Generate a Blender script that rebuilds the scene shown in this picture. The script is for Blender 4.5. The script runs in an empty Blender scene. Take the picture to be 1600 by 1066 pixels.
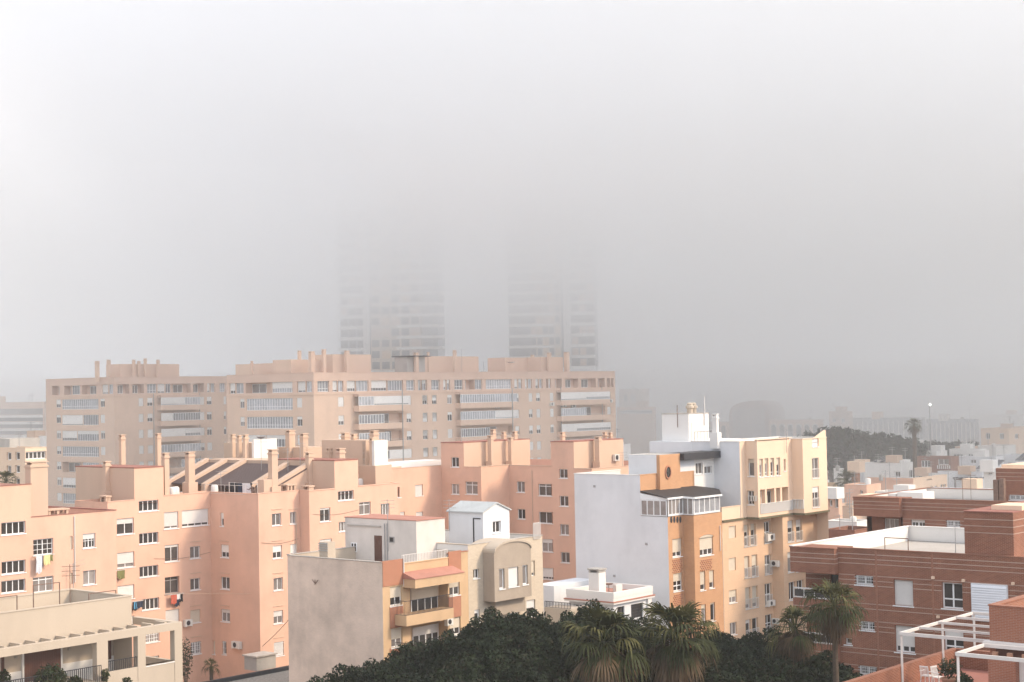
import bpy, math, random
from mathutils import Vector, Matrix
random.seed(7)
C = bpy.data.collections.new('Scene'); bpy.context.scene.collection.children.link(C)
SC = bpy.context.scene
# ------------------------------------------------------------------ camera
F = 2500.0; HOR = 612.0; ROLL = 0.019; CH = 27.0
th = math.atan((HOR - 533.0) / F)
fw = Vector((0, math.cos(th), math.sin(th))); r0 = Vector((1, 0, 0)); u0 = Vector((0, -math.sin(th), math.cos(th)))
RR = r0 * math.cos(ROLL) - u0 * math.sin(ROLL); UU = r0 * math.sin(ROLL) + u0 * math.cos(ROLL)
CAM = Vector((0, 0, CH))
cd = bpy.data.cameras.new('camera'); co = bpy.data.objects.new('camera', cd); C.objects.link(co)
m = Matrix((RR, UU, -fw)).transposed().to_4x4(); m.translation = CAM; co.matrix_world = m
cd.sensor_width = 36.0; cd.lens = F / 1600.0 * 36.0; cd.clip_end = 6000; cd.clip_start = 0.5
SC.camera = co
def ray(px, py): return fw + RR * ((px - 800) / F) + UU * ((533 - py) / F)
def at(px, py, D): r = ray(px, py); return CAM + r * (D / r.y)
def onz(px, py, z): r = ray(px, py); return CAM + r * ((z - CH) / r.z)
def q(z, x, y): return z[0] + x / z[2], z[1] + y / z[2]
Z1 = (0, 660, 4); Z2 = (0, 800, 4); Z3 = (240, 660, 4); Z4 = (240, 800, 4); Z5 = (540, 740, 4)
Z6 = (860, 620, 3.553); Z7 = (860, 780, 3.556); Z8 = (1200, 800, 4)
A1 = (40, 540, 4); A2 = (340, 540, 4.706); A3 = (640, 540, 4.706); A4 = (480, 400, 3.2); A5 = (940, 560, 4.444)
A6 = (1280, 600, 5); A7 = (1230, 700, 4.324); A8 = (600, 680, 4)
B7 = (880, 700, 3.808); B6 = (1100, 680, 3.23); B2 = (1440, 900, 6.42); B1 = (0, 560, 4.845)
a40 = math.radians(40)
D1 = Vector((math.sin(a40), math.cos(a40))); E2 = Vector((math.cos(a40), -math.sin(a40)))
def v2(p): return Vector((p[0], p[1]))
# ------------------------------------------------------------------ mesh builder
class MB:
    def __init__(s): s.v = []; s.f = []; s.mi = []
    def quad(s, a, b, c, d, mi=0):
        n = len(s.v); s.v += [Vector(a), Vector(b), Vector(c), Vector(d)]; s.f.append((n, n+1, n+2, n+3)); s.mi.append(mi)
    def poly(s, pts, mi=0):
        n = len(s.v); s.v += [Vector(p) for p in pts]; s.f.append(tuple(range(n, n+len(pts)))); s.mi.append(mi)
    def hexa(s, p, mi=0):           # p: 4 bottom, 4 top
        n = len(s.v); s.v += [Vector(x) for x in p]
        for f in ((3,2,1,0), (4,5,6,7), (0,1,5,4), (1,2,6,5), (2,3,7,6), (3,0,4,7)):
            s.f.append(tuple(n+i for i in f)); s.mi.append(mi)
    def fbox(s, fc, ua, ub, za, zb, oa, ob, mi=0):
        P = fc.pt
        s.hexa([P(ua,za,ob), P(ub,za,ob), P(ub,za,oa), P(ua,za,oa), P(ua,zb,ob), P(ub,zb,ob), P(ub,zb,oa), P(ua,zb,oa)], mi)
    def box(s, c, dx, dy, z0, z1, d=None, mi=0):     # footprint centred at c, dx along d, dy along its normal
        d = d or Vector((1, 0)); n = Vector((-d.y, d.x)); c = v2(c)
        k = [c - d*dx/2 - n*dy/2, c + d*dx/2 - n*dy/2, c + d*dx/2 + n*dy/2, c - d*dx/2 + n*dy/2]
        s.hexa([(p.x,p.y,z0) for p in k] + [(p.x,p.y,z1) for p in k], mi)
    def bar(s, a, b, r, r2=None, n=6, mi=0):
        a = Vector(a); b = Vector(b); r2 = r if r2 is None else r2
        t = (b-a).normalized(); x = t.orthogonal().normalized(); y = t.cross(x); k = len(s.v)
        for p, rad in ((a, r), (b, r2)):
            for i in range(n):
                an = 2*math.pi*i/n + .4; s.v.append(p + x*math.cos(an)*rad + y*math.sin(an)*rad)
        for i in range(n):
            j = (i+1) % n; s.f.append((k+i, k+j, k+n+j, k+n+i)); s.mi.append(mi)
        s.f.append(tuple(k+i for i in reversed(range(n)))); s.f.append(tuple(k+n+i for i in range(n))); s.mi += [mi, mi]
    def beam(s, a, b, w, h, mi=0):
        a = Vector(a); b = Vector(b); t = (b-a).normalized(); up = Vector((0,0,1))
        if abs(t.z) > .95: up = Vector((0,1,0))
        x = t.cross(up).normalized()*w/2; y = x.cross(t).normalized()*h/2
        s.hexa([a-x-y, a+x-y, b+x-y, b-x-y, a-x+y, a+x+y, b+x+y, b-x+y], mi)
    def ball(s, c, r, seg=10, rings=6, sq=(1,1,1), mi=0):
        c = Vector(c); k = len(s.v)
        for i in range(rings+1):
            ph = math.pi*i/rings
            for j in range(seg):
                a = 2*math.pi*j/seg
                s.v.append(c + Vector((math.sin(ph)*math.cos(a)*r*sq[0], math.sin(ph)*math.sin(a)*r*sq[1], math.cos(ph)*r*sq[2])))
        for i in range(rings):
            for j in range(seg):
                j2 = (j+1) % seg; s.f.append((k+i*seg+j, k+(i+1)*seg+j, k+(i+1)*seg+j2, k+i*seg+j2)); s.mi.append(mi)
    def lathe(s, c, prof, seg=14, mi=0):
        c = Vector(c); k = len(s.v)
        for r, z in prof:
            for j in range(seg):
                a = 2*math.pi*j/seg; s.v.append(c + Vector((math.cos(a)*r, math.sin(a)*r, z)))
        for i in range(len(prof)-1):
            for j in range(seg):
                j2 = (j+1) % seg; s.f.append((k+i*seg+j, k+i*seg+j2, k+(i+1)*seg+j2, k+(i+1)*seg+j)); s.mi.append(mi)
    def build(s, name, mats, parent=None, smooth=False, loc=None):
        if not s.f: return None
        org = Vector((0,0,0))
        if parent is not None: org = parent['org']; org = Vector(org)
        elif loc is not None: org = Vector(loc)
        else:
            xs = [p.x for p in s.v]; ys = [p.y for p in s.v]
            org = Vector(((min(xs)+max(xs))/2, (min(ys)+max(ys))/2, min(p.z for p in s.v)))
        me = bpy.data.meshes.new(name); me.from_pydata([p-org for p in s.v], [], s.f)
        if not isinstance(mats, (list, tuple)): mats = [mats]
        for mt in mats: me.materials.append(mt)
        if len(mats) > 1: me.polygons.foreach_set('material_index', s.mi)
        uv = me.uv_layers.new(name='UVMap').data
        for p in me.polygons:
            n = p.normal
            if abs(n.z) < .7:
                l = math.hypot(n.x, n.y) or 1; tx, ty = -n.y/l, n.x/l
                for li in p.loop_indices:
                    w = me.vertices[me.loops[li].vertex_index].co + org; uv[li].uv = (w.x*tx + w.y*ty, w.z)
            else:
                for li in p.loop_indices:
                    w = me.vertices[me.loops[li].vertex_index].co + org; uv[li].uv = (w.x, w.y)
        if smooth: me.shade_smooth()
        o = bpy.data.objects.new(name, me); C.objects.link(o)
        if parent is not None: o.parent = parent
        else: o.location = org
        o['org'] = tuple(org)
        return o
def tag(o, label=None, cat=None, group=None, kind=None):
    for k, v in (('label', label), ('category', cat), ('group', group), ('kind', kind)):
        if v: o[k] = v
    return o
def thing(name, label, cat, loc, group=None):
    o = bpy.data.objects.new(name, None); C.objects.link(o); o.location = loc; o['org'] = tuple(Vector(loc)); o.empty_display_size = .5
    return tag(o, label, cat, group)
# ------------------------------------------------------------------ materials
def _new(name):
    mt = bpy.data.materials.new(name); mt.use_nodes = True; nt = mt.node_tree
    b = nt.nodes['Principled BSDF']; return mt, nt, b
def mat(name, col, rough=.85, var=.12, scale=.6, bump=0.0, bscale=8, spec=.3, stain=0.0, streak=0.0, metal=0.0, rnd=0.0):
    mt, nt, b = _new(name); N = nt.nodes; L = nt.links
    b.inputs['Roughness'].default_value = rough; b.inputs['Specular IOR Level'].default_value = spec; b.inputs['Metallic'].default_value = metal
    uv = N.new('ShaderNodeUVMap')
    tc = N.new('ShaderNodeNewGeometry')
    no = N.new('ShaderNodeTexNoise'); no.inputs['Scale'].default_value = scale; no.inputs['Detail'].default_value = 6; no.inputs['Roughness'].default_value = .65
    L.new(tc.outputs['Position'], no.inputs['Vector'])
    mr = N.new('ShaderNodeMapRange'); mr.inputs['To Min'].default_value = 1-var; mr.inputs['To Max'].default_value = 1+var
    mr.inputs['From Min'].default_value = .25; mr.inputs['From Max'].default_value = .75
    L.new(no.outputs['Fac'], mr.inputs['Value']); val = mr.outputs['Result']
    def mul(a, bb):
        mm = N.new('ShaderNodeMath'); mm.operation = 'MULTIPLY'; L.new(a, mm.inputs[0]); L.new(bb, mm.inputs[1]); return mm.outputs[0]
    if streak > 0:      # vertical rain streaks
        mp = N.new('ShaderNodeMapping'); mp.inputs['Scale'].default_value = (1.0, .16, 1); L.new(uv.outputs['UV'], mp.inputs['Vector'])
        n2 = N.new('ShaderNodeTexNoise'); n2.inputs['Scale'].default_value = .55; n2.inputs['Detail'].default_value = 5; L.new(mp.outputs['Vector'], n2.inputs['Vector'])
        m2 = N.new('ShaderNodeMapRange'); m2.inputs['From Min'].default_value = .5; m2.inputs['From Max'].default_value = .85
        m2.inputs['To Min'].default_value = 1.0; m2.inputs['To Max'].default_value = 1-streak; L.new(n2.outputs['Fac'], m2.inputs['Value'])
        val = mul(val, m2.outputs['Result'])
    if stain > 0:
        n3 = N.new('ShaderNodeTexNoise'); n3.inputs['Scale'].default_value = .25; n3.inputs['Detail'].default_value = 8; n3.inputs['Roughness'].default_value = .7
        L.new(tc.outputs['Position'], n3.inputs['Vector'])
        m3 = N.new('ShaderNodeMapRange'); m3.inputs['From Min'].default_value = .45; m3.inputs['From Max'].default_value = .7
        m3.inputs['To Min'].default_value = 1.0; m3.inputs['To Max'].default_value = 1-stain; L.new(n3.outputs['Fac'], m3.inputs['Value'])
        val = mul(val, m3.outputs['Result'])
    if rnd > 0:
        oi = N.new('ShaderNodeObjectInfo'); m4 = N.new('ShaderNodeMapRange'); m4.inputs['To Min'].default_value = 1-rnd; m4.inputs['To Max'].default_value = 1+rnd
        L.new(oi.outputs['Random'], m4.inputs['Value']); val = mul(val, m4.outputs['Result'])
    mx = N.new('ShaderNodeVectorMath'); mx.operation = 'SCALE'; mx.inputs[0].default_value = col[:3]; L.new(val, mx.inputs['Scale'])
    L.new(mx.outputs['Vector'], b.inputs['Base Color'])
    if bump > 0:
        nb = N.new('ShaderNodeTexNoise'); nb.inputs['Scale'].default_value = bscale; nb.inputs['Detail'].default_value = 4; L.new(tc.outputs['Position'], nb.inputs['Vector'])
        bp = N.new('ShaderNodeBump'); bp.inputs['Strength'].default_value = bump; bp.inputs['Distance'].default_value = .04
        L.new(nb.outputs['Fac'], bp.inputs['Height']); L.new(bp.outputs['Normal'], b.inputs['Normal'])
    return mt
def brick(name, c1, c2, mortar, w=.26, h=.075, var=.14, msize=.012):
    mt, nt, b = _new(name); N = nt.nodes; L = nt.links
    b.inputs['Roughness'].default_value = .85; b.inputs['Specular IOR Level'].default_value = .25
    uv = N.new('ShaderNodeUVMap'); br = N.new('ShaderNodeTexBrick')
    br.inputs['Scale'].default_value = 1; br.inputs['Brick Width'].default_value = w; br.inputs['Row Height'].default_value = h
    br.inputs['Mortar Size'].default_value = msize; br.inputs['Color1'].default_value = (*c1, 1); br.inputs['Color2'].default_value = (*c2, 1); br.inputs['Mortar'].default_value = (*mortar, 1)
    L.new(uv.outputs['UV'], br.inputs['Vector'])
    g = N.new('ShaderNodeNewGeometry'); no = N.new('ShaderNodeTexNoise'); no.inputs['Scale'].default_value = .7; no.inputs['Detail'].default_value = 7; no.inputs['Roughness'].default_value = .7
    L.new(g.outputs['Position'], no.inputs['Vector'])
    mr = N.new('ShaderNodeMapRange'); mr.inputs['From Min'].default_value = .25; mr.inputs['From Max'].default_value = .75; mr.inputs['To Min'].default_value = 1-var; mr.inputs['To Max'].default_value = 1+var
    L.new(no.outputs['Fac'], mr.inputs['Value'])
    mx = N.new('ShaderNodeVectorMath'); mx.operation = 'SCALE'; L.new(br.outputs['Color'], mx.inputs[0]); L.new(mr.outputs['Result'], mx.inputs['Scale'])
    L.new(mx.outputs['Vector'], b.inputs['Base Color'])
    bp = N.new('ShaderNodeBump'); bp.inputs['Strength'].default_value = .4; bp.inputs['Distance'].default_value = .01
    L.new(br.outputs['Fac'], bp.inputs['Height']); bp.invert = True; L.new(bp.outputs['Normal'], b.inputs['Normal'])
    return mt
def striped(name, col, period=.055, depth=.15, axis='Y', rough=.5, var=.05, rnd=.05):
    mt = mat(name, col, rough=rough, var=var, scale=1.2, rnd=rnd); nt = mt.node_tree; N = nt.nodes; L = nt.links
    b = N['Principled BSDF']; uv = N.new('ShaderNodeUVMap'); wv = N.new('ShaderNodeTexWave'); wv.bands_direction = axis; wv.wave_profile = 'SAW'
    wv.inputs['Scale'].default_value = .31415/period; wv.inputs['Distortion'].default_value = 0; L.new(uv.outputs['UV'], wv.inputs['Vector'])
    bp = N.new('ShaderNodeBump'); bp.inputs['Strength'].default_value = depth*4; bp.inputs['Distance'].default_value = .02
    L.new(wv.outputs['Fac'], bp.inputs['Height']); L.new(bp.outputs['Normal'], b.inputs['Normal'])
    return mt
def glass(name, col, rnd=.6, rough=.08):
    mt = mat(name, col, rough=rough, var=.35, scale=.9, spec=.5, rnd=rnd); return mt
M = {}
M['pink'] = mat('pink_stucco', (.71, .45, .335), var=.05, scale=.4, bump=.14, bscale=14, streak=.15, stain=.12)
M['pink2'] = mat('pale_pink_render', (.585, .425, .32), var=.06, scale=.5, bump=.12, bscale=14, streak=.10, stain=.08)
M['coping'] = mat('brown_red_coping', (.30, .13, .10), var=.15)
M['tan'] = mat('tan_block_render', (.67, .49, .375), var=.05, scale=.3, streak=.08, stain=.06)
M['tan2'] = mat('tan_band_render', (.62, .445, .35), var=.06, scale=.4, streak=.1)
M['white'] = mat('white_render', (.74, .72, .69), var=.03, scale=.4, bump=.08, bscale=12, streak=.05, stain=.04)
M['bluewhite'] = mat('cool_white_render', (.71, .715, .73), var=.04, scale=.4, bump=.1, bscale=9, streak=.10, stain=.10)
M['grey'] = mat('weathered_grey_render', (.70, .555, .455), var=.15, scale=.6, bump=.4, bscale=7, streak=.22, stain=.22)
M['greycap'] = mat('grey_coping', (.42, .38, .34), var=.2, scale=1.5)
M['ochre'] = mat('ochre_render', (.59, .405, .245), var=.08, scale=.6, streak=.14, stain=.1)
M['beige'] = mat('beige_render', (.50, .42, .335), var=.06, scale=.5, bump=.15, bscale=10, streak=.12, stain=.1)
M['bay'] = mat('rough_brown_render', (.40, .33, .265), var=.08, scale=.9, bump=.5, bscale=16, streak=.2, stain=.08)
M['cream'] = mat('cream_render', (.77, .575, .425), var=.04, scale=.4, bump=.1, bscale=14, streak=.08, stain=.06)
M['creamtile'] = brick('cream_tile_cladding', (.69, .475, .32), (.665, .45, .30), (.60, .43, .29), w=1.25, h=.62, var=.05, msize=.012)
M['palebrick'] = brick('pale_brick', (.62, .52, .40), (.56, .46, .35), (.50, .44, .36), w=.3, h=.1, var=.07)
M['ledge'] = mat('mossy_dark_ledge', (.14, .125, .075), var=.25, scale=2)
M['offwhite'] = mat('dirty_off_white_render', (.66, .60, .55), var=.07, scale=.6, streak=.18, stain=.14)
M['terra'] = brick('terracotta_brick', (.45, .17, .09), (.39, .14, .07), (.43, .27, .2), var=.08)
M['orange'] = brick('orange_brick', (.56, .28, .13), (.50, .245, .11), (.52, .36, .25), var=.10)
M['redbrick'] = brick('red_brick', (.25, .092, .053), (.20, .072, .042), (.35, .22, .16), var=.2, msize=.009)
M['redbrick2'] = brick('bright_red_brick', (.32, .125, .072), (.275, .105, .062), (.33, .2, .15), var=.1)
M['stripe'] = mat('pale_band_stone', (.42, .30, .245), var=.1)
M['frame'] = mat('white_window_frame', (.80, .80, .80), rough=.45, var=.04, scale=2, rnd=.06)
M['rail'] = mat('white_painted_metal', (.64, .61, .58), rough=.5, var=.08, scale=3)
M['darkmetal'] = mat('dark_metal', (.035, .035, .04), rough=.5, var=.2, scale=3)
M['greymetal'] = mat('galvanised_metal', (.35, .34, .34), rough=.5, var=.2, scale=4, metal=.3)
M['rust'] = mat('rusty_metal', (.20, .13, .10), rough=.8, var=.3, scale=4)
M['shutter'] = striped('roller_shutter', (.76, .745, .72), rnd=.10)
M['shutterb'] = striped('beige_roller_shutter', (.66, .58, .47), rnd=.10)
M['louvre'] = striped('white_louvres', (.72, .74, .78), period=.28, depth=.5)
M['corr'] = striped('corrugated_panel', (.46, .48, .48), period=.35, depth=.35, axis='X', rough=.6, var=.12)
M['glass'] = glass('dark_window_glass', (.055, .05, .048))
M['glassl'] = glass('curtained_window_glass', (.21, .19, .18), rnd=.45)
M['glassb'] = glass('bluish_glazing', (.30, .31, .33), rnd=.5)
M['door'] = striped('brown_wood_door', (.12, .055, .04), period=.15, axis='X', depth=.3)
M['red'] = mat('red_roof_screed', (.42, .20, .15), var=.12, scale=.8, stain=.15)
M['tile'] = striped('dark_brown_roof_tiles', (.10, .07, .065), period=.3, axis='X', depth=.4, rough=.8)
M['blackroof'] = striped('black_corrugated_roof', (.045, .04, .04), period=.4, axis='X', depth=.5, rough=.7)
M['concrete'] = mat('concrete', (.42, .40, .37), var=.15, scale=.8, bump=.2, stain=.15)
M['floor'] = mat('terrace_floor', (.42, .385, .35), var=.08, scale=.6, stain=.1)
M['gravel'] = mat('roof_gravel', (.26, .235, .205), var=.5, scale=5, bump=.9, bscale=12)
M['asphalt'] = mat('asphalt', (.055, .053, .05), var=.2, scale=1)
M['earth'] = mat('ground_earth', (.22, .20, .17), var=.25, scale=.05)
M['pave'] = mat('paving', (.35, .32, .29), var=.15, scale=.8)
M['ac'] = mat('air_conditioner_casing', (.70, .68, .64), rough=.5, var=.06)
M['bark'] = mat('tree_bark', (.12, .09, .065), var=.3, scale=4, bump=.6, bscale=9)
M['palmbark'] = mat('palm_bark', (.085, .062, .045), var=.3, scale=5, bump=.7, bscale=10)
def leafmat(name, col, rnd=.25, trans=.12):
    mt = mat(name, col, rough=.7, var=.5, scale=.55, spec=.12); b = mt.node_tree.nodes['Principled BSDF']
    return mt
M['leaf1'] = leafmat('dark_green_leaves', (.012, .020, .009)); M['leaf2'] = leafmat('green_leaves', (.021, .032, .013)); M['leaf3'] = leafmat('olive_leaves', (.030, .027, .015))
M['frond'] = leafmat('palm_green', (.033, .038, .014)); M['frond2'] = leafmat('palm_yellow_green', (.08, .076, .028)); M['deadf'] = leafmat('dry_palm_fronds', (.10, .066, .038)); M['deadf2'] = leafmat('grey_dry_palm_fronds', (.066, .048, .03))
M['clay'] = mat('terracotta_pot', (.42, .24, .16), var=.1, scale=3); M['plastic'] = mat('white_plastic', (.75, .74, .72), rough=.4, var=.04)
M['solar'] = mat('solar_panel', (.03, .035, .05), rough=.2, var=.2, spec=.5)
M['water'] = mat('haze_pane', (.5, .55, .58), rough=.1, var=.1)
def cloth(name, c): M[name] = mat(name, c, rough=.9, var=.12, scale=6)
for n_, c_ in (('black_cloth', (.02, .02, .025)), ('white_cloth', (.75, .75, .76)), ('red_cloth', (.48, .12, .08)), ('navy_cloth', (.03, .04, .07)), ('yellow_cloth', (.72, .60, .30)), ('blue_cloth', (.20, .26, .38)), ('pale_cloth', (.62, .62, .66)), ('cyan_cloth', (.1, .35, .6)), ('green_cloth', (.2, .2, .08))): cloth(n_, c_)
# ------------------------------------------------------------------ facade helpers
class Face:
    def __init__(s, P, d): s.P = v2(P); s.d = d.normalized(); s.n = Vector((s.d.y, -s.d.x)); s.holes = []
    def hit(s, px, py):
        r = ray(px, py); k = (s.P.x - CAM.x)*s.n.x + (s.P.y - CAM.y)*s.n.y
        t = k / (r.x*s.n.x + r.y*s.n.y); p = CAM + r*t
        return (p.x - s.P.x)*s.d.x + (p.y - s.P.y)*s.d.y, p.z
    def u(s, px, py): return s.hit(px, py)[0]
    def z(s, px, py): return s.hit(px, py)[1]
    def pt(s, u, z, off=0): return Vector((s.P.x + s.d.x*u + s.n.x*off, s.P.y + s.d.y*u + s.n.y*off, z))
    def p2(s, u, off=0): return s.P + s.d*u + s.n*off
    def rect(s, z, x0, y0, x1, y1):
        xa, ya = q(z, x0, y0); xb, yb = q(z, x1, y1); xm = (xa+xb)/2; ym = (ya+yb)/2
        return s.u(xa, ym), s.u(xb, ym), s.z(xm, yb), s.z(xm, ya)
    def off(s, o): return Face(s.p2(0, o), s.d)
def wallgrid(mb, f, ua, ub, za, zb, holes=(), mi=0):
    hs = []
    for h in holes:
        a, b, c, d = max(h[0], ua), min(h[1], ub), max(h[2], za), min(h[3], zb)
        if b - a > .05 and d - c > .05: hs.append((a, b, c, d, h[4]))
    us = sorted({ua, ub, *[h[0] for h in hs], *[h[1] for h in hs]}); zs = sorted({za, zb, *[h[2] for h in hs], *[h[3] for h in hs]})
    for i in range(len(us)-1):
        j = 0
        while j < len(zs)-1:
            uc = (us[i]+us[i+1])/2
            inside = lambda jj: any(h[0] < uc < h[1] and h[2] < (zs[jj]+zs[jj+1])/2 < h[3] for h in hs)
            if inside(j): j += 1; continue
            k = j
            while k+1 < len(zs)-1 and not inside(k+1): k += 1
            mb.quad(f.pt(us[i],zs[j]), f.pt(us[i+1],zs[j]), f.pt(us[i+1],zs[k+1]), f.pt(us[i],zs[k+1]), mi); j = k+1
    for a, b, c, d, dp in hs:
        mb.quad(f.pt(a,c), f.pt(a,d), f.pt(a,d,-dp), f.pt(a,c,-dp), mi); mb.quad(f.pt(b,d), f.pt(b,c), f.pt(b,c,-dp), f.pt(b,d,-dp), mi)
        mb.quad(f.pt(a,d), f.pt(b,d), f.pt(b,d,-dp), f.pt(a,d,-dp), mi); mb.quad(f.pt(b,c), f.pt(a,c), f.pt(a,c,-dp), f.pt(b,c,-dp), mi)
        if dp > .5: mb.quad(f.pt(a,c,-dp), f.pt(b,c,-dp), f.pt(b,d,-dp), f.pt(a,d,-dp), mi)
SPLIT = {'fin_wall', 'vent_stack', 'balcony_band', 'window_ledge', 'vent_ornament', 'brick_joint', 'floor_slab', 'wall_band', 'coping', 'string_course'}
def loose(mb):
    par = list(range(len(mb.v)))
    def fd(a):
        while par[a] != a: par[a] = par[par[a]]; a = par[a]
        return a
    for f in mb.f:
        for k in f[1:]: par[fd(k)] = fd(f[0])
    out = {}
    for f in mb.f:
        r = fd(f[0])
        if r not in out: out[r] = (MB(), {})
        m_, mp = out[r]; ids = []
        for k in f:
            if k not in mp: mp[k] = len(m_.v); m_.v.append(mb.v[k])
            ids.append(mp[k])
        m_.f.append(tuple(ids)); m_.mi.append(0)
    return [o[0] for o in out.values()]
class Bld:
    def __init__(s, name, label, cat, p2, z=0, group=None):
        s.o = thing(name, label, cat, (p2[0], p2[1], z), group); s.w = {}; s.jobs = []; s.parts = {}
    def mb(s, m):
        if m not in s.w: s.w[m] = MB()
        return s.w[m]
    def wall(s, f, ua, ub, za, zb, m, name='wall'): s.jobs.append((f, ua, ub, za, zb, m))
    def add(s, name, m):                    # a shared mesh of one part
        k = (name, m)
        if k not in s.parts: s.parts[k] = MB()
        return s.parts[k]
    def part(s, name, mb, m, label=None, smooth=False):
        if name in SPLIT: return [p.build(name, M[m], s.o) for p in loose(mb)][-1]
        o = mb.build(name, M[m] if isinstance(m, str) else [M[x] for x in m], s.o, smooth)
        if label and o: o['label'] = label
        return o
    def finish(s):
        for f, ua, ub, za, zb, m in s.jobs: wallgrid(s.mb(m), f, ua, ub, za, zb, f.holes)
        for m, mb in s.w.items(): mb.build('wall', M[m], s.o)
        for (nm, m), mb in s.parts.items(): s.part(nm, mb, m)
def win(B, f, r, n=2, s=0.0, g='glass', rec=.14, fw_=.065, tr=0, hole=True, sh='shutter', fr='frame', name='window', grid=0, sill=True, off=0.0, bars=False):
    ua, ub, za, zb = r
    if ub < ua: ua, ub = ub, ua
    if zb < za: za, zb = zb, za
    if hole: f.holes.append((ua, ub, za, zb, rec+.05))
    o = off - rec if hole else off + .06
    if g == 'glass' and n < 4 and random.random() < .25: g = 'glassl'
    fr_ = MB()
    fr_.fbox(f, ua, ua+fw_, za, zb, o-.05, o); fr_.fbox(f, ub-fw_, ub, za, zb, o-.05, o)
    fr_.fbox(f, ua+fw_, ub-fw_, za, za+fw_, o-.05, o); fr_.fbox(f, ua+fw_, ub-fw_, zb-fw_, zb, o-.05, o)
    for i in range(1, n):
        c = ua + (ub-ua)*i/n; w = fw_*.55; fr_.fbox(f, c-w, c+w, za+fw_, zb-fw_, o-.05, o+.004)
    for t in ([tr] if tr else []):
        c = za + (zb-za)*t; fr_.fbox(f, ua+fw_, ub-fw_, c-fw_*.5, c+fw_*.5, o-.048, o+.008)
    if grid:
        for i in range(1, grid+1):
            c = za + (zb-za)*i/(grid+1); fr_.fbox(f, ua+fw_, ub-fw_, c-.018, c+.018, o-.047, o+.01)
        for i in range(n*2):
            if i % 2: c = ua + (ub-ua)*i/(n*2); fr_.fbox(f, c-.018, c+.018, za+fw_, zb-fw_, o-.046, o+.012)
    if bars:
        k = max(3, int((ub-ua)/.13))
        for i in range(1, k): c = ua+(ub-ua)*i/k; fr_.fbox(f, c-.011, c+.011, za, zb, off+.0, off+.025)
        for c in (za+.12, (za+zb)/2, zb-.12): fr_.fbox(f, ua-.02, ub+.02, c-.012, c+.012, off+.026, off+.04)
    if sill and hole: fr_.fbox(f, ua-.06, ub+.06, za-.07, za-.001, -.02, off+.06)
    w = fr_.build(name, M[fr], B.o)
    p = MB(); p.quad(f.pt(ua+.01,za+.01,o-.03), f.pt(ub-.01,za+.01,o-.03), f.pt(ub-.01,zb-.01,o-.03), f.pt(ua+.01,zb-.01,o-.03)); p.build('pane', M[g], w)
    if s > 0:
        sm = MB(); zt = zb - (zb-za)*s; sm.fbox(f, ua+.015, ub-.015, max(zt, za+.02), zb-.01, o-.02, o+.035); sm.build('roller_shutter', M[sh], w)
    return w
def wins(B, f, z, rows):
    for r in rows:
        x0, y0, x1, y1 = r[:4]; k = dict(r[4]) if len(r) > 4 else {}
        zz = k.pop('z', z); win(B, f, f.rect(zz, x0, y0, x1, y1), **k)
def ac_unit(B, f, z, x0, y0, x1, y1):
    a, b, c, d = f.rect(z, x0, y0, x1, y1); m_ = MB(); d = max(d, c+.5)
    m_.fbox(f, a, b, c, d, .06, .38); m_.fbox(f, a+.05, a+.1, c-.06, c, .0, .4); m_.fbox(f, b-.1, b-.05, c-.06, c, .0, .4)
    o = m_.build('air_conditioner', M['ac'], B.o)
    k = MB(); cu = a+(b-a)*.42; cz = (c+d)/2; r = min(d-c, b-a)*.38; pts = [f.pt(cu+math.cos(t*math.pi/8)*r, cz+math.sin(t*math.pi/8)*r, .385) for t in range(16)]
    k.poly(pts); k.build('fan_grille', M['darkmetal'], o)
def clip_chain(P, steps):
    """steps: (dir, px, py) -> list of Faces with .L"""
    out = []; p = v2(P)
    for d, px, py in steps:
        f = Face(p, d); f.L = f.u(px, py); out.append(f); p = f.p2(f.L)
    return out
def parapet(B, f, ua, ub, zt, zr, m, cap='coping', th=.22, k=0, capname='coping'):
    mb = B.mb(m); o = .0
    mb.quad(f.pt(ub,zr,-th), f.pt(ua,zr,-th), f.pt(ua,zt,-th), f.pt(ub,zt,-th))
    B.add(capname, cap).fbox(f, ua-.03*(1+k*.1), ub+.03*(1+k*.1), zt-.001-k*.004, zt+.05+k*.006, -th-.04, .04+k*.003)
def flat(B, pts, z, m, name='roof'):
    B.add(name, m).poly([(p[0], p[1], z) for p in pts])
def corner_box(B, xL, xC, xR, ytop, P, z0, m, cap='coping', yref=None, faces=False, capz=.06):
    """box with visible corner at P (2d): left face back along -E2 to column xL, right face along D1 to column xR"""
    fe = Face(P, E2); fd = Face(P, D1); yr = yref or ytop
    ul = -fe.u(xL, yr); ur = fd.u(xR, yr); zt = fe.z(xC, ytop)
    pL = fe.p2(-ul); pR = fd.p2(ur); pB = pL + D1*ur
    fb = Face(pR, -E2); fg = Face(pB, -D1); fe.rng = (-ul, 0, z0, zt); fd.rng = (0, ur, z0, zt)
    B.wall(fe, -ul, 0, z0, zt, m); B.wall(fd, 0, ur, z0, zt, m); B.wall(fb, 0, ul, z0, zt, m); B.wall(fg, 0, ur, z0, zt, m)
    c = [v2(P), pR, pB, pL]; ctr = (c[0]+c[2])/2; o = [(p + (p-ctr).normalized()*.07) for p in c]
    B.add('coping', cap).hexa([(p.x,p.y,zt-.001) for p in o] + [(p.x,p.y,zt+capz) for p in o])
    return fe, fd, zt
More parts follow.
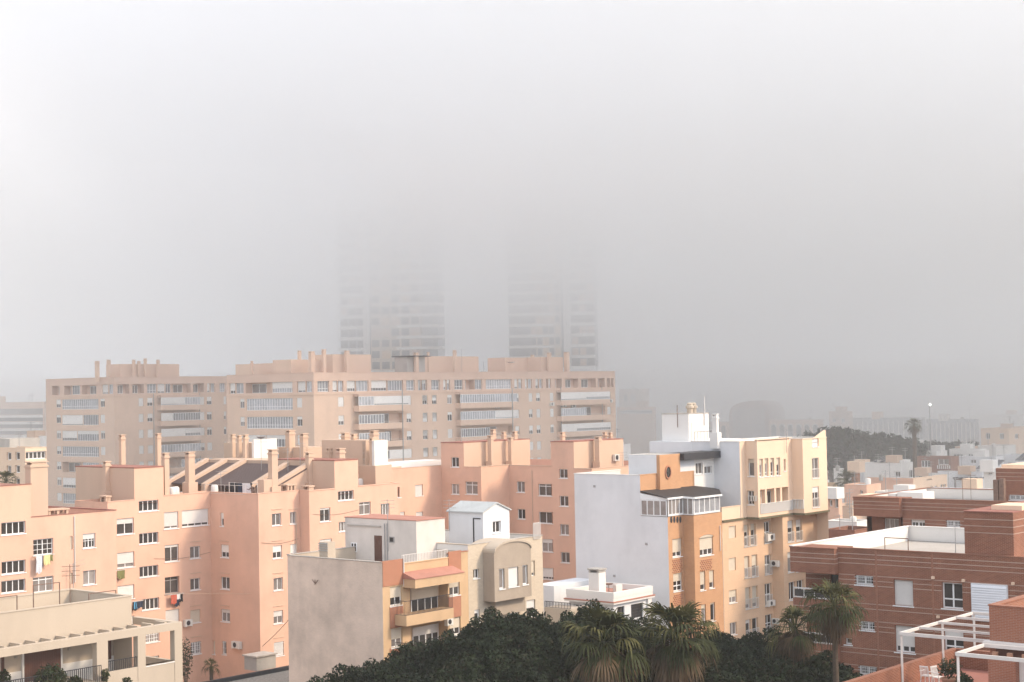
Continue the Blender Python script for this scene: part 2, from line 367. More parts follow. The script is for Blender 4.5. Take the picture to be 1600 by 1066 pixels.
def chimney(B, x0, x1, ytop, ybase, z, m='pink2', base=0.0, cap=True, P=None, lit=.5):
    """square stack standing on plane z"""
    xc = (x0+x1)/2
    p = P if P is not None else onz(xc, ybase, z); Y = p[1]
    w = (x1-x0)*Y/F; a = w*lit/.62; b = w*(1-lit)/.8
    zt = at(xc, ytop, Y).z; mb = MB(); c = v2(p) + D1*a/2
    mb.box(c, b, a, z-.3, zt, E2)
    if base > 0: mb.box(c, b+.35, a+.35, z-.29, z+(zt-z)*base, E2)
    o = mb.build('chimney', M[m], B.o)
    if cap:
        k = MB(); k.box(c, b+.14, a+.14, zt-.22, zt-.12, E2)
        for dx in (-.38, .38): k.box(c+E2*b*dx, b*.2, a*.85, zt-.12, zt+.16, E2)
        k.box(c, b+.1, a+.1, zt+.16, zt+.25, E2); k.build('chimney_cap', M[m], o)
    return o
def antenna(B, px, ybase, ytop, z=None, P=None, arms=3, m='greymetal'):
    p = P if P is not None else onz(px, ybase, z); Y = p[1]; zb = p[2] if len(p) > 2 else z; zt = at(px, ytop, Y).z; zb = min(zb, zt-.5)
    mb = MB(); mb.bar((p[0],p[1],zb-.1), (p[0],p[1],zt), .03, .02, 5)
    for i in range(arms):
        zz = zt-.12-.28*i; mb.bar((p[0]-.45,p[1]-.15,zz), (p[0]+.55,p[1]+.2,zz), .015, n=4)
        for j in range(4): xx = p[0]-.4+.27*j; yy = p[1]-.13+.09*j; mb.bar((xx-.05,yy+.2,zz), (xx+.05,yy-.2,zz), .01, n=4)
    return mb.build('antenna', M[m], B.o)
def railing(f, ua, ub, za, zb, o, step=.13, r=.012, top=.03):
    mb = MB(); mb.fbox(f, ua, ub, zb-.04, zb, o-top/2, o+top/2); mb.fbox(f, ua, ub, za, za+.03, o-.012, o+.012)
    n = max(2, int((ub-ua)/step))
    for i in range(n+1): c = ua+(ub-ua)*i/n; mb.fbox(f, c-r, c+r, za+.03, zb-.04, o-r, o+r)
    return mb
# ================================================================== pink complex
def pink_left():
    f0 = Face(v2(at(67, 860, 127)), D1)
    uL = f0.u(-60, 850); uA = f0.u(49, 800); uR = f0.u(181, 800)
    zA = f0.z(30, 758); zB = f0.z(115, 803); zr = zB - 1.0
    B = Bld('apartment_building', 'salmon pink apartment block at the left edge, laundry under its window', 'apartment building', f0.p2(uL), 0, 'pink apartment blocks')
    f0.holes = []
    wins(B, f0, Z1, [(8,622,160,700,dict(n=4)), (10,865,160,945,dict(n=4)), (208,728,333,828,dict(n=2,grid=2)), (205,965,335,1060,dict(n=3,tr=.8)),
        (518,695,597,785,dict(n=2,s=.38,grid=1)), (520,925,600,1015,dict(n=2)), (437,712,455,795,dict(n=1,s=.98,sh='shutterb',sill=False)), (440,940,455,1010,dict(n=1,s=.98,sh='shutterb',sill=False)),
        (-190,728,-60,828,dict(n=2,s=.5)), (8,985,160,1062,dict(n=4))])
    B.wall(f0, uL, uA, 0, zA, 'pink'); B.wall(f0, uA, uR, 0, zB, 'pink')
    bk = 11.0
    pR = f0.p2(uR, -bk); pL = f0.p2(uL, -bk); pA = f0.p2(uA, -bk)
    fr_ = Face(f0.p2(uR), -E2); B.wall(fr_, 0, bk, 0, zB, 'pink'); fb = Face(pR, -D1); B.wall(fb, 0, uR-uL, 0, zB, 'pink')
    fl = Face(pL, E2); B.wall(fl, 0, bk, 0, zA, 'pink')
    fs = Face(f0.p2(uA), -E2); B.wall(fs, 0, 5, zB-1, zA, 'pink'); fs2 = Face(f0.p2(uA,-5), -D1); B.wall(fs2, 0, uA-uL, zB-1, zA, 'pink')
    flat(B, [f0.p2(uA), f0.p2(uR), pR, pA], zr, 'red'); flat(B, [f0.p2(uL,-5), f0.p2(uA,-5), pA, pL], zr, 'red')
    flat(B, [f0.p2(uL), f0.p2(uA), f0.p2(uA,-5), f0.p2(uL,-5)], zA-.05, 'red')
    parapet(B, f0, uA, uR, zB, zr, 'pink'); parapet(B, f0, uL, uA, zA, zA-.1, 'pink', k=1); parapet(B, fb, 0, uR-uA, zB, zr, 'pink', k=2); parapet(B, fr_, 0, bk, zB, zr, 'pink', k=3)
    # chimneys and louvred vents
    p = f0.p2(f0.u(51, 808), -.6); chimney(B, 51, 82, 726, 800, zr, P=(p.x, p.y), lit=.62)
    chimney(B, 40, 52, 735, 760, zr, P=tuple(f0.p2(f0.u(46,800), -8)))
    def vent(x0, x1, y0, y1, dist):
        z = zr; uu = f0.off(-dist); a = uu.u(x0, y1); b = uu.u(x1, y1); za = z; zb = uu.z((x0+x1)/2, y0); mb = MB()
        mb.fbox(uu, a, b, za, za+.25, -.9, 0); mb.fbox(uu, a-.08, b+.08, zb-.12, zb, -1, .08)
        for t in (0, .47, 1): c = a + (b-a-.2)*t; mb.fbox(uu, c, c+.2, za+.25, zb-.12, -.25, 0); mb.fbox(uu, c, c+.2, za+.25, zb-.12, -.9, -.7)
        o = mb.build('roof_vent', M['pink2'], B.o); k = MB()
        for i in range(4): zz = za+.3+(zb-za-.5)*i/4; k.fbox(uu, a+.2, b-.2, zz, zz+.07, -.18, -.06); k.fbox(uu, a+.03, a+.1, zz, zz+.07, -.7, -.25)
        k.build('louvre', M['rust'], o)
    vent(76, 107, 795, 806, 1.2)
    # drainpipe
    mb = MB(); u_ = f0.u(116, 830); mb.bar(f0.pt(u_, zB-.2, .06), f0.pt(u_, zB-5.5, .06), .045); B.part('drainpipe', mb, 'rail')
    mb = MB(); u_ = f0.u(109, 930); mb.bar(f0.pt(u_, f0.z(109,880), .5), f0.pt(u_, f0.z(109,985), .5), .03)
    for t in (0,.35): mb.bar(f0.pt(u_-.3, f0.z(109,882)-t, .5), f0.pt(u_+1.1, f0.z(109,882)+.35-t, .5), .015)
    B.part('antenna', mb, 'greymetal')
    B.finish(); return f0
PL = pink_left()
def laundry(name, label, f, z, x0, x1, ytop, items, arms=True):
    """items: (x0,x1,ybottom,material) in zoom coords; hangs .35 m in front of the face"""
    ff = f.off(.42); px0, py = q(z, x0, ytop); px1, _ = q(z, x1, ytop)
    c = ff.p2((ff.u(px0,py)+ff.u(px1,py))/2); T = thing(name, label, 'laundry', (c.x, c.y, ff.z(px0,py)-1.2)); zt = ff.z((px0+px1)/2, py)
    rk = MB(); ua, ub = ff.u(px0,py), ff.u(px1,py)
    for o in (0, -.16): rk.bar(ff.pt(ua, zt+.02, o), ff.pt(ub, zt+.02, o), .012, n=4)
    for u_ in (ua+.03, ub-.03): rk.bar(ff.pt(u_, zt+.02, -.42), ff.pt(u_, zt+.02, .02), .015, n=4)
    rk.build('drying_rack', M['rail'], T)
    for i, (a, b, yb, m_) in enumerate(items):
        a_, yb_ = q(z, a, yb); b_, _ = q(z, b, yb); u1, u2 = ff.u(a_, py), ff.u(b_, py); zb = ff.z((a_+b_)/2, yb_); mb = MB(); N = 8; K = 6; o = -.16*(i % 2)
        P_ = lambda s_, t_, oo: ff.pt(u1+(u2-u1)*s_ + .02*math.sin(t_*5+i), zt-(zt-zb)*t_*(1-.06*math.sin(s_*9+i)), o+oo+.035*math.sin(s_*11+i*2)*t_)
        for j in range(N):
            for k in range(K):
                for oo in (.015, -.015):
                    a1, b1, c1, d1 = P_(j/N,(k+1)/K,oo), P_((j+1)/N,(k+1)/K,oo), P_((j+1)/N,k/K,oo), P_(j/N,k/K,oo)
                    mb.quad(a1,b1,c1,d1) if oo > 0 else mb.quad(d1,c1,b1,a1)
        mb.build('hanging_garment', M[m_], T, smooth=True)
laundry('hung_laundry', 'pale and yellow washing hung below a white window of the left pink block', PL, Z1, 218, 345, 832, [(225,262,942,'pale_cloth'), (245,274,905,'blue_cloth'), (274,312,890,'yellow_cloth'), (312,338,868,'green_cloth'), (226,240,880,'white_cloth')])

def pink_middle():
    fb0 = Face(v2(at(230, 880, 145)), D1); uS = fb0.u(168, 800); st = fb0.p2(uS)
    ch = clip_chain(st, [(D1, 330, 880), (E2, 405, 880), (D1, 469, 850), (E2, 484, 850), (D1, 625, 800)])
    a, b, c, d, e = ch
    B = Bld('apartment_building', 'stepped salmon pink apartment block with roof chimneys and dark sloping roofs', 'apartment building', st, 0, 'pink apartment blocks')
    zt1 = a.z(295, 772); zS = a.z(232, 731); zb_ = a.z(190, 783); zt2 = c.z(435, 769); zt3 = e.z(500, 766); zT = e.z(541, 719.5); ze = e.z(592, 757.5)
    wins(B, a, Z1, [(730,600,837,700,dict(n=2,s=.34)), (733,812,840,908,dict(n=2,s=.74)), (735,458,840,545,dict(n=2,s=.97,z=Z2)), (868,488,990,555,dict(n=4)), (870,690,990,758,dict(n=4)), (872,897,990,965,dict(n=4)),
        (888,540,995,610,dict(n=4,z=Z2)), (910,745,997,815,dict(n=3,grid=2,z=Z2)), (1025,560,1115,665,dict(n=2,s=.85)), (1137,545,1305,648,dict(n=4,s=.84)), (1030,765,1117,870,dict(n=2,s=.16)),
        (1030,405,1122,510,dict(n=2,tr=.78,z=Z2,rec=.25,fr='greymetal')), (1035,610,1122,702,dict(n=2,s=.97,z=Z2)), (1188,775,1252,850,dict(n=2,g='glassl')), (1190,415,1252,488,dict(n=2,z=Z2,g='glassl')),
        (1190,612,1253,693,dict(n=2,s=.95,sh='shutterb',z=Z2)), (1193,812,1257,890,dict(n=2,grid=2,bars=True,z=Z2)), (735,655,840,745,dict(n=2,s=.6,z=Z2)), (888,905,995,990,dict(n=3,s=.1,z=Z2))])
    wins(B, b, Z1, [(1377,565,1398,650,dict(n=1,s=.45,fw_=.1)), (1380,765,1430,845,dict(n=2,s=.6)), (1380,407,1435,483,dict(n=2,z=Z2,g='glassl')), (1382,608,1437,687,dict(n=2,s=.3,z=Z2)), (1390,808,1415,892,dict(n=1,bars=True,z=Z2)), (1330,805,1345,890,dict(n=1,z=Z2,s=.9,sh='shutterb'))])
    wins(B, c, Z3, [(740,570,798,645,dict(n=2)), (852,560,892,635,dict(n=2)), (745,770,803,850,dict(n=2,s=.52)), (855,760,900,812+25,dict(n=2,s=.75)), (750,412,808,490,dict(n=2,z=Z4,g='glassl')), (750,617,810,698,dict(n=2,s=.45,z=Z4)), (752,812,815,900,dict(n=2,s=.97,bars=True,z=Z4)), (858,400,900,480,dict(n=2,z=Z4)), (858,607,902,690,dict(n=2,z=Z4))])
    wins(B, e, Z3, [(1040,535,1105,620,dict(n=2,s=.14)), (1153,428,1250,487,dict(n=4)), (1158,622,1215,682,dict(n=3)), (1285,498,1357,578,dict(n=2,tr=.78)), (1420,508,1474,580,dict(n=3)), (1525,403,1545,470,dict(n=1)), (1040,730,1115,805,dict(n=2,s=.66)), (1285,700,1357,780,dict(n=2)), (1420,700,1474,780,dict(n=2,s=.5))])
    uA0, uA1 = a.u(210, 780), a.u(256, 780)
    B.wall(a, 0, uA0, 0, zb_, 'pink'); B.wall(a, uA0, uA1, 0, zS, 'pink'); B.wall(a, uA1, a.L, 0, zt1, 'pink')
    B.wall(b, 0, b.L, 0, zt1, 'pink'); B.wall(c, 0, c.L, 0, zt2, 'pink'); B.wall(d, 0, d.L, 0, zt2, 'pink')
    eT0, eT1 = e.u(523, 760), e.u(560, 760)
    B.wall(e, 0, eT0, 0, zt3, 'pink'); B.wall(e, eT0, eT1, 0, zT, 'pink'); B.wall(e, eT1, e.L, 0, ze, 'pink')
    bk = 13; pe = e.p2(e.L); k1 = pe - E2*bk; k2 = st - E2*bk
    f1 = Face(pe, -E2); B.wall(f1, 0, bk, 0, ze, 'pink'); f2 = Face(k1, -D1); L2 = (k1-k2).dot(D1); B.wall(f2, 0, L2, 0, zb_, 'pink'); k2 = k1 - D1*L2
    f3 = Face(k2, (st-k2)); B.wall(f3, 0, (st-k2).length, 0, zb_, 'pink')
    zr = zb_ - .35
    flat(B, [st, a.p2(a.L), b.p2(b.L), c.p2(c.L), d.p2(d.L), pe, k1, k2], zr, 'red')
    zr2 = zr+.6
    for f, ua, ub, zt, k in ((a, 0, uA0, zb_, 0), (a, uA1, a.L, zt1, 1), (b, 0, b.L, zt1, 2), (c, 0, c.L, zt2, 0), (d, 0, d.L, zt2, 1), (e, 0, eT0, zt3, 3), (e, eT1, e.L, ze, 2), (f1, 0, bk, ze, 1)):
        parapet(B, f, ua, ub, zt, zr, 'pink', k=k, cap='pink', capname='parapet_cap')
    # stair heads flush with the street wall: side and back walls, roofs
    def head(f, ua, ub, zt, px_back, py):
        pa, pb = f.p2(ua), f.p2(ub); fe = Face(pa, E2); l = -fe.u(px_back, py)
        B.wall(fe, -l, 0, zr, zt, 'pink2'); fr_ = Face(pb, -E2); B.wall(fr_, 0, l, zr, zt, 'pink2'); q1 = fr_.p2(l); fk = Face(q1, -D1); B.wall(fk, 0, ub-ua, zr, zt, 'pink2')
        B.add('coping', 'coping').hexa([(p.x,p.y,zt-.002) for p in (pa+E2*.04, pb+E2*.04, q1-E2*.05, pa-E2*(l+.05))] + [(p.x,p.y,zt+.1) for p in (pa+E2*.04, pb+E2*.04, q1-E2*.05, pa-E2*(l+.05))])
        return fe, l
    h1, l1 = head(a, uA0, uA1, zS, 118, 735); h2, l2 = head(e, eT0, eT1, zT, 426, 722)
    # chimneys
    def on(f, u_, o): p = f.p2(u_, o); return (p.x, p.y)
    fo = h1.off(.45); chimney(B, 157, 169, 725, 770, zr, P=on(fo, fo.u(163,760), 0), base=.3)
    fo = h2.off(.45); chimney(B, 474, 487, 711, 750, zr, P=on(fo, fo.u(480,745), 0), base=.3)
    chimney(B, 311, 326, 710, 770, zr, base=.35, P=on(a, a.u(319,770), -2.5)); chimney(B, 313, 322, 680, 715, zr, P=on(a, a.u(318,770), -7))
    chimney(B, 256, 267, 712, 765, zr, P=on(a, a.u(261,765), -.5)); chimney(B, 256, 266, 682, 735, zr, P=on(a, a.u(261,765), -7))
    chimney(B, 386, 401, 707, 768, zr, base=.25, P=on(b, b.u(394,768), -2.2)); chimney(B, 381, 404, 750, 770, zr, P=on(b, b.u(392,768), -1.2), cap=False)
    chimney(B, 553, 568, 704, 755, zr, P=on(e, e.u(562,755), -3.0))
    for x0, x1, yt, k in ((358,366,682,12.5),(368,376,684,12.2),(377,386,683,11.9),(442,457,676,17),(465,478,681,17),(530,543,680,16.5),(546,556,682,16.2),(575,584,688,15),(507,516,704,15)):
        g = b.off(-k); chimney(B, x0, x1, yt, 725, zr, P=on(g, g.u((x0+x1)/2,725), 0), lit=.5)
    chimney(B, 615, 629, 676, 735, zr, P=on(e, e.u(621,750), -3.5), base=.25)
    for x, yt, k in ((520,690,9),(345,735,3),(612,700,8),(272,740,6),(450,700,7)): g = b.off(-k); p = g.p2(g.u(x,740)) if x < 480 else e.p2(e.u(x,750), -k*.5); antenna(B, x, 0, yt, P=(p.x,p.y,zr+.5), arms=2)
    def vent(f, x0, x1, y0, y1):
        a_, b_ = f.u(x0, y1), f.u(x1, y1); za = zr; zb = f.z((x0+x1)/2, y0); mb = MB(); fo = f.off(-.5)
        mb.fbox(fo, a_-.08, b_+.08, zb-.12, zb, -1, .08)
        for t in (0, .47, 1): cc = a_+(b_-a_-.2)*t; mb.fbox(fo, cc, cc+.2, za, zb-.12, -.25, 0); mb.fbox(fo, cc, cc+.2, za, zb-.12, -.9, -.7)
        o = mb.build('roof_vent', M['pink2'], B.o); k = MB()
        for i in range(4): zz = zb-.75+.15*i; k.fbox(fo, a_+.2, b_-.2, zz, zz+.07, -.18, -.06); k.fbox(fo, a_+.03, a_+.1, zz, zz+.07, -.7, -.25)
        k.build('louvre', M['rust'], o)
    vent(a, 146, 178, 775, 784) if False else None
    vent(e, 489, 496, 759, 768); vent(c, 455, 468, 757, 766); vent(a, 171, 178, 775, 783)
    # dark sloping roofs between pink fin walls
    def pr(px, py, z): p = onz(px, py, z); return Vector((p.x, p.y, p.z))
    fe = Face(b.p2(0, -4.0), E2); fe = Face(fe.p2(fe.u(262, 765)), E2)
    W = fe.u(432, 765); zlo = fe.z(345, 757); dep = 4.6; zhi = fe.off(-dep).z(345, 723)
    rf = MB(); 
    rf.hexa([(*fe.p2(0),zlo-.15), (*fe.p2(W),zlo-.15), (*fe.p2(W,-dep),zhi-.15), (*fe.p2(0,-dep),zhi-.15), (*fe.p2(0),zlo), (*fe.p2(W),zlo), (*fe.p2(W,-dep),zhi), (*fe.p2(0,-dep),zhi)])
    B.part('sloping_roof', rf, 'tile')
    fm = MB()
    for t in (.02, .20, .38, .80, .98):
        u_ = W*t; fm.hexa([(*fe.p2(u_-.3, .5),zr), (*fe.p2(u_+.3,.5),zr), (*fe.p2(u_+.3,-dep-.2),zr), (*fe.p2(u_-.3,-dep-.2),zr), (*fe.p2(u_-.3,.5),zlo+.05), (*fe.p2(u_+.3,.5),zlo+.05), (*fe.p2(u_+.3,-dep-.2),zhi+.45), (*fe.p2(u_-.3,-dep-.2),zhi+.45)])
    B.part('fin_wall', fm, 'pink2')
    bw = MB(); bw.hexa([(*fe.p2(0,-dep-.25),zr), (*fe.p2(W,-dep-.25),zr), (*fe.p2(W,-dep-4),zr), (*fe.p2(0,-dep-4),zr), (*fe.p2(0,-dep-.25),zhi+.3), (*fe.p2(W,-dep-.25),zhi+.3), (*fe.p2(W,-dep-4),zhi+.3), (*fe.p2(0,-dep-4),zhi+.3)])
    B.part('roof_room', bw, 'pink2')
    # roof railing
    fr2 = Face(v2(a.p2(a.L, -1.0)), E2); o = railing(fr2, .2, b.L-.8, zt1-.1, zt1+.75, 0, step=1.2); B.part('railing', o, 'rail')
    # white rooftop boxes and pink rooms behind the chimneys
    for x0, x1, y0, k in ((397, 433, 686, 12.5), (585, 606, 688, 15), (570.5, 573, 690, 15.5)):
        g = b.off(-k); p = g.p2(g.u(x0, 710)); ff = Face(p, D1); zq = ff.z((x0+x1)/2, 727); mb = MB(); mb.fbox(ff, -.2, ff.u(x1,710)+.2, zr, zq, -2.4, .3); B.part('roof_room', mb, 'pink2'); mb = MB(); mb.fbox(ff, 0, ff.u(x1,710), zq, ff.z((x0+x1)/2,y0), -.35, 0); B.part('white_roof_box', mb, 'white')
    for x0, x1, y0, k in ((503, 572, 688, 15.5), (350, 396, 692, 14), (436, 480, 699, 17.5)):
        ff = b.off(-k); mb = MB(); mb.fbox(ff, ff.u(x0,710), ff.u(x1,710), zr, ff.z((x0+x1)/2,y0), -2.6, 0); B.part('roof_room', mb, 'pink2')
    # rear terrace wall right of the roof
    antenna(B, 508, 735, 678, P=tuple(e.p2(e.u(508,750), -9))+(zr,))
    mb = MB(); pp = e.pt(e.u(508,750), at(508, 680, 162).z, -9); mb.lathe(pp, [(.02,-.1),(.28,-.05),(.42,.06),(.44,.1)], 12); B.part('satellite_dish', mb, 'greymetal')
    ac_unit(B, a, Z2, 1143, 672, 1188, 712); ac_unit(B, b, Z2, 1465, 808, 1515, 850)
    for (f, xa, xb, y) in ((a, 240, 328, 868), (c, 408, 466, 845), (e, 488, 560, 800)):
        mb = MB(); ua_, ub_ = f.u(xa, y), f.u(xb, y); zz = f.z((xa+xb)/2, y)
        for i in range(6): s0_, s1_ = i/6, (i+1)/6; mb.bar(f.pt(ua_+(ub_-ua_)*s0_, zz-.25*math.sin(math.pi*s0_), .04), f.pt(ua_+(ub_-ua_)*s1_, zz-.25*math.sin(math.pi*s1_), .04), .014, n=4)
        B.part('facade_cable', mb, 'rust')
    for x, k in ((292, 2.2), (300, 2.4), (440, 9.5), (596, 3.0), (604, 3.2)):
        f = a if x < 320 else e; p = f.p2(f.u(x, 765), -k); mb = MB(); mb.lathe((p.x, p.y, zr), [(.01,0),(.34,0),(.36,.5),(.34,1.0),(.22,1.12),(.01,1.14)], 12); B.part('water_tank', mb, 'ac', smooth=True)
    # dark rectangular outlines above windows (blind boxes) as thin ledges
    lg = B.add('window_ledge', 'pink2')
    for (f, z, x0, x1, y) in [(a,Z1,1188,1255,748),(a,Z2,1188,1255,385),(a,Z2,1188,1258,590),(a,Z2,1190,1260,785),(b,Z1,1375,1430,740),(b,Z2,1378,1435,380),(b,Z2,1380,1437,582),(c,Z3,738,800,545),(c,Z3,845,898,545),(c,Z3,740,803,742),(c,Z4,745,808,385),(c,Z4,748,810,592),(c,Z4,750,815,790)]:
        xa, ya = q(z, x0, y); xb, _ = q(z, x1, y); lg.fbox(f, f.u(xa,ya), f.u(xb,ya), f.z(xa,ya)-.04, f.z(xa,ya)+.02, 0, .05)
    mb = MB(); mb.bar(c.pt(c.L*.9, zt2-2, .08), c.pt(c.L*.9, 6, .08), .04); mb.bar(a.pt(a.u(270,900), zt1-9, .05), b.pt(b.L*.85, zt1-9.1, .05), .02, n=4); B.part('drainpipe', mb, 'pink2')
    mb = MB(); pb = b.pt(b.L*.98, a.z(405, 1030)+1, .3); tp = at(490, 913, 114)
    B.finish(); return ch, zr, zt1
PM, PMZ, PMT = pink_middle()
laundry('hung_laundry', 'red and dark washing hung below the open grey window of the stepped pink block', PM[0], Z2, 1062, 1155, 515, [(1068,1105,575,'red_cloth'), (1098,1128,590,'navy_cloth'), (1104,1126,545,'white_cloth'), (1128,1150,562,'black_cloth')])
laundry('hung_laundry', 'black and blue washing hung beside the corner of the beige terraced house', PM[0], Z2, 826, 900, 560, [(828,862,615,'black_cloth'), (858,898,600,'navy_cloth'), (832,855,605,'cyan_cloth')])
laundry('hanging_plant', 'dry green hanging plant below a shuttered window of the pink stepped block', PM[0], Z1, 730, 788, 926, [(732,762,965,'green_cloth'), (745,786,978,'green_cloth'), (738,770,978,'green_cloth')])
bpy.data.objects['hanging_plant']['category'] = 'plant'

def pink_rear():
    c0 = Face(v2(at(655, 790, 176)), D1); u0_ = c0.u(545, 760); st = c0.p2(u0_)
    ch = clip_chain(st, [(D1, 690, 760), (E2, 752, 760), (D1, 796, 760), (E2, 925, 760)])
    a, b, c, d = ch
    B = Bld('apartment_building', 'salmon pink block seen between the white hut and the blank white wall', 'apartment building', st, 0, 'pink apartment blocks')
    wins(B, a, A8, [(195,310,243,380,dict(n=2,s=.97)), (200,480,245,550,dict(n=2,s=.97)), (90,480,130,550,dict(n=2,s=.9))])
    wins(B, b, A8, [(420,138,468,200,dict(n=2)), (422,305,470,370,dict(n=2)), (510,290,585,370,dict(n=2,tr=.72,g='glassl')), (422,470,470,535,dict(n=2)), (510,455,585,535,dict(n=2,tr=.72,g='glassl'))])
    wins(B, d, A8, [(830,290,880,358,dict(n=2,g='glassl')), (835,462,883,525,dict(n=2)), (965,305,1050,380,dict(n=2,tr=.8)), (968,480,1055,552,dict(n=2)), (985,650,1057,730,dict(n=2,g='glassl',s=.3)), (988,830,1060,902,dict(n=4,s=.8)),
        (1095,212,1147,270,dict(n=2)), (1097,380,1152,445,dict(n=2)), (1100,558,1155,625,dict(n=2)), (1105,732,1160,798,dict(n=2)), (1107,907,1163,970,dict(n=2)), (835,640,883,705,dict(n=2))])
    zc = a.z(640, 731); zh = b.z(707, 692.5); zb_ = b.z(738, 730); zc2 = c.z(775, 728); zd = d.z(815, 728); zd2 = d.z(850, 731.5)
    B.wall(a, 0, a.L, 0, zc, 'pink'); ub = b.u(725, 730); B.wall(b, 0, ub, 0, zh, 'pink'); B.wall(b, ub, b.L, 0, zb_, 'pink'); B.wall(c, 0, c.L, 0, zc2, 'pink')
    uh0, uh1 = d.u(861, 730), d.u(897, 730)
    B.wall(d, 0, uh0, 0, zd, 'pink'); B.wall(d, uh0, uh1, 0, zh, 'pink'); B.wall(d, uh1, d.L, 0, zd2, 'pink')
    pe = d.p2(d.L); bk = 14; k1 = pe + D1*bk; fR = Face(pe, D1); B.wall(fR, 0, bk, 0, zd2, 'pink')
    kb = st + D1*0 - E2*10; L_ = (k1-kb).dot(E2); kc = k1 - E2*L_; f2 = Face(k1, -E2); B.wall(f2, 0, L_, 0, zd, 'pink'); fL = Face(kc, (st-kc)); B.wall(fL, 0, (st-kc).length, 0, zc, 'pink')
    zr = zd - .9; flat(B, [st, a.p2(a.L), b.p2(b.L), c.p2(c.L), pe, k1, kc], zr, 'red')
    for f, ua, ub_, zt, k in ((a, 0, a.L, zc, 0), (b, ub, b.L, zb_, 1), (c, 0, c.L, zc2, 2), (d, 0, uh0, zd, 3), (d, uh1, d.L, zd2, 3), (fR, 0, bk, zd2, 0)): parapet(B, f, ua, ub_, zt, zr, 'pink', k=k, cap='pink2', capname='parapet_cap')
    def head(f, ua, ub_, xR):
        pa, pb = f.p2(ua), f.p2(ub_); fd = Face(pb, D1); l = fd.u(xR, 700); fa = Face(pa + D1*l, -D1); fk = Face(pb + D1*l, -E2)
        B.wall(fd, 0, l, zr, zh, 'pink2'); B.wall(fa, 0, l, zr, zh, 'pink2'); B.wall(fk, 0, ub_-ua, zr, zh, 'pink2')
        cs = (pa-D1*.04, pb-D1*.04, pb+D1*(l+.05), pa+D1*(l+.05)); B.add('coping', 'coping').hexa([(p.x,p.y,zh-.002) for p in cs] + [(p.x,p.y,zh+.1) for p in cs])
        return fd, l
    h1, l1 = head(b, 0, ub, 828); h2, l2 = head(d, uh0, uh1, 974)
    for h, x0, x1, yt in ((h1, 760, 770, 684), (h1, 792, 801, 687), (h2, 927, 939, 686)):
        fo = h.off(.7); u_ = fo.u((x0+x1)/2, 720); mbp = fo.p2(u_); chimney(B, x0, x1, yt, 730, zr, P=(mbp.x, mbp.y), base=.35, lit=.4)
    p = d.p2(d.u(858, 730), -2.2); chimney(B, 853, 862, 679, 730, zr, P=(p.x, p.y), base=.3)
    for x0, x1, yt in ((863,870,680), (872,879,681), (683,692,676), (700,708,680), (717,726,679)):
        p = d.p2(d.u(x0+4, 730), -9) if x0 > 800 else b.p2(b.u(x0+4, 730), -9); chimney(B, x0, x1, yt, 730, zr, P=(p.x, p.y))
    ff = Face(a.p2(0, -3.5), D1); mb = MB(); mb.fbox(ff, ff.u(606,722), ff.u(690,722), zc-.3, ff.z(650,721), -2.5, 0); B.part('terrace_cover', mb, 'bluewhite')
    antenna(B, 731, 700, 668, P=tuple(h1.p2(.8, -1))+(zh,)); antenna(B, 965, 725, 706, P=tuple(h2.p2(l2*.85, .8))+(zr,))
    ac_unit(B, h2, A8, 1428, 120, 1455, 160)
    mb = MB(); u_ = d.u(831.5, 740); mb.bar(d.pt(u_, zd-.5, .05), d.pt(u_, 8, .05), .04); B.part('drainpipe', mb, 'pink2')
    B.finish(); return ch
PR = pink_rear()
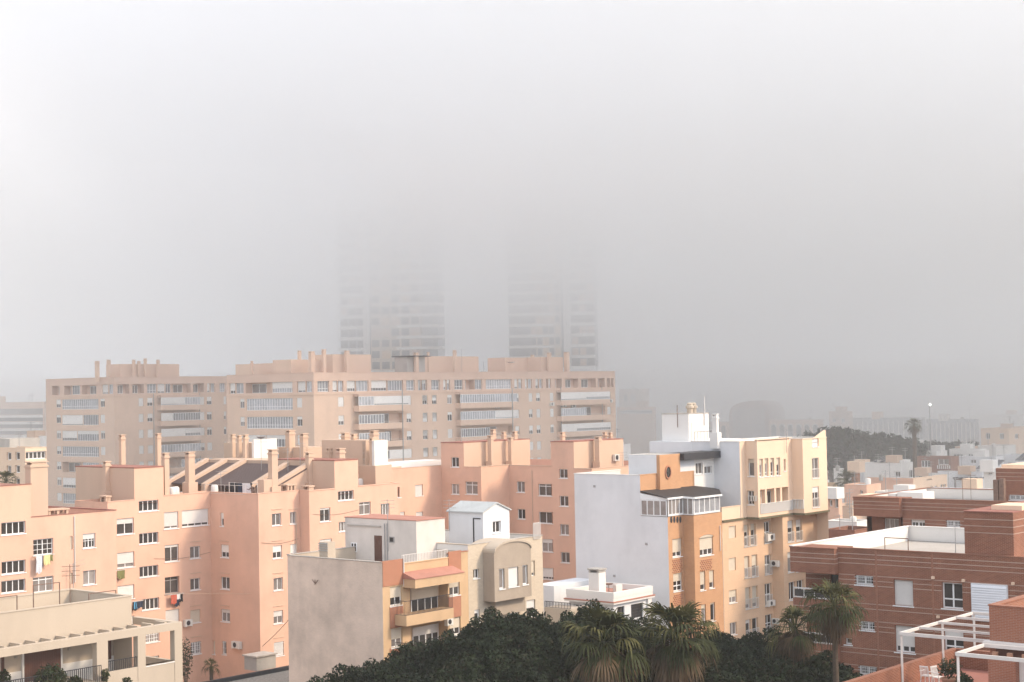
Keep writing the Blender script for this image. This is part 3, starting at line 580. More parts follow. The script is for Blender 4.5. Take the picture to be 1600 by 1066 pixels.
# ================================================================== the street row
SP = v2(at(597, 880, 115)); SL = Face(SP, D1)
def patch(B, f, z, x0, y0, x1, y1, m, o=.03, o0=-.02, name='panel'):
    a, b, c, d = f.rect(z, x0, y0, x1, y1); mb = MB(); mb.fbox(f, a, b, c, d, o0, o); B.part(name, mb, m)
def grey_house():
    fe = Face(SP, E2); L = -fe.u(449, 870); ub = SL.u(731, 870); zt = fe.z(597, 879.5); f = Face(SP, D1)
    B = Bld('terraced_house', 'house with blank stained grey side wall and orange brick street front with black balcony', 'house', SP, 0)
    u1, u2 = f.u(q(Z5,357,0)[0], 880), f.u(q(Z5,642,0)[0], 870); zf = f.z(*q(Z5,500,547))
    ra = f.rect(Z5, 402, 672, 640, 885); rb = f.rect(Z5, 408, 935, 640, 1100); f.holes += [(ra[0],ra[1],ra[2],ra[3],.9), (rb[0],rb[1],rb[2]-1,rb[3],.9)]
    K = dict(n=2, s=.58, sh='shutterb', fw_=.08)
    wins(B, f, Z5, [(278,705,352,825,K), (285,965,356,1085,K), (648,650,714,762,dict(K,s=.55)), (652,900,720,1010,dict(K,s=.6))])
    B.wall(f, 0, u1, 0, zt, 'ochre'); B.wall(f, u1, u2, 0, zf, 'ochre'); B.wall(f, u2, ub, 0, zt, 'ochre')
    B.wall(fe, -L, 0, 0, zt, 'grey')
    pL = fe.p2(-L); fb = Face(pL + D1*ub, -D1); B.wall(fb, 0, ub, 0, zt, 'beige'); fr_ = Face(f.p2(ub), -E2); B.wall(fr_, 0, L, 0, zt, 'beige')
    zr = zt - 1.0; flat(B, [SP, f.p2(ub), f.p2(ub)-E2*L, pL], zr, 'floor')
    parapet(B, fe, -L, 0, zt, zr, 'beige', cap='greycap'); parapet(B, f, 0, u1, zt, zr, 'beige', k=1, cap='terra'); parapet(B, f, u2, ub, zt, zr, 'beige', k=1, cap='terra'); parapet(B, fb, 0, ub, zt+.05, zr, 'beige', k=2, cap='greycap'); parapet(B, f, u1, u2, zf, zr, 'ochre', k=2, cap='ochre')
    for x0, y0, x1, y1 in ((230,540,357,700), (276,827,360,962), (642,484,720,648), (642,764,720,897), (276,1086,360,1200)):
        patch(B, f, Z5, x0, y0, x1, y1, 'terra', .05, name='brick_panel')
    # canopy, balcony
    cn = f.rect(Z5, 362, 625, 662, 690); mb = B.add('canopy', 'ochre'); mb.fbox(f, cn[0]-.1, cn[1], cn[3]-.75, cn[3]-.12, 0, 1.25); B.add('canopy_tiles', 'red').hexa([f.pt(cn[0]-.15,cn[3]-.12,1.3), f.pt(cn[1]+.05,cn[3]-.12,1.3), f.pt(cn[1]+.05,cn[3]-.12,0.01), f.pt(cn[0]-.15,cn[3]-.12,.01), f.pt(cn[0]-.15,cn[3]-.06,1.3), f.pt(cn[1]+.05,cn[3]-.06,1.3), f.pt(cn[1]+.05,cn[3]+.35,.01), f.pt(cn[0]-.15,cn[3]+.35,.01)])
    bl = f.off(1.2); br = bl.rect(Z5, 380, 865, 676, 930)
    for dz, nm in ((0,''), (-3.0,'')):
        o = MB(); o.fbox(f, br[0], br[1], br[2]+dz, br[3]+dz, 0, 1.2); bo = B.part('balcony', o, 'ochre')
        r_ = MB(); z0 = br[3]+dz; z1 = z0+1.05
        for (ua, ub_, face, off_) in ((br[0], br[1], f, 1.12),):
            k = railing(face, ua+.04, ub_-.04, z0, z1, off_, step=.13, r=.013); r_.v += k.v; 
            r_.f += k.f; r_.mi += k.mi
        fs = Face(f.p2(br[0]+.06), E2); k = railing(fs, .0, 1.1, z0, z1, 0, step=.13, r=.013); n0 = len(r_.v); r_.v += k.v; r_.f += [tuple(n0+i for i in t) for t in k.f]; r_.mi += k.mi
        r_.build('balcony_rail', M['darkmetal'], bo)
    bw = f.off(-.9)
    wins(B, bw, Z5, [(405,690,575,905,dict(n=4,s=.42,hole=False,sh='shutterb',fw_=.09)), (415,950,578,1130,dict(n=4,s=.3,hole=False,fw_=.09))])
    ac_unit(B, f, Z5, 614, 908, 650, 945)
    mb = MB(); u_ = f.u(*q(Z5,358,640)); mb.bar(f.pt(u_, zf+.6, .1), f.pt(u_, f.z(*q(Z5,358,705)), .1), .05); mb.bar(f.pt(u_, f.z(*q(Z5,358,705)), .1), f.pt(u_+.9, f.z(*q(Z5,358,705)), .1), .05); B.part('drainpipe', mb, 'rail')
    B.part('terrace_rail', railing(f, u1, u2, zf+.05, zf+.65, -.1, step=.16, r=.02), 'rail')
    # roof room
    fi = f.off(-3.2); P = fi.p2(fi.u(651, 860)); a, d, zp = corner_box(B, 539, 651, 695, 814.5, P, zr, 'offwhite', cap='red')
    dm = MB(); r = a.rect(Z5, 182, 388, 228, 552); dm.fbox(a, r[0], r[1], zr, r[3], 0, .04); B.part('door', dm, 'door')
    wins(B, a, Z5, [(275,395,305,432,dict(n=1,hole=False,fr='greymetal')), (36,432,72,490,dict(n=2,hole=False))])
    mb = MB()
    for x in (247, 262): u_ = a.u(*q(Z5,x,400)); mb.bar(a.pt(u_, zr, .06), a.pt(u_, zp-.3, .06), .035)
    B.part('drainpipe', mb, 'greymetal'); antenna(B, 608, 0, 780, P=(a.pt(a.u(608,830),0,.15).x, a.pt(a.u(608,830),0,.15).y, zr+1))
    mb = MB(); mb.fbox(a, a.u(*q(Z5,15,325)), a.u(*q(Z5,222,325)), a.z(*q(Z5,120,330)), a.z(*q(Z5,120,322)), 0, .1); B.part('ledge', mb, 'greycap')
    fl = fe.off(-.6); mb = MB(); uu = fl.u(*q(Z4,1062,260)); mb.fbox(fl, uu-.45, uu+.45, zr, zt+1.1, -.8, 0); o = B.part('chimney', mb, 'beige'); k = MB()
    for i in range(4): k.fbox(fl, uu-.5, uu+.5, zt+.45+i*.17, zt+.53+i*.17, .0, .06)
    k.build('louvre', M['concrete'], o)
    # old cable and bracket on the side wall
    mb = MB(); c0 = fe.pt(fe.u(494,912), fe.z(494,912), .1); c1 = Vector(at(410, 1010, 140)); N = 8
    for i in range(N): s_, t_ = i/N, (i+1)/N; g = lambda w: c0.lerp(c1, w) - Vector((0,0,1.2*math.sin(math.pi*w)*.3)); mb.bar(g(s_), g(t_), .025, n=4)
    for dx in (-.3, 0, .35): mb.bar(c0, fe.pt(fe.u(494,912)+dx, fe.z(494,912)+.3, .12), .03, n=4)
    B.part('wall_cable', mb, 'rust')
    B.finish(); return zt
GZ = grey_house()
def bay_house():
    f = Face(SL.p2(SL.u(731, 860)), D1); ub = f.u(847.5, 850); zt = f.z(*q(Z5, 765, 448)); D_ = 11.0
    B = Bld('terraced_house', 'narrow pale brick house with arched grey brown bay and a white hut on its roof', 'house', f.P, 0)
    wins(B, f, Z5, [(798,597,836,656,dict(n=2)), (1162,545,1184,640,dict(n=1,s=.8,sh='shutterb',sill=False)), (805,850,840,930,dict(n=1,fw_=.1,s=.3)), (868,842,886,900,dict(n=1)), (925,840,988,940,dict(n=2,s=.7)), (1130,790,1186,890,dict(n=1,s=.5,fw_=.1)), (1020,825,1085,940,dict(n=2,s=.5))])
    B.wall(f, 0, ub, 0, zt, 'palebrick')
    pL = f.P - E2*D_; B.wall(Face(pL, E2), 0, D_, 0, zt, 'white'); B.wall(Face(f.p2(ub), -E2), 0, D_, 0, zt, 'white'); fb = Face(pL + D1*ub, -D1); B.wall(fb, 0, ub, 0, zt, 'white')
    zr = zt-.9; flat(B, [f.P, f.p2(ub), f.p2(ub)-E2*D_, pL], zr, 'floor')
    fl = Face(pL, E2); fr_ = Face(f.p2(ub), -E2)
    parapet(B, f, 0, ub, zt, zr, 'white', cap='greycap'); parapet(B, fl, 0, D_, zt, zr, 'white', k=1, cap='beige'); parapet(B, fr_, 0, D_, zt, zr, 'white', k=2, cap='greycap'); parapet(B, fb, 0, ub, zt, zr, 'white', k=3, cap='greycap')
    # arched bay
    ua = f.u(*q(Z5,858,600)); pst = f.p2(ua); o = Face(pst, E2).u(*q(Z5,930,650)); g = f.off(o); u1 = g.u(*q(Z5,1160,620))
    z0 = g.z(*q(Z5,930,805)); zs = g.z(*q(Z5,930,497)); zp = g.z(*q(Z5,1045,424)); mb = MB(); N = 14
    hs = [g.rect(Z5,960,595,994,722), g.rect(Z5,1017,585,1081,708), g.rect(Z5,1106,572,1139,694)]
    g.holes = [(*h, .15) for h in hs]; wallgrid(mb, g, ua, u1, z0, zs, g.holes); s1 = Face(f.p2(ua), E2); wallgrid(mb, s1, 0, o, z0, zs); s2 = Face(g.p2(u1), -E2); wallgrid(mb, s2, 0, o, z0, zs)
    mb.quad(g.pt(ua,z0,-o), g.pt(u1,z0,-o), g.pt(u1,z0), g.pt(ua,z0))
    arc = [(ua+(u1-ua)*(.5-.5*math.cos(math.pi*i/N)), zs+(zp-zs)*math.sin(math.pi*i/N)) for i in range(N+1)]
    mb.poly([g.pt(u_,z_) for u_, z_ in reversed(arc)][::-1][::-1]); 
    bo = B.part('bay', mb, 'bay')
    vt = MB()
    for i in range(N): a_, b_ = arc[i], arc[i+1]; vt.hexa([g.pt(a_[0],a_[1]-.02,.1), g.pt(b_[0],b_[1]-.02,.1), g.pt(b_[0],b_[1]-.02,-o-1.5), g.pt(a_[0],a_[1]-.02,-o-1.5), g.pt(a_[0],a_[1]+.14,.1), g.pt(b_[0],b_[1]+.14,.1), g.pt(b_[0],b_[1]+.14,-o-1.5), g.pt(a_[0],a_[1]+.14,-o-1.5)])
    vt.build('vault', M['beige'], bo)
    for h, s in zip(hs, (.05, .93, .05)): win(B, g, h, n=1, s=s, fw_=.1, g='glassl')
    rc = MB(); rc.fbox(f, ua+.8, u1, z0-1.2, z0-.02, 0, .5); rc.build('bay_foot', M['bay'], bo)
    # hut on the roof
    xC = q(Z5,862,0)[0]; fi = f.off(-2.2); P = fi.p2(fi.u(xC, 845)); fe = Face(P, E2); fd = Face(P, D1); ul = -fe.u(q(Z5,645,0)[0], 825); ur = fd.u(q(Z5,1025,0)[0], 825); ze = fe.z(*q(Z5,862,245)); zp = fd.z(*q(Z5,945,186))
    H = MB(); hw = fd.rect(Z5,920,297,971,370); fd.holes = [(*hw, .14)]; wallgrid(H, fe, -ul, 0, zr, ze); wallgrid(H, fd, 0, ur, zr, ze, fd.holes); fb2 = Face(fd.p2(ur), -E2); wallgrid(H, fb2, 0, ul, zr, ze); fg = Face(fb2.p2(ul), -D1); wallgrid(H, fg, 0, ur, zr, ze)
    H.poly([fd.pt(0,ze), fd.pt(ur,ze), fd.pt(ur/2,zp)]); H.poly([fg.pt(0,ze), fg.pt(ur,ze), fg.pt(ur/2,zp)]); ho = B.part('roof_hut', H, 'bluewhite')
    win(B, fd, hw, n=2)
    R_ = MB()
    for s_ in (0, 1):
        ua_, ub2 = (-.15, ur/2) if s_ == 0 else (ur+.15, ur/2); k = (zp-ze)/(ur/2); z_a = ze-.15*k
        p = [fd.pt(ua_,z_a,.12), fd.pt(ub2,zp,.12), fd.pt(ub2,zp,-ul-.12), fd.pt(ua_,z_a,-ul-.12)]
        if s_: p = p[::-1]
        R_.hexa([x+Vector((0,0,.01)) for x in p] + [x+Vector((0,0,.11)) for x in p])
    R_.build('hut_roof', M['corr'], ho)
    dr = fe.rect(Z5,806,285,846,432); dm = MB(); dm.fbox(fe, dr[0], dr[1], zr, dr[3], 0, .03); d_ = dm.build('door', M['bluewhite'], ho); dm = MB(); dm.fbox(fe, dr[0]-.1, dr[0], zr, dr[3]+.08, 0, .08); dm.fbox(fe, dr[0]-.001, dr[1], dr[3], dr[3]+.08, 0, .081); dm.build('door_frame', M['darkmetal'], ho)
    B.part('roof_gate', railing(f, f.u(*q(Z5,1172,410)), f.u(*q(Z5,1214,410)), zt-.2, zt+1.1, .06, step=.12, r=.02), 'rail')
    antenna(B, 705, 0, 780, P=(*fe.p2(-ul*.93, .2), zr+1.5))
    B.finish()
bay_house()
def white_house():
    P = SL.p2(SL.u(958, 930)) ; fe = Face(P, E2); fd = Face(P, D1); ul = -fe.u(q(Z7,105,0)[0], 935); ur = fd.u(q(Z7,553,0)[0], 930); zt = fe.z(*q(Z7,350,552))
    B = Bld('small_house', 'small flat roofed white house with a square chimney and brown cornice line', 'house', P, 0)
    wins(B, fe, Z7, [(132,585,176,616,dict(n=2,sill=False)), (245,590,278,626,dict(n=1,sill=False))]); wins(B, fd, Z7, [(372,597,412,660,dict(n=2,sill=False,fr='darkmetal')), (448,580,516,660,dict(n=4,grid=4,sill=False,fr='darkmetal'))])
    B.wall(fe, -ul, 0, 0, zt-.3, 'bluewhite'); B.wall(fd, 0, ur, 0, zt-.3, 'bluewhite'); B.wall(Face(fd.p2(ur), -E2), 0, ul, 0, zt-.3, 'white'); B.wall(Face(fe.p2(-ul)+D1*ur, -D1), 0, ur, 0, zt-.3, 'white')
    c = [P, fd.p2(ur), fd.p2(ur)-E2*ul, fe.p2(-ul)]; ctr = (c[0]+c[2])/2
    def ring(mb, za, zb, ex): o = [p+(p-ctr).normalized()*ex for p in c]; mb.hexa([(p.x,p.y,za) for p in o]+[(p.x,p.y,zb) for p in o])
    mb = MB(); ring(mb, zt-.5, zt-.36, .45); B.part('cornice', mb, 'white'); mb = MB(); ring(mb, zt-.36, zt-.26, .5); B.part('cornice_tiles', mb, 'red'); mb = MB(); ring(mb, zt-.26, zt+.05, .25); B.part('parapet_base', mb, 'white')
    zr = zt+.06; 
    for f, a, b, k in ((fe,-ul,0,0), (fd,0,ur,1), (Face(fd.p2(ur), -E2),0,ul,2), (Face(fe.p2(-ul)+D1*ur, -D1),0,ur,3)):
        B.add('parapet', 'white').fbox(f, a-.2+k*.004, b+.2-k*.004, zt+.04, zt+.5-k*.004, -.05, .2-k*.003)
    flat(B, [ctr+(p-ctr)*.96 for p in c], zr, 'red')
    fi = fe.off(-.6); a, b = fi.u(920, 910), fi.u(932, 910); mb = MB(); zc = fi.z(930, 889); mb.fbox(fi, a, b+.25, zr, zc-.35, -1.0, 0); o = B.part('chimney', mb, 'white'); mb = MB(); mb.fbox(fi, a-.08, b+.33, zc-.12, zc, -1.08, .08); 
    for u_ in (a, b+.05): mb.fbox(fi, u_, u_+.2, zc-.35, zc-.12, -1, 0)
    mb.build('chimney_cap', M['concrete'], o)
    mb = MB(); pp = v2(fd.p2(ur*.42, -ul*.45)); mb.lathe((pp.x,pp.y,zr+.7), [(.02,.0),(.3,.04),(.42,.14)], 14); mb.bar((pp.x,pp.y,zr),(pp.x,pp.y,zr+.7),.03); B.part('satellite_dish', mb, 'rust')
    mb = MB(); mb.box(fd.p2(ur*.6, -ul*.4), .9, .35, zr+.02, zr+.65, D1); B.part('air_conditioner', mb, 'ac')
    B.add('corner_pilaster', 'white').fbox(fd, ur-.55, ur-.02, 0, zt-.5, 0, .2)
    # lower annex and rail
    pa = fe.p2(-ul); fa = Face(pa - D1*.0, E2).off(-.8); la = -fa.u(866, 945) ; za = fa.z(*q(Z7,100,490)); mb = MB(); mb.fbox(fa, -la, -ul+.2, 0, za, -6, 0); B.part('annex', mb, 'bluewhite')
    fo = fe.off(2.5); B.part('railing', railing(fo, fo.u(*q(Z7,-30,590)), fo.u(*q(Z7,112,590)), fo.z(*q(Z7,50,606)), fo.z(*q(Z7,50,572)), 0, step=.16, r=.02), 'darkmetal')
    mb = MB(); mb.fbox(fo, fo.u(*q(Z7,-30,590)), fo.u(*q(Z7,112,590)), 0, fo.z(*q(Z7,50,607)), -2, .1); mb.fbox(fo, fo.u(*q(Z7,172,590)), fo.u(*q(Z7,200,590)), 0, fo.z(*q(Z7,186,594)), -.5, .0); B.part('garden_wall', mb, 'beige')
    B.finish()
white_house()
def orange_house():
    P = SL.p2(SL.u(1044, 840)); fe = Face(P, E2); L = -fe.u(897.5, 760); zt1 = fe.z(960, 742); zt0 = fe.z(1043, 808); s = -fe.u(1000.3, 760)
    B = Bld('apartment_house', 'tall house with blank white side wall, orange brick bay front and glazed roof terrace', 'apartment house', P, 0)
    ch = clip_chain(P, [(D1, 1067.7, 850), (E2, 1084.7, 850), (D1, 1128.5, 850)]); a, b, c = ch
    S_ = dict(sh='shutterb', fw_=.09)
    wins(B, a, B7, [(650,540,707,648,dict(n=2,s=.74,**S_)), (655,745,710,852,dict(n=2,s=.45,tr=.3,**S_)), (657,950,712,1060,dict(n=2,s=.5,**S_))])
    wins(B, c, B7, [(812,532,892,640,dict(n=3,s=.66,**S_)), (815,735,846,848,dict(n=1,s=.7,**S_)), (869,728,898,835,dict(n=1,s=.68,**S_)), (822,932,850,1050,dict(n=1,s=.2,**S_)), (876,920,904,1030,dict(n=1,s=.1,**S_))])
    for f in ch: B.wall(f, 0, f.L, 0, zt0, 'orange')
    # arch head of the wide window, lattice panels
    r = c.rect(B7,812,532,892,640); mb = MB(); N = 10; uc = (r[0]+r[1])/2; w_ = (r[1]-r[0])/2; h_ = c.z(*q(B7,850,516))-r[3]
    mb.poly([c.pt(uc-w_*math.cos(math.pi*i/N), r[3]+h_*math.sin(math.pi*i/N), .02) for i in range(N+1)][::-1]); B.part('arch_panel', mb, 'shutterb')
    mb = MB()
    for i in range(N): t0, t1 = math.pi*i/N, math.pi*(i+1)/N; mb.hexa([c.pt(uc-w_*math.cos(t)*k_, r[3]+h_*math.sin(t)*k_+ (.0), o) for o in (0,.06) for t, k_ in ((t0,1.02),(t1,1.02),(t1,1.14),(t0,1.14))])
    B.part('arch_trim', mb, 'orange')
    for f, x0, y0, x1, y1 in ((a,650,655,712,738), (c,815,648,890,726), (a,655,862,715,935)):
        lt = MB(); r = f.rect(B7, x0, y0, x1, y1); nz = int((r[3]-r[2])/.17); nu = int((r[1]-r[0])/.3)
        for j in range(nz):
            for i in range(nu): u_ = r[0]+(i+.25+.5*(j % 2))*(r[1]-r[0])/(nu+.5); lt.fbox(f, u_-.085, u_+.085, r[2]+j*.17, r[2]+j*.17+.085, 0, .06)
        B.part('brick_lattice', lt, 'terra')
    B.wall(fe, -L, -s, 0, zt1, 'bluewhite'); B.wall(fe, -s, 0, 0, zt0, 'bluewhite')
    pe = c.p2(c.L); fr_ = Face(pe, -E2); B.wall(fr_, 0, L, 0, zt0, 'white'); pl = fe.p2(-L); W = (pe-P).dot(D1); fb = Face(pl + D1*W, -D1); B.wall(fb, 0, W, 0, zt1, 'white')
    flat(B, [P, a.p2(a.L), b.p2(b.L), pe, pe-E2*(s+b.L), P-E2*s], zt0, 'floor')
    for x, y in ((929, 760), (1010, 850), (960, 900)): r_ = fe.hit(x, y); mb = MB(); mb.fbox(fe, r_[0]-.12, r_[0]+.12, r_[1]-.1, r_[1]+.1, 0, .05); B.part('wall_vent', mb, 'greymetal')
    ps = P-E2*s; fs = Face(ps, D1); zr = zt1-.8
    t0, t1, t2, t3 = fs.u(1026,735), fs.u(1058,735), fs.u(1084.8,735), fs.u(1117,735); zw = fs.z(1100, 716); ztw = fs.z(1026, 711)
    wins(B, fs, B7, [(788,88,832,156,dict(n=2)), (840,108,886,153,dict(n=2))])
    B.wall(fs, 0, t0, zt0, zt1, 'orange'); B.wall(fs, t0, t2, zt0, zt1, 'orange'); B.wall(fs, t2, t3, zt0, zw, 'white'); B.wall(fs, t1, t2, zt1, zw, 'bluewhite')
    flat(B, [ps, fs.p2(t2), fs.p2(t2)-E2*(L-s), pl], zr, 'concrete'); parapet(B, fe, -L, -s, zt1, zr, 'white', cap='white'); parapet(B, fs, 0, t0, zt1, zr, 'white', cap='orange', k=1); parapet(B, fb, 0, W, zt1, zr, 'white', cap='white', k=2)
    ft = fs.off(.35); lt_ = -Face(ft.p2(t0), E2).u(982, 725); B.wall(ft, t0, t1, zt0, ztw, 'orange'); B.wall(Face(ft.p2(t0), E2), -.35, 0, zt0, ztw, 'orange'); B.wall(Face(ft.p2(t0), E2), -lt_, -.35, zt1-.9, ztw, 'bluewhite'); B.wall(Face(ft.p2(t1), -E2), 0, lt_, zt1-1, ztw, 'white'); B.wall(Face(ft.p2(t1)-E2*lt_, -D1), 0, t1-t0, zt1-1, ztw, 'white')
    cs = [ft.p2(t0), ft.p2(t1), ft.p2(t1)-E2*lt_, ft.p2(t0)-E2*lt_]; flat(B, cs, ztw-.02, 'concrete')
    ou = ft.u(*q(B7,622,145)); oz = ft.z(*q(B7,622,145)); mb = MB(); mb.poly([ft.pt(ou+.38*math.cos(k*math.pi/9), oz+.5*math.sin(k*math.pi/9), .03) for k in range(18)]); po = B.part('porthole', mb, 'glass'); mb = MB()
    for k in range(18):
        t_, t2_ = k*math.pi/9, (k+1)*math.pi/9; mb.hexa([ft.pt(ou+math.cos(t)*.38*e_, oz+math.sin(t)*.5*e_, o_) for o_ in (0,.1) for t, e_ in ((t_,1),(t2_,1),(t2_,1.25),(t_,1.25))])
    mb.build('porthole_frame', M['terra'], po)
    # black awning under the neighbour's roof
    am = B.add('awning', 'darkmetal'); r = fs.rect(B7, 680, 25, 893, 66); am.fbox(fs, t1+.02, t3+.3, r[2], r[3], -1.5, .8)
    # glazed terrace
    zg = fe.z(*q(B7,612,302)); eh = .0
    zf = zt0+.05
    win(B, fe, (-s+.05, -.05, zf+.0, zg-.15), n=4, hole=False, fw_=.09, g='glassl', name='glazed_screen'); bd = MB(); zr_ = fs.z(*q(B7,470,268)); bd.poly([fe.pt(-s,zg-.14,.02), fe.pt(0,zg-.14,.02), fe.pt(0,zg+.02,.02), fe.pt(-s,zr_,.02)]); B.part('gable_board', bd, 'frame')
    win(B, a, (.02, a.L, zf, zg-.05), n=4, hole=False, fw_=.08, g='glassl', name='glazed_screen', tr=.08); win(B, b, (.02, b.L, zf, zg-.05), n=2, hole=False, fw_=.08, g='glassl', name='glazed_screen'); win(B, c, (.02, c.L*.93, zf, zg-.05), n=5, hole=False, fw_=.09, g='glassb', name='glazed_screen', tr=.08)
    fw2 = Face(c.p2(c.L*.93), -E2); win(B, fw2, (.02, b.L+s-.1, zf, zg-.05), n=4, hole=False, name='glazed_screen', g='glassl')
    rf = MB(); zh = fs.z(*q(B7,770,233)); k_ = .16
    pts = [a.pt(-.2,zg,.15), a.pt(a.L-.15,zg,.15), c.pt(-.15,zg-.05,.2), c.pt(c.L*.95,zg-.05,.2), fs.pt(fs.u(*q(B7,925,262)),zh-.5,.02), fs.pt(t2,zh,.02), fs.pt(-.05,zr_+.12,.02)]
    rf.poly([p+Vector((0,0,.1)) for p in pts]); rf.poly([p for p in pts][::-1])
    for i in range(len(pts)): p0, p1 = pts[i], pts[(i+1) % len(pts)]; rf.quad(p0, p1, p1+Vector((0,0,.1)), p0+Vector((0,0,.1)))
    ro = B.part('terrace_roof', rf, 'blackroof'); gt = MB()
    for i in range(3): gt.beam(pts[i]+Vector((0,0,.0)), pts[i+1], .14, .16)
    gt.build('gutter', M['frame'], ro)
    mb = MB(); 
    for i in range(4): r = a.rect(B7, 634+i*18, 412, 650+i*18, 442); uc, zc = (r[0]+r[1])/2, (r[2]+r[3])/2; mb.poly([a.pt(uc+.17*math.cos(k*math.pi/6), zc+.3*math.sin(k*math.pi/6), .03) for k in range(12)])
    B.part('vent_ornament', mb, 'darkmetal')
    mb = MB(); uu = fs.u(*q(B7,687,200)); mb.bar(fs.pt(uu, fs.z(*q(B7,687,235)), .1), fs.pt(uu, fs.z(*q(B7,687,170)), .1), .05); uu = fs.u(*q(B7,775,200)); mb.bar(fs.pt(uu, zt1-2.2, .1), fs.pt(uu, zt1, .1), .04); uu = c.u(*q(B7,930,520)); mb.bar(c.pt(uu, zt0-3.5, .08), c.pt(uu, zt0-1.2, .08), .04); B.part('drainpipe', mb, 'rail')
    B.finish()
orange_house()
def cream_house():
    P = SL.p2(SL.u(1129, 850)); lo_ = clip_chain(P, [(D1, 1206, 850), (E2, 1223.5, 850), (D1, 1291, 800)]); a, b, c = lo_
    zl = a.z(1131, 814); zp = a.z(1135, 793); U0 = SL.p2(SL.u(1157, 760)); up = clip_chain(U0, [(D1, 1165.4, 740), (E2, 1183.7, 740), (D1, 1237.5, 740), (E2, 1255, 740), (D1, 1292.5, 740)]); A_, B_, C_, D_, E_ = up
    B = Bld('apartment_house', 'cream apartment house with stepped upper bays, dark ledge line and balustraded balcony', 'apartment house', P, 0)
    zt = A_.z(1157, 690.5); S_ = dict(sh='shutterb', rec=.2)
    wins(B, B_, Z6, [(1097,345,1131,442,dict(n=1,s=.25,**S_)), (1094,522,1130,600,dict(n=2,**S_))])
    wins(B, C_, Z6, [(1160,345,1181,445,dict(n=1,s=.35,tr=.2,**S_)), (1190,342,1211,442,dict(n=1,s=.3,tr=.2,**S_)), (1222,340,1243,440,dict(n=1,s=.25,tr=.2,**S_)), (1255,338,1276,438,dict(n=1,s=.4,tr=.2,**S_)), (1295,346,1307,412,dict(n=1,fw_=.1,**S_))])
    rc = C_.rect(Z6, 1165, 508, 1322, 640); C_.holes.append((*rc, 1.1)); Cb = C_.off(-1.1); wins(B, Cb, Z6, [(1168,520,1195,625,dict(n=1,hole=False)), (1200,520,1240,625,dict(n=2,hole=False)), (1292,515,1318,605,dict(n=1,s=.95,hole=False))])
    wins(B, E_, Z6, [(1453,230,1489,278,dict(n=2,s=.97)), (1453,340,1490,452,dict(n=2,tr=.45,g='glassl')), (1455,500,1492,614,dict(n=2,s=.28,tr=.4)),])
    rd = D_.rect(Z6, 1343, 500, 1400, 600)
    W2 = dict(fw_=.08, rec=.2)
    wins(B, a, Z6, [(990,718,1030,786,dict(n=1,s=.99,sh='shutterb',sill=False)), (1075,710,1103,832,dict(n=1,tr=.4,s=.35,sh='shutterb',**W2)), (1112,705,1141,826,dict(n=1,tr=.35,s=.3,sh='shutterb',**W2)), (1187,692,1224,812,dict(n=2,tr=.5,s=.05,**W2)),
        (990,895,1030,966,dict(n=1,s=.99,sh='shutterb',sill=False)), (1077,885,1106,1006,dict(n=1,s=.55,sh='shutterb',**W2)), (1118,877,1150,1000,dict(n=1,s=.5,sh='shutterb',**W2)), (1190,878,1228,986,dict(n=2,tr=.5,**W2)),
        (993,505,1035,577,dict(n=2,s=.55,z=Z7,sh='shutterb')), (1083,490,1113,610,dict(n=1,s=.8,z=Z7,sh='shutterb',**W2)), (1122,482,1153,602,dict(n=1,s=.8,z=Z7,sh='shutterb',**W2)), (1192,468,1230,592,dict(n=2,tr=.5,z=Z7,**W2)),
        (997,685,1035,755,dict(n=2,z=Z7)), (1085,670,1115,772,dict(n=1,z=Z7,s=.2,**W2)), (1122,660,1155,776,dict(n=1,z=Z7,**W2)), (1195,640,1235,765,dict(n=2,z=Z7,tr=.6,**W2)),
        (997,860,1035,930,dict(n=2,z=Z7)), (1085,850,1155,950,dict(n=2,z=Z7)), (1195,820,1235,940,dict(n=2,z=Z7))])
    wins(B, c, Z6, [(1317,688,1350,806,dict(n=1,s=.35,tr=.4,**W2)), (1364,682,1397,800,dict(n=1,s=.35,tr=.4,**W2)), (1317,862,1350,975,dict(n=1,s=.3,**W2)), (1364,855,1397,970,dict(n=1,s=.3,**W2)), (1325,460,1362,560,dict(n=2,z=Z7,**W2)), (1370,450,1408,550,dict(n=2,z=Z7,**W2)), (1325,640,1362,740,dict(n=2,z=Z7,**W2))])
    # french-window rails
    for f, z, l in ((a, Z6, [(1073,770,1143,830),(1185,755,1226,812),(1076,945,1152,1004),(1188,930,1230,986)]), (a, Z7, [(1082,550,1155,608),(1190,530,1232,590),(1084,720,1157,772),(1193,700,1237,762)]), (c, Z6, [(1315,750,1352,804),(1362,744,1399,798)]), (E_, Z6, [(1452,400,1491,450),(1454,560,1493,612)])):
        for x0, y0, x1, y1 in l: k = railing(f, *f.rect(z,x0,y0,x1,y1), .08, step=.14, r=.012); B.part('window_guard', k, 'rail')
    for f in lo_: B.wall(f, 0, f.L, 0, zl, 'creamtile')
    uu = a.u(1157, 800); B.wall(a, 0, uu, zl, zp, 'cream'); B.wall(Face(P, E2), -4, 0, zl-1, zp, 'cream')
    parapet(B, a, 0, uu, zp, zl-.0, 'cream', cap='cream')
    Bp = Face(U0, E2); Lb = -Bp.u(1015, 698); Ls = -Bp.u(1081, 740); zb = Bp.z(1015, 707.5)
    B.wall(Bp, -Ls, 0, zl-.5, zt, 'bluewhite')
    band = MB(); band.fbox(Bp, -Lb, -Ls, zb, zt, -9, .02); B.part('roof_band', band, 'bluewhite')
    for f in up: B.wall(f, 0, f.L, zl, zt, 'cream')
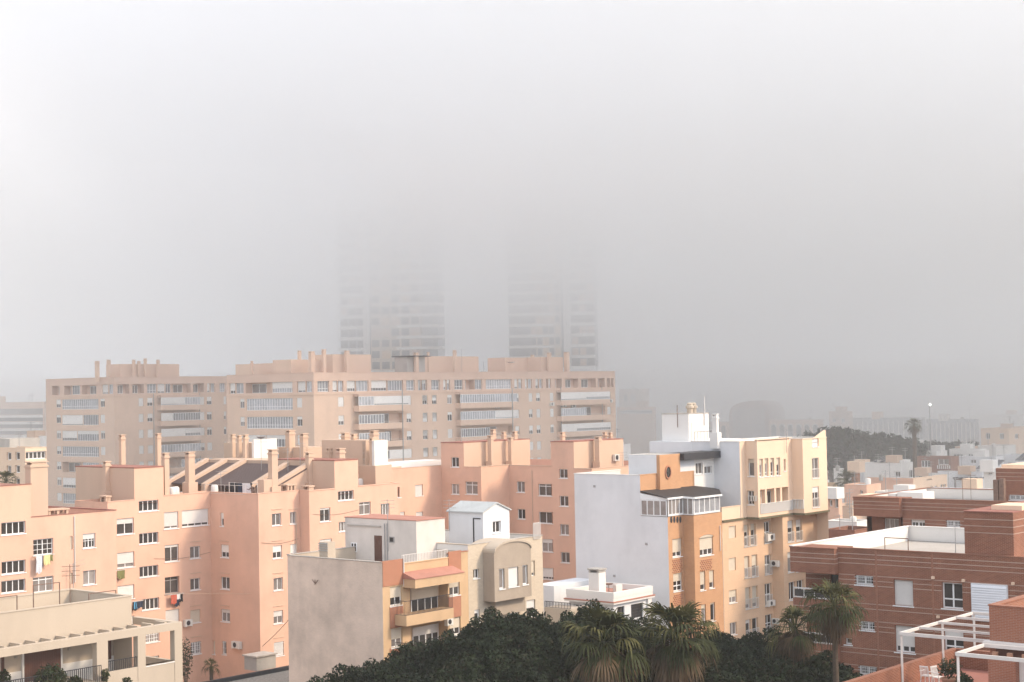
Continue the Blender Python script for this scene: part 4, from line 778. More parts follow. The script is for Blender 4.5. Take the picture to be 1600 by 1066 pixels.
    # bottoms of the bays and back walls
    pe = E_.p2(E_.L); bk = Ls; fr_ = Face(pe, -E2); B.wall(fr_, 0, bk, 0, zt, 'cream'); k1 = fr_.p2(bk); Lk = (k1-U0).dot(D1); B.wall(Face(k1, -D1), 0, Lk, 0, zt, 'cream'); B.wall(Face(P-E2*Ls, E2), 0, Ls, 0, zl, 'bluewhite')
    flat(B, [f.P for f in up] + [pe, k1, k1-D1*Lk], zt-.35, 'concrete'); flat(B, [f.P for f in up[::-1]] + [U0-E2*3, pe-E2*5, pe], zl, 'cream', 'bay_soffit'); flat(B, [P, a.p2(a.L*.6), a.p2(a.L*.6)-E2*8, P-E2*8], zl+.01, 'floor')
    for i, f in enumerate(up): parapet(B, f, 0, f.L, zt+(.12 if i == 2 else 0), zt-.35, 'cream', cap='cream', k=i % 3)
    parapet(B, Bp, -Ls, 0, zt, zt-.35, 'white', cap='white', k=3); parapet(B, fr_, 0, bk, zt+.03, zt-.35, 'white', cap='white', k=1); parapet(B, Face(k1,-D1), 0, Lk, zt+.05, zt-.35, 'white', cap='white', k=2)
    fg = Face(pe, -D1).off(0); tri = MB(); tri.poly([E_.pt(E_.L-2.2,zt,-.05), E_.pt(E_.L,zt,-.05), E_.pt(E_.L,zt+.75,-.05)]); tri.poly([E_.pt(E_.L,zt+.75,-.3), E_.pt(E_.L,zt,-.3), E_.pt(E_.L-2.2,zt,-.3)]); tri.quad(E_.pt(E_.L-2.2,zt,-.05), E_.pt(E_.L,zt+.75,-.05), E_.pt(E_.L,zt+.75,-.3), E_.pt(E_.L-2.2,zt,-.3)); B.part('parapet_upstand', tri, 'cream')
    # ledge
    lg = B.add('ledge', 'ledge')
    for f, x in ((a, .0), (up[1], 0), (up[2], 0), (up[3], 0), (up[4], 0)):
        l = uu+.6 if f is a else f.L; lg.fbox(f, 0 if f is a else -.1, l+.1, zl-.12, zl+.06, -.1, .14)
    # balcony balustrade
    k = railing(C_, rc[0], C_.L, rc[2], rc[2]+.95, .05, step=.17, r=.035, top=.14); B.part('balustrade', k, 'white'); k = railing(D_, .05, D_.L, rc[2]+.1, rc[2]+1.0, .08, step=.17, r=.035, top=.14); B.part('balustrade', k, 'white')
    k = railing(B_, .3, B_.L-.2, zl+1.6, zl+2.1, .08, step=.2, r=.04, top=.12); B.part('balustrade', k, 'white')
    for u_ in (1198, 1250, 1283): x = C_.u(*q(Z6,u_,560)); mb = MB(); mb.fbox(C_, x-.16, x+.16, rc[2], rc[3], -.4, -.02); B.part('column', mb, 'cream')
    ac_unit(B, a, Z6, 1190, 760, 1240, 797); ac_unit(B, b, Z6, 1232, 908, 1275, 940); ac_unit(B, a, Z7, 1195, 562, 1232, 592); ac_unit(B, b, Z7, 1240, 668, 1275, 690); ac_unit(B, c, Z6, 1255, 508, 1275, 535) if False else None
    # roof room, chimney, aerials
    fi = SL.off(-6.5); Pp = fi.p2(fi.u(1076.7, 690)); e_, d_, zpp = corner_box(B, 1034, 1076.7, 1107, 647, Pp, zt-.35, 'white', cap='greycap')
    dm = MB(); r = d_.rect(Z6,781,140,807,250); dm.fbox(d_, r[0], r[1], zt-.35, r[3], 0, .05); B.part('door', dm, 'ac'); B.part('railing', railing(d_.off(.6), r[0]-.3, d_.rng[1]-.1, zt-.3, d_.z(*q(Z6,820,192)), 0, step=.5), 'darkmetal')
    p = SL.p2(SL.u(1153, 690), -2.6); chimney(B, 1148, 1158.5, 650, 690, zt-.35, m='white', P=(p.x,p.y), base=.45, lit=.35)
    for x, yt, w in ((1065, 634, 10), (1097, 638, 8)):
        pp = e_.p2(e_.u(x,660) if x < 1076 else -.5, -1.5) if x < 1076 else d_.p2(d_.u(x,660), -1); mb = MB(); mb.lathe((pp.x,pp.y,zpp), [(.3,0),(.3,.5),(.42,.55),(.42,.75),(.3,.8),(.3,1.0),(.1,1.1)], 10); B.part('roof_cowl', mb, 'beige')
    mb = MB(); pp = d_.p2(d_.u(1100,660), .1); mb.bar((pp.x,pp.y,zpp-1.2), (pp.x,pp.y,at(1100, 618, pp.y).z), .06, .04); B.part('mast', mb, 'rail'); mb = MB(); pp = e_.p2(e_.u(1059.5,660), .1); mb.bar((pp.x,pp.y,zpp-1.3), (pp.x,pp.y,zpp+.9), .035); B.part('mast', mb, 'rust')
    antenna(B, 1226, 0, 671, P=(*C_.p2(C_.u(1226,690), .2), zt-1.2), arms=1)
    mb = MB(); pp = a.pt(uu*.4, zp+.6, -1); B.finish()
cream_house()
# ================================================================== the two tan slabs and the towers behind
def slab(name_label, xL, xC, xR, yC, Dc, nfl, left_cols, right_cols, top_left, top_right, balL, balR, seed):
    rnd = random.Random(seed); P = v2(at(xC, 600, Dc)); fe = Face(P, E2); fd = Face(P, D1); zt = fe.z(xC, yC); L = -fe.u(xL, 640); W = fd.u(xR, 640)
    B = Bld('apartment_slab', name_label, 'apartment block', P, 0, 'tan apartment slabs'); fl = 3.02; ztop = zt-1.55
    def glz(): return rnd.choice(['shut','shut','glz','glz','mix'])
    def one(f, ua, ub, z0, z1, wide, rec=.12):
        if wide:
            n = max(3, int((ub-ua)/.62)); c = rnd.random()
            if c < .30: win(B, f, (ua, ub, z0, z1), n=n, s=0, g='glassb', fw_=.07, rec=rec, sill=False, tr=.3)
            elif c < .84:
                m_ = ua+(ub-ua)*rnd.choice([.42,.5,.58]); win(B, f, (ua, m_-.03, z0, z1), n=max(2,n//2), s=rnd.choice([.72,.85,.9]), g='glass', rec=rec, sill=False); win(B, f, (m_+.03, ub, z0, z1), n=max(2,n//2), s=rnd.choice([0,0,.35]), g='glassb', rec=rec, sill=False)
            else:
                m_ = ua+(ub-ua)*rnd.choice([.45,.55]); f.holes.append((ua, m_, z0, z1, 1.3)); win(B, f, (m_+.05, ub, z0, z1), n=max(2,n//2), s=rnd.choice([0,.6]), g='glassb', rec=rec, sill=False); fb = f.off(-1.3); win(B, fb, (ua+.3, ua+(m_-ua)*.6, z0, z1-.2), n=2, hole=False, g='glassl')
        else: win(B, f, (ua, ub, z0, z1), n=2 if ub-ua > .9 else 1, s=rnd.choice([.95,.6,.55,.95,.3,.97]), g='glass', rec=rec, sill=False)
    nvis = nfl
    for f, cols, z in ((fe, left_cols, None), (fd, right_cols, None)):
        for (x0, x1, y, kind) in cols:
            ua, ub = f.u(x0, y), f.u(x1, y)
            for k in range(nvis):
                zh = ztop - 2.0 - fl*k - .45
                if kind == 's': one(f, ua, ub, zh-1.55, zh, False)
                elif kind == 'w': one(f, ua, ub, zh-1.95, zh, True)
    for f, tops in ((fe, top_left), (fd, top_right)):
        for (x0, x1, y, kind) in tops:
            ua, ub = f.u(x0, y), f.u(x1, y); z1 = zt-1.35; z0 = z1-1.75
            if kind == 'o': f.holes.append((ua, ub, z0, z1, 1.2)); fb = f.off(-1.2); win(B, fb, (ua+.25*(ub-ua), ua+.75*(ub-ua), z0, z1-.2), n=2, hole=False, g='glassl')
            else: one(f, ua, ub, z0, z1, kind == 'w', rec=.3)
    # projecting balconies
    for f, bl in ((fe, balL), (fd, balR)):
        for (x0, x1, y) in bl:
            ua, ub = f.u(x0, y), f.u(x1, y)
            for k in range(nvis):
                z0 = ztop - 2.0 - fl*k - 2.55; mb = MB(); mb.fbox(f, ua, ub, z0-.35, z0+.62, 0, 1.25); bo = B.part('balcony', mb, 'tan'); g = f.off(1.15); za, zb = z0+.63, z0+2.12; g.holes = []
                B.add('balcony_ceiling', 'tan2').fbox(f, ua, ub, z0+2.14, z0+2.5, 0, 1.22) if k == 0 else None
                m1 = ua+(ub-ua)*rnd.choice([.3,.42,.5,.6]); pieces = [(ua, m1), (m1, ub)]; op = rnd.choice([0, 1, 1, 2, 2, 2]) if k else 2
                for i, (p_, q_) in enumerate(pieces):
                    if op == i:
                        f.holes.append((p_+.1, q_-.1, z0+.62, z0+2.3, 1.0)); fb = f.off(-1.0); win(B, fb, (p_+.4, p_+(q_-p_)*.55, z0+.5, z0+2.2), n=2, hole=False, g='glassl')
                        railing(f, p_, q_, z0+.62, z0+.95, 1.2, step=1.0).build('balcony_rail', M['rail'], bo)
                    else: win(B, g, (p_+.02, q_-.02, za, zb), n=max(3,int((q_-p_)/.6)), s=rnd.choice([0,0,.65,.85,.95]), g='glassb', hole=False, fw_=.07, name='glazed_balcony')
    B.wall(fe, -L, 0, 0, ztop-2.0, 'tan'); B.wall(fd, 0, W, 0, ztop-2.0, 'tan')
    B.wall(fe, -L, 0, ztop-2.0, zt, 'tan2'); B.wall(fd, 0, W, ztop-2.0, zt, 'tan2')
    pR = fd.p2(W); B.wall(Face(pR, -E2), 0, L, 0, zt, 'tan'); B.wall(Face(pR-E2*L, -D1), 0, W, 0, zt, 'tan')
    flat(B, [P, pR, pR-E2*L, P-E2*L], zt-.6, 'red')
    for i, (f, a_, b_) in enumerate(((fe,-L,0), (fd,0,W), (Face(pR,-E2),0,L), (Face(pR-E2*L,-D1),0,W))): parapet(B, f, a_, b_, zt, zt-.6, 'tan2', cap='tan2', k=i)
    bd = B.add('string_course', 'tan'); bd.fbox(fe, -L, 0, ztop-2.0, ztop-1.72, 0, .1); bd.fbox(fd, 0, W, ztop-2.0, ztop-1.72, 0, .1)
    return B, P, fe, fd, zt, L, W
def X(z, xs, y, k): return [(q(z,a,y)[0], q(z,b,y)[0], q(z,0,y)[1], k) for a, b in xs]
TA, TP, te, td, tz, tl, tw = slab('hazy tan apartment slab, the farther left one of the two', 72, 178, 372, 589.5, 300, 8,
    X(A1, [(192,220),(468,496)], 500, 's') + X(A1, [(228,456)], 500, 'w'), X(A1, [(708,738),(763,797),(1083,1119),(1135,1166),(1240,1256)], 500, 's'),
    X(A1, [(165,212),(350,442)], 290, 'o') + X(A1, [(240,340),(475,546)], 290, 'w'), X(A1, [(575,648),(668,740),(1048,1115)], 280, 'o') + X(A1, [(760,820),(825,910),(1135,1184),(1213,1250)], 280, 'w') + X(A1, [(915,1032)], 280, 'o'),
    [], [(q(A1,822,0)[0], q(A1,1068,0)[0], 640)], 3)
TC, CP, ce, cdF, cz, cl, cw = slab('hazy tan apartment slab with a long lit front of white shuttered windows', 355, 490, 962, 582.5, 257, 6,
    X(A2, [(165,198),(583,622)], 500, 's') + X(A2, [(213,553)], 500, 'w'), X(A2, [(888,930),(1390,1425),(1508,1545),(1580,1612)], 500, 's') + X(A3, [(95,130),(165,200),(278,313),(775,805),(877,905),(932,962),(1033,1060),(1453,1480)], 430, 's'),
    X(A2, [(85,190),(205,550),(583,692)], 300, 'w'), X(A2, [(735,820),(845,925),(950,1110),(1130,1365),(1388,1450),(1472,1537)], 290, 'w') + X(A3, [(62,128),(160,222),(247,298),(330,395),(408,535),(560,752),(770,828),(847,900),(925,978),(1003,1040)], 270, 'w') + X(A3, [(1070,1120),(1145,1240),(1262,1370),(1385,1436),(1453,1475),(1482,1499)], 260, 'o'),
    [], [(q(A2,1000,0)[0], q(A2,1368,0)[0], 640), (q(A3,337,0)[0], q(A3,757,0)[0], 640), (q(A3,1080,0)[0], q(A3,1440,0)[0], 640)], 5)
def rooftop(B, f, zt, items, chims, depth=-4, m='tan'):
    for x0, x1, y, o in items:
        g = f.off(depth-o); mb = MB(); mb.fbox(g, g.u(x0,580), g.u(x1,580), zt-.6, g.z((x0+x1)/2, y), -4.5, 0); B.part('roof_room', mb, m)
    for x0, x1, y, o in chims:
        p = f.p2(f.u((x0+x1)/2, 580), depth-o); chimney(B, x0, x1, y, 580, zt-.6, m=m, P=(p.x,p.y))
rooftop(TA, td, tz, [(188,280,569,0)], [(166,173,566,0),(180,186,564,-1),(220,225,564,-1),(228,233,566,-1),(238,243,562,-1),(258,263,564,-1)])
rooftop(TA, te, tz, [], [(139,144,577,3)])
rooftop(TC, cdF, cz, [(520,580,554,0),(664,748,557,1),(846,880,558,-.5),(455,527,562,3),(790,847,559,3)], [(522,529,548,-.8),(556,564,550,-1),(664,672,553,-1),(729,735,549,-.5),(699,703,552,1),(898,907,552,-1),(871,878,553,-1.2),(866,872,556,2)])
rooftop(TC, ce, cz, [(368,460,568,2.5)], [(428,434,551,1),(458,468,552,-1),(369,373,567,-1)])
g_ = cdF.off(-3.5); mb = MB(); mb.fbox(g_, g_.u(636,570), g_.u(664,570), cz-.6, g_.z(650,558), -3, 0); TC.part('roof_room', mb, 'concrete'); mb = MB(); mb.fbox(g_, g_.u(634,570), g_.u(668,570), g_.z(650,557.5), g_.z(650,556), -3.4, .8); TC.part('flat_canopy', mb, 'darkmetal')
for x, yb, yt in ((607,577,570),(723,578,549),(757,576,569),(925,577,568),(934,577,568)): antenna(TC, x, 0, yt-4, P=(*cdF.p2(cdF.u(x,578), -.2), cz-.3), arms=1)
mb = MB(); pp = cdF.pt(cdF.u(820,562), cdF.z(820,563), -3.4); mb.lathe((pp.x,pp.y,pp.z-.5), [(.02,0),(.5,.06),(.8,.3)], 14); mb2 = MB(); TC.part('satellite_dish', mb, 'white')
for x, y in ((880,634),(895,635),(861,632),(927,629),(776,636),(985,627)): ac_unit(TC, cdF, (0,0,1), x-3 if x < 960 else 950, y-3, x+3 if x < 960 else 955, y+2)
# rows of air conditioners under the right-hand windows, drainpipes
for x in (620, 792, 876, 940): dp = MB(); u_ = cdF.u(x, 620); dp.bar(cdF.pt(u_, cz-3, 1.32 if x in (620,792) else .1), cdF.pt(u_, 3, 1.32 if x in (620,792) else .1), .09); TC.part('drainpipe', dp, 'greymetal')
for x in (312, 240): dp = MB(); u_ = td.u(x, 660); dp.bar(td.pt(u_, tz-3.2, .1), td.pt(u_, 3, .1), .08); TA.part('drainpipe', dp, 'greymetal')
TA.finish(); TC.finish()
def tower(label, x0, x1, x2, x3, x4, D, seed, mirror=False):
    rnd = random.Random(seed); P = v2(at((x2+x3)/2, 560, D)); d = Vector((1, -.16)).normalized(); f = Face(P, d); B = Bld('tower_block', label, 'tower block', P, 0, 'tower blocks in the fog'); y = 560
    us = [f.u(x, y) for x in (x0, x1, x2, x3, x4)]; H_ = 78; zs = [3.03*k for k in range(1, 26)]
    wing, shaft, body, balc = ((0,1),(1,2),(2,3),(3,4)) if not mirror else ((3,4),(2,3),(1,2),(0,1))
    wa, wb = us[wing[0]], us[wing[1]]; sa, sb = us[shaft[0]], us[shaft[1]]; ba, bb = us[body[0]], us[body[1]]; ra, rb = us[balc[0]], us[balc[1]]
    wl = MB(); wl.fbox(f, wa, wb, 0, H_, -12, -3); wl.fbox(f, ra, rb, 0, H_, -12, -2.2); B.part('wing', wl, 'glassb'); mb = MB(); mb.fbox(f, sa, sb, 0, H_+3, -12, -1.5); B.part('lift_shaft', mb, 'white'); mb = MB(); mb.fbox(f, ba, bb, 0, H_, -14, 0); B.part('body', mb, 'ochre'if False else 'beige')
    for z in zs:
        if z < 22: continue
        sl = B.add('floor_slab', 'white'); wd = MB(); pn = MB(); pk = MB()
        sl.fbox(f, wa-.3, wb, z-.3, z+.5, -3, -1.2); sl.fbox(f, ra, rb+1.5, z-.3, z+.45, -5, -.6 if not mirror else .2)
        if not mirror: sl.fbox(f, bb-6.5, bb+.4, z-.3, z+.35, -1, 1.3)
        else: sl.fbox(f, ba-.4, bb-2, z-.3, z+.25, -1, .5)
        if not mirror:
            arc = [f.p2(bb-5, -5)] + [f.p2(bb-3 + math.sin(t*math.pi/16)*(rb-bb+3.5), -5 + math.cos(t*math.pi/16)*7.2) for t in range(0, 9)]
            for za in (z-.3, z+.4): sl.poly([(p_.x,p_.y,za) for p_ in arc])
            for i in range(1, 9): a_, b_ = arc[i], arc[i+1]; sl.quad((a_.x,a_.y,z-.3), (b_.x,b_.y,z-.3), (b_.x,b_.y,z+.4), (a_.x,a_.y,z+.4))
        w_ = (bb-ba)
        for i in range(5):
            c0 = ba+w_*(i+.1)/5; r_ = rnd.random()
            if r_ < .5: wd.fbox(f, c0, c0+w_/5*.75, z+.6, z+2.5, -.1, .06)
            elif r_ < .75: pn.fbox(f, c0, c0+w_/5*.85, z+.4, z+2.6, -.1, .07)
            else: pk.fbox(f, c0, c0+w_/5*.85, z+.4, z+2.6, -.1, .07)
        for i in range(3): c0 = wa+(wb-wa)*(i+.1)/3; (pk if rnd.random() < .3 else wd).fbox(f, c0, c0+(wb-wa)/3*.8, z+.6, z+2.5, -3, -2.9)
        B.part('window_row', wd, 'glass'); B.part('ochre_panels', pn, 'ochre'); B.part('pink_panels', pk, 'pink2')
    mb = MB(); mb.fbox(f, sb-.6 if not mirror else sa, sb if not mirror else sa+.6, 0, H_, -1.4, -1.2); B.part('shaft_joint', mb, 'darkmetal')
    B.finish()
tower('hazy high rise tower with ochre panels, left one of the foggy pair', 528, 566, 580, 658, 682, 440, 11)
tower('hazy high rise tower with slim right wing, right one of the foggy pair', 794, 830, 877, 891, 928, 446, 12, True)
# ================================================================== red brick blocks on the right
def stripes(B, f, ua, ub, zs, holes=()):
    mb = B.add('pale_band', 'stripe')
    for z in zs:
        segs = [(ua, ub)]
        for h in f.holes:
            if h[2]-.05 < z < h[3]+.05:
                ns = []
                for a, b in segs:
                    if h[1] <= a or h[0] >= b: ns.append((a, b)); continue
                    if h[0] > a: ns.append((a, h[0]))
                    if h[1] < b: ns.append((h[1], b))
                segs = ns
        for a, b in segs:
            if b-a > .05: mb.fbox(f, a, b, z-.024, z+.024, 0, .012)
def brick_front():
    P0 = v2(at(1350, 960, 105)); g = Face(P0, E2); p1 = g.p2(g.u(1310, 900)); m1 = Face(p1, E2); uR = m1.u(1720, 900)
    d_ = Face(p1, -D1); p0 = p1 - D1*(-Face(p1, D1).u(1303.8, 880)); lf = Face(p0, E2); ul = -lf.u(1234.5, 870)
    zt = m1.z(*q(Z8,680,238)); zb = m1.z(*q(Z8,445,388)); fl = m1.z(*q(Z8,848,428)) - m1.z(*q(Z8,853,715))
    B = Bld('apartment_building', 'red brick apartment block with pale horizontal bands, white roof terrace and brick stair tower', 'apartment building', lf.p2(-ul), 0, 'red brick apartment blocks')
    zl = lf.z(*q(Z8,415,235)); zlb = lf.z(*q(Z8,300,383)); Dp = 17.0
    W_ = dict(fw_=.09, rec=.2)
    wins(B, m1, Z8, [(545,398,656,457,dict(n=2,bars=True,**W_)), (785,427,906,587,dict(n=1,s=.98,**W_)), (1086,443,1216,606,dict(n=2,tr=.36,**W_)), (575,685,665,741,dict(n=2,bars=True,**W_)), (793,713,917,880,dict(n=3,s=.78,**W_)), (1100,735,1222,890,dict(n=2,s=.42,tr=.3,**W_)), (567,964,680,1022,dict(n=2,bars=True,**W_)), (800,985,925,1150,dict(n=3,s=.6,**W_)), (1105,1010,1230,1150,dict(n=2,s=.4,**W_)), (480,788,524,830,dict(n=1,**W_))])
    lv = m1.rect(Z8, 1275, 452, 1502, 635); mb = MB(); mb.fbox(m1, lv[0], lv[1], lv[2]-.5, lv[3], 0, .12); B.part('louvred_screen', mb, 'louvre')
    mb = MB(); 
    for i in range(14): z = lv[2]-.4+(lv[3]-lv[2]+.3)*i/14; mb.hexa([m1.pt(lv[0]+.05,z,.13), m1.pt(lv[1]-.05,z,.13), m1.pt(lv[1]-.05,z+.16,.12), m1.pt(lv[0]+.05,z+.16,.12), m1.pt(lv[0]+.05,z+.02,.2), m1.pt(lv[1]-.05,z+.02,.2), m1.pt(lv[1]-.05,z+.18,.13), m1.pt(lv[0]+.05,z+.18,.13)])
    B.part('louvre_slat', mb, 'louvre')
    # small seams: three slightly stepped planes
    u1, u2 = m1.u(1370, 920), m1.u(1458, 930)
    B.wall(m1, 0, uR, 0, zt, 'redbrick')
    for u_ in (u1, u2): B.add('brick_joint', 'redbrick2').fbox(m1, u_-.06, u_+.06, 0, zt-.002, 0, .02)
    stripes(B, m1, 0, uR, [zt-.33-.31*i-.0 for i in range(3)]); base = m1.z(*q(Z8,680,403))
    for k in range(4): stripes(B, m1, .05, uR, [base-k*fl - .32*i for i in range(3)] + [base-k*fl-1.82, base-k*fl-2.15])
    # recessed balconies at the left end under the overhanging band
    br_ = Face(p0 - E2*0, E2)
    B.mb('redbrick'); mb = MB(); 
    bx = MB(); bx.hexa([(*lf.p2(-ul),zlb), (*lf.p2(0),zlb), (*lf.p2(0,-2.6),zlb), (*lf.p2(-ul,-2.6),zlb), (*lf.p2(-ul),zl), (*lf.p2(0),zl), (*lf.p2(0,-2.6),zl), (*lf.p2(-ul,-2.6),zl)]); bo = B.part('overhanging_parapet', bx, 'redbrick')
    stripes(B, lf, -ul, 0, [zl-.33-.31*i for i in range(3)]); fside = Face(p0, D1); stripes(B, fside, 0, .55, [zl-.33-.31*i for i in range(3)])
    rb = Face(lf.p2(0, -2.2), E2); ua = rb.u(1259, 900); ub = rb.u(1330, 920)
    wins(B, rb, Z8, [(392,395,508,482,dict(n=3,tr=.9,fr='darkmetal',sill=False)), (392,690,508,790,dict(n=3,fr='darkmetal',sill=False)), (412,955,524,1090,dict(n=3,tr=.85,fr='greymetal',sill=False))])
    B.wall(rb, ua, ub, 0, zlb, 'redbrick'); stripes(B, rb, ua, ub, [base-k*fl-.32*i for k in range(3) for i in range(3)])
    for k in range(3):
        zs = lf.z(*q(Z8,290,545)) - k*fl; mb = MB(); mb.hexa([(*lf.p2(-ul+.15,.0),zs-1.1), (*lf.p2(0,.0),zs-1.1), (*lf.p2(0,-2.2),zs-1.1), (*lf.p2(-ul+.15,-2.2),zs-1.1), (*lf.p2(-ul+.15,0),zs), (*lf.p2(0,0),zs), (*lf.p2(0,-2.2),zs), (*lf.p2(-ul+.15,-2.2),zs)])
        bo = B.part('balcony', mb, 'redbrick'); stripes(B, lf, -ul+.15, 0, [zs-.5, zs-.8]); r = MB(); h = .62
        for zz, w in ((zs+h, .09), (zs+.04, .06)): r.fbox(lf, -ul+.15, 0, zz, zz+w, -.12, -.02)
        for i in range(5): c = -ul+.15+(ul-.2)*i/4; r.fbox(lf, c, c+.06, zs, zs+h, -.11, -.04)
        r.build('balcony_rail', M['rail'], bo); r = MB(); r.fbox(lf, -ul+.25, -.1, zs+.12, zs+h-.04, -.09, -.07); r.build('balcony_glass', M['glass'], bo)
    # back and side walls, terrace
    pL = lf.p2(-ul, -2.6); pl2 = v2(p0)-E2*ul+D1*Dp; pr2 = m1.p2(uR)+D1*Dp
    fs0 = Face(pL, D1); B.wall(Face(v2(p0)-E2*ul+D1*Dp, -D1), 0, Dp-2.6, 0, zt, 'redbrick'); Lb = (pr2-pl2).dot(E2); B.wall(Face(pr2, -E2), 0, Lb, 0, zt, 'redbrick'); B.wall(Face(m1.p2(uR), D1), 0, Dp, 0, zt, 'redbrick')
    zr = zt-1.05; flat(B, [v2(p0)-E2*ul, p0, p1, m1.p2(uR), pr2, pl2], zr, 'floor')
    for f, a, b, k in ((m1,0,uR,0), (Face(pr2,-E2),0,Lb,1), (Face(pl2,-D1),0,Dp,2), (lf,-ul,0,3)): parapet(B, f, a, b, zt if f is not lf else zl, zr, 'white', cap='redbrick' if f in (m1, lf) else 'white', k=k, th=.25)
    ip = Face(pl2 + E2*9.5 - D1*.3, -D1); mb = MB(); mb.fbox(ip, -0.25, 1.2, zr, zt-.02, -.15, .15); B.part('terrace_pier', mb, 'white')
    # stair tower on the roof
    PT = onz(1581, 871, zr); a_, b_, ztw = corner_box(B, 1506, 1581, 1700, 802, v2(m1.p2(m1.u(1581, 870), -.35)), zr, 'redbrick', cap='coping')
    for f in (a_, b_): stripes(B, f, f.rng[0], f.rng[1], [ztw-.45-.42*i for i in range(3)])
    mb = MB(); fr_ = a_.off(-1.0); mb.fbox(fr_, fr_.u(1545,795), fr_.rng[1] if hasattr(fr_,'rng') else 0, ztw+.05, ztw+.35, -3, -.4); B.part('roof_upstand', mb, 'cream')
    # goal-like clothes frame and pole on the terrace
    fm = m1.off(-6.5); a, b = fm.u(1382.5, 850), fm.u(1419, 852); zz = fm.z(1400, 841); mb = MB(); mb.bar(fm.pt(a,zr), fm.pt(a,zz), .035); mb.bar(fm.pt(b,zr), fm.pt(b,zz), .035); mb.bar(fm.pt(a,zz), fm.pt(b,zz), .035); B.part('clothes_frame', mb, 'rust')
    antenna(B, 1493, 0, 818, P=(*fm.p2(fm.u(1493, 855)), zr), arms=1)
    for x, y in ((1035,410),(1225,428),(1535,447),(1067,655)):
        r = m1.rect(Z8, x-8, y-8, x+8, y+8); mb = MB(); mb.fbox(m1, r[0], r[1], r[2], r[3], 0, .18); B.part('wall_lamp', mb, 'cream')
    B.finish(); return zt
brick_front()
def brick_back():
    P0 = v2(at(1423, 790, 148)); g = Face(P0, E2); xs = q(A7,767,0)[0]; p1 = g.p2(g.u(xs+2.5, 790)); m1 = Face(p1, E2); uR = m1.u(1760, 800); p0 = p1 - D1*.6; lf = Face(p0, E2); ul = -lf.u(q(A7,446,0)[0], 780)
    zt = m1.z(*q(A7,835,345)); zl = lf.z(*q(A7,760,343)); zlb = lf.z(*q(A7,650,466)); fl = 2.95
    B = Bld('apartment_building', 'farther red brick block with pale bands and a lit corner, behind the white roof terrace', 'apartment building', lf.p2(-ul), 0, 'red brick apartment blocks')
    W_ = dict(fw_=.1, rec=.2)
    wins(B, m1, A7, [(836,487,931,574,dict(n=2,s=.2,grid=1,**W_)), (1075,490,1168,536,dict(n=2,bars=True,**W_)), (836,680,931,770,dict(n=2,s=.5,**W_))])
    B.wall(m1, 0, uR, 0, zt, 'redbrick'); base = m1.z(*q(A7,800,480)); stripes(B, m1, 0, uR, [zt-.35-.33*i for i in range(3)] + [base-.36*i for i in range(3)] + [base-fl+.7])
    bx = MB(); bx.hexa([(*lf.p2(-ul),zlb), (*lf.p2(0),zlb), (*lf.p2(0,-2.6),zlb), (*lf.p2(-ul,-2.6),zlb), (*lf.p2(-ul),zl), (*lf.p2(0),zl), (*lf.p2(0,-2.6),zl), (*lf.p2(-ul,-2.6),zl)]); B.part('overhanging_parapet', bx, 'redbrick'); stripes(B, lf, -ul, 0, [zl-.35-.33*i for i in range(3)])
    rb = Face(lf.p2(0, -2.2), E2); ua = rb.u(q(A7,572,0)[0], 815); ub = rb.u(q(A7,770,0)[0], 815)
    wins(B, rb, A7, [(658,478,755,580,dict(n=3,g='glassl',sill=False))]); B.wall(rb, ua, ub, 0, zlb, 'redbrick')
    Dp = 15; pl2 = v2(p0)-E2*ul+D1*Dp; pr2 = m1.p2(uR)+D1*Dp; Lb = (pr2-pl2).dot(E2); B.wall(Face(pl2,-D1), 0, Dp-2.6, 0, zt, 'redbrick'); B.wall(Face(pr2,-E2), 0, Lb, 0, zt, 'redbrick'); B.wall(Face(m1.p2(uR), D1), 0, Dp, 0, zt, 'redbrick')
    zr = zt-1; flat(B, [v2(p0)-E2*ul, p0, p1, m1.p2(uR), pr2, pl2], zr, 'floor')
    for f, a, b, k in ((m1,0,uR,0), (Face(pr2,-E2),0,Lb,1), (Face(pl2,-D1),0,Dp,2), (lf,-ul,0,3)): parapet(B, f, a, b, zt if f is not lf else zl, zr, 'white', cap='redbrick', k=k, th=.25)
    PT = v2(m1.p2(m1.u(1556.5+60, 800), -2)); fT = Face(m1.p2(0,-3.5), E2); ua = fT.u(1556.5, 760); ztw = fT.z(*q(A7,1500,138)); f2 = Face(fT.p2(ua), E2)
    wins(B, f2, A7, [(1500,318,1610,353,dict(n=3,bars=True,fw_=.09))]); B.wall(f2, 0, 9, zr, ztw, 'redbrick'); B.wall(Face(f2.p2(0,-7), E2*-1+E2*0), 0, 0.1, zr, ztw, 'redbrick') if False else None
    B.wall(Face(f2.p2(0,-7), -D1), 0, 7, zr, ztw, 'redbrick'); B.wall(Face(f2.p2(9), D1), 0, 7, zr, ztw, 'redbrick2'); B.wall(Face(f2.p2(9,-7), -E2), 0, 9, zr, ztw, 'redbrick')
    flat(B, [f2.p2(0), f2.p2(9), f2.p2(9,-7), f2.p2(0,-7)], ztw, 'cream'); stripes(B, f2, 0, 9, [ztw-.4, ztw-.75, ztw-1.1, ztw-3.1, ztw-3.45]); mb = MB(); mb.fbox(f2, .3, 9, ztw, ztw+.3, -6, -.6); B.part('roof_upstand', mb, 'cream')
    # antenna poles, vent stacks and a tank on this roof
    for x, yt in ((1488,742),(1475,748)): antenna(B, x, 0, yt, P=(*m1.p2(m1.u(x,780), -4), zr), arms=1, m='rust')
    mb = MB()
    for x, yt in ((1547, 750), (1556, 748)): p = m1.p2(m1.u(x,785), -1.5); mb.box(p, .45, .45, zr, at(x, yt, p.y).z, E2)
    B.part('vent_stack', mb, 'rust'); mb = MB(); 
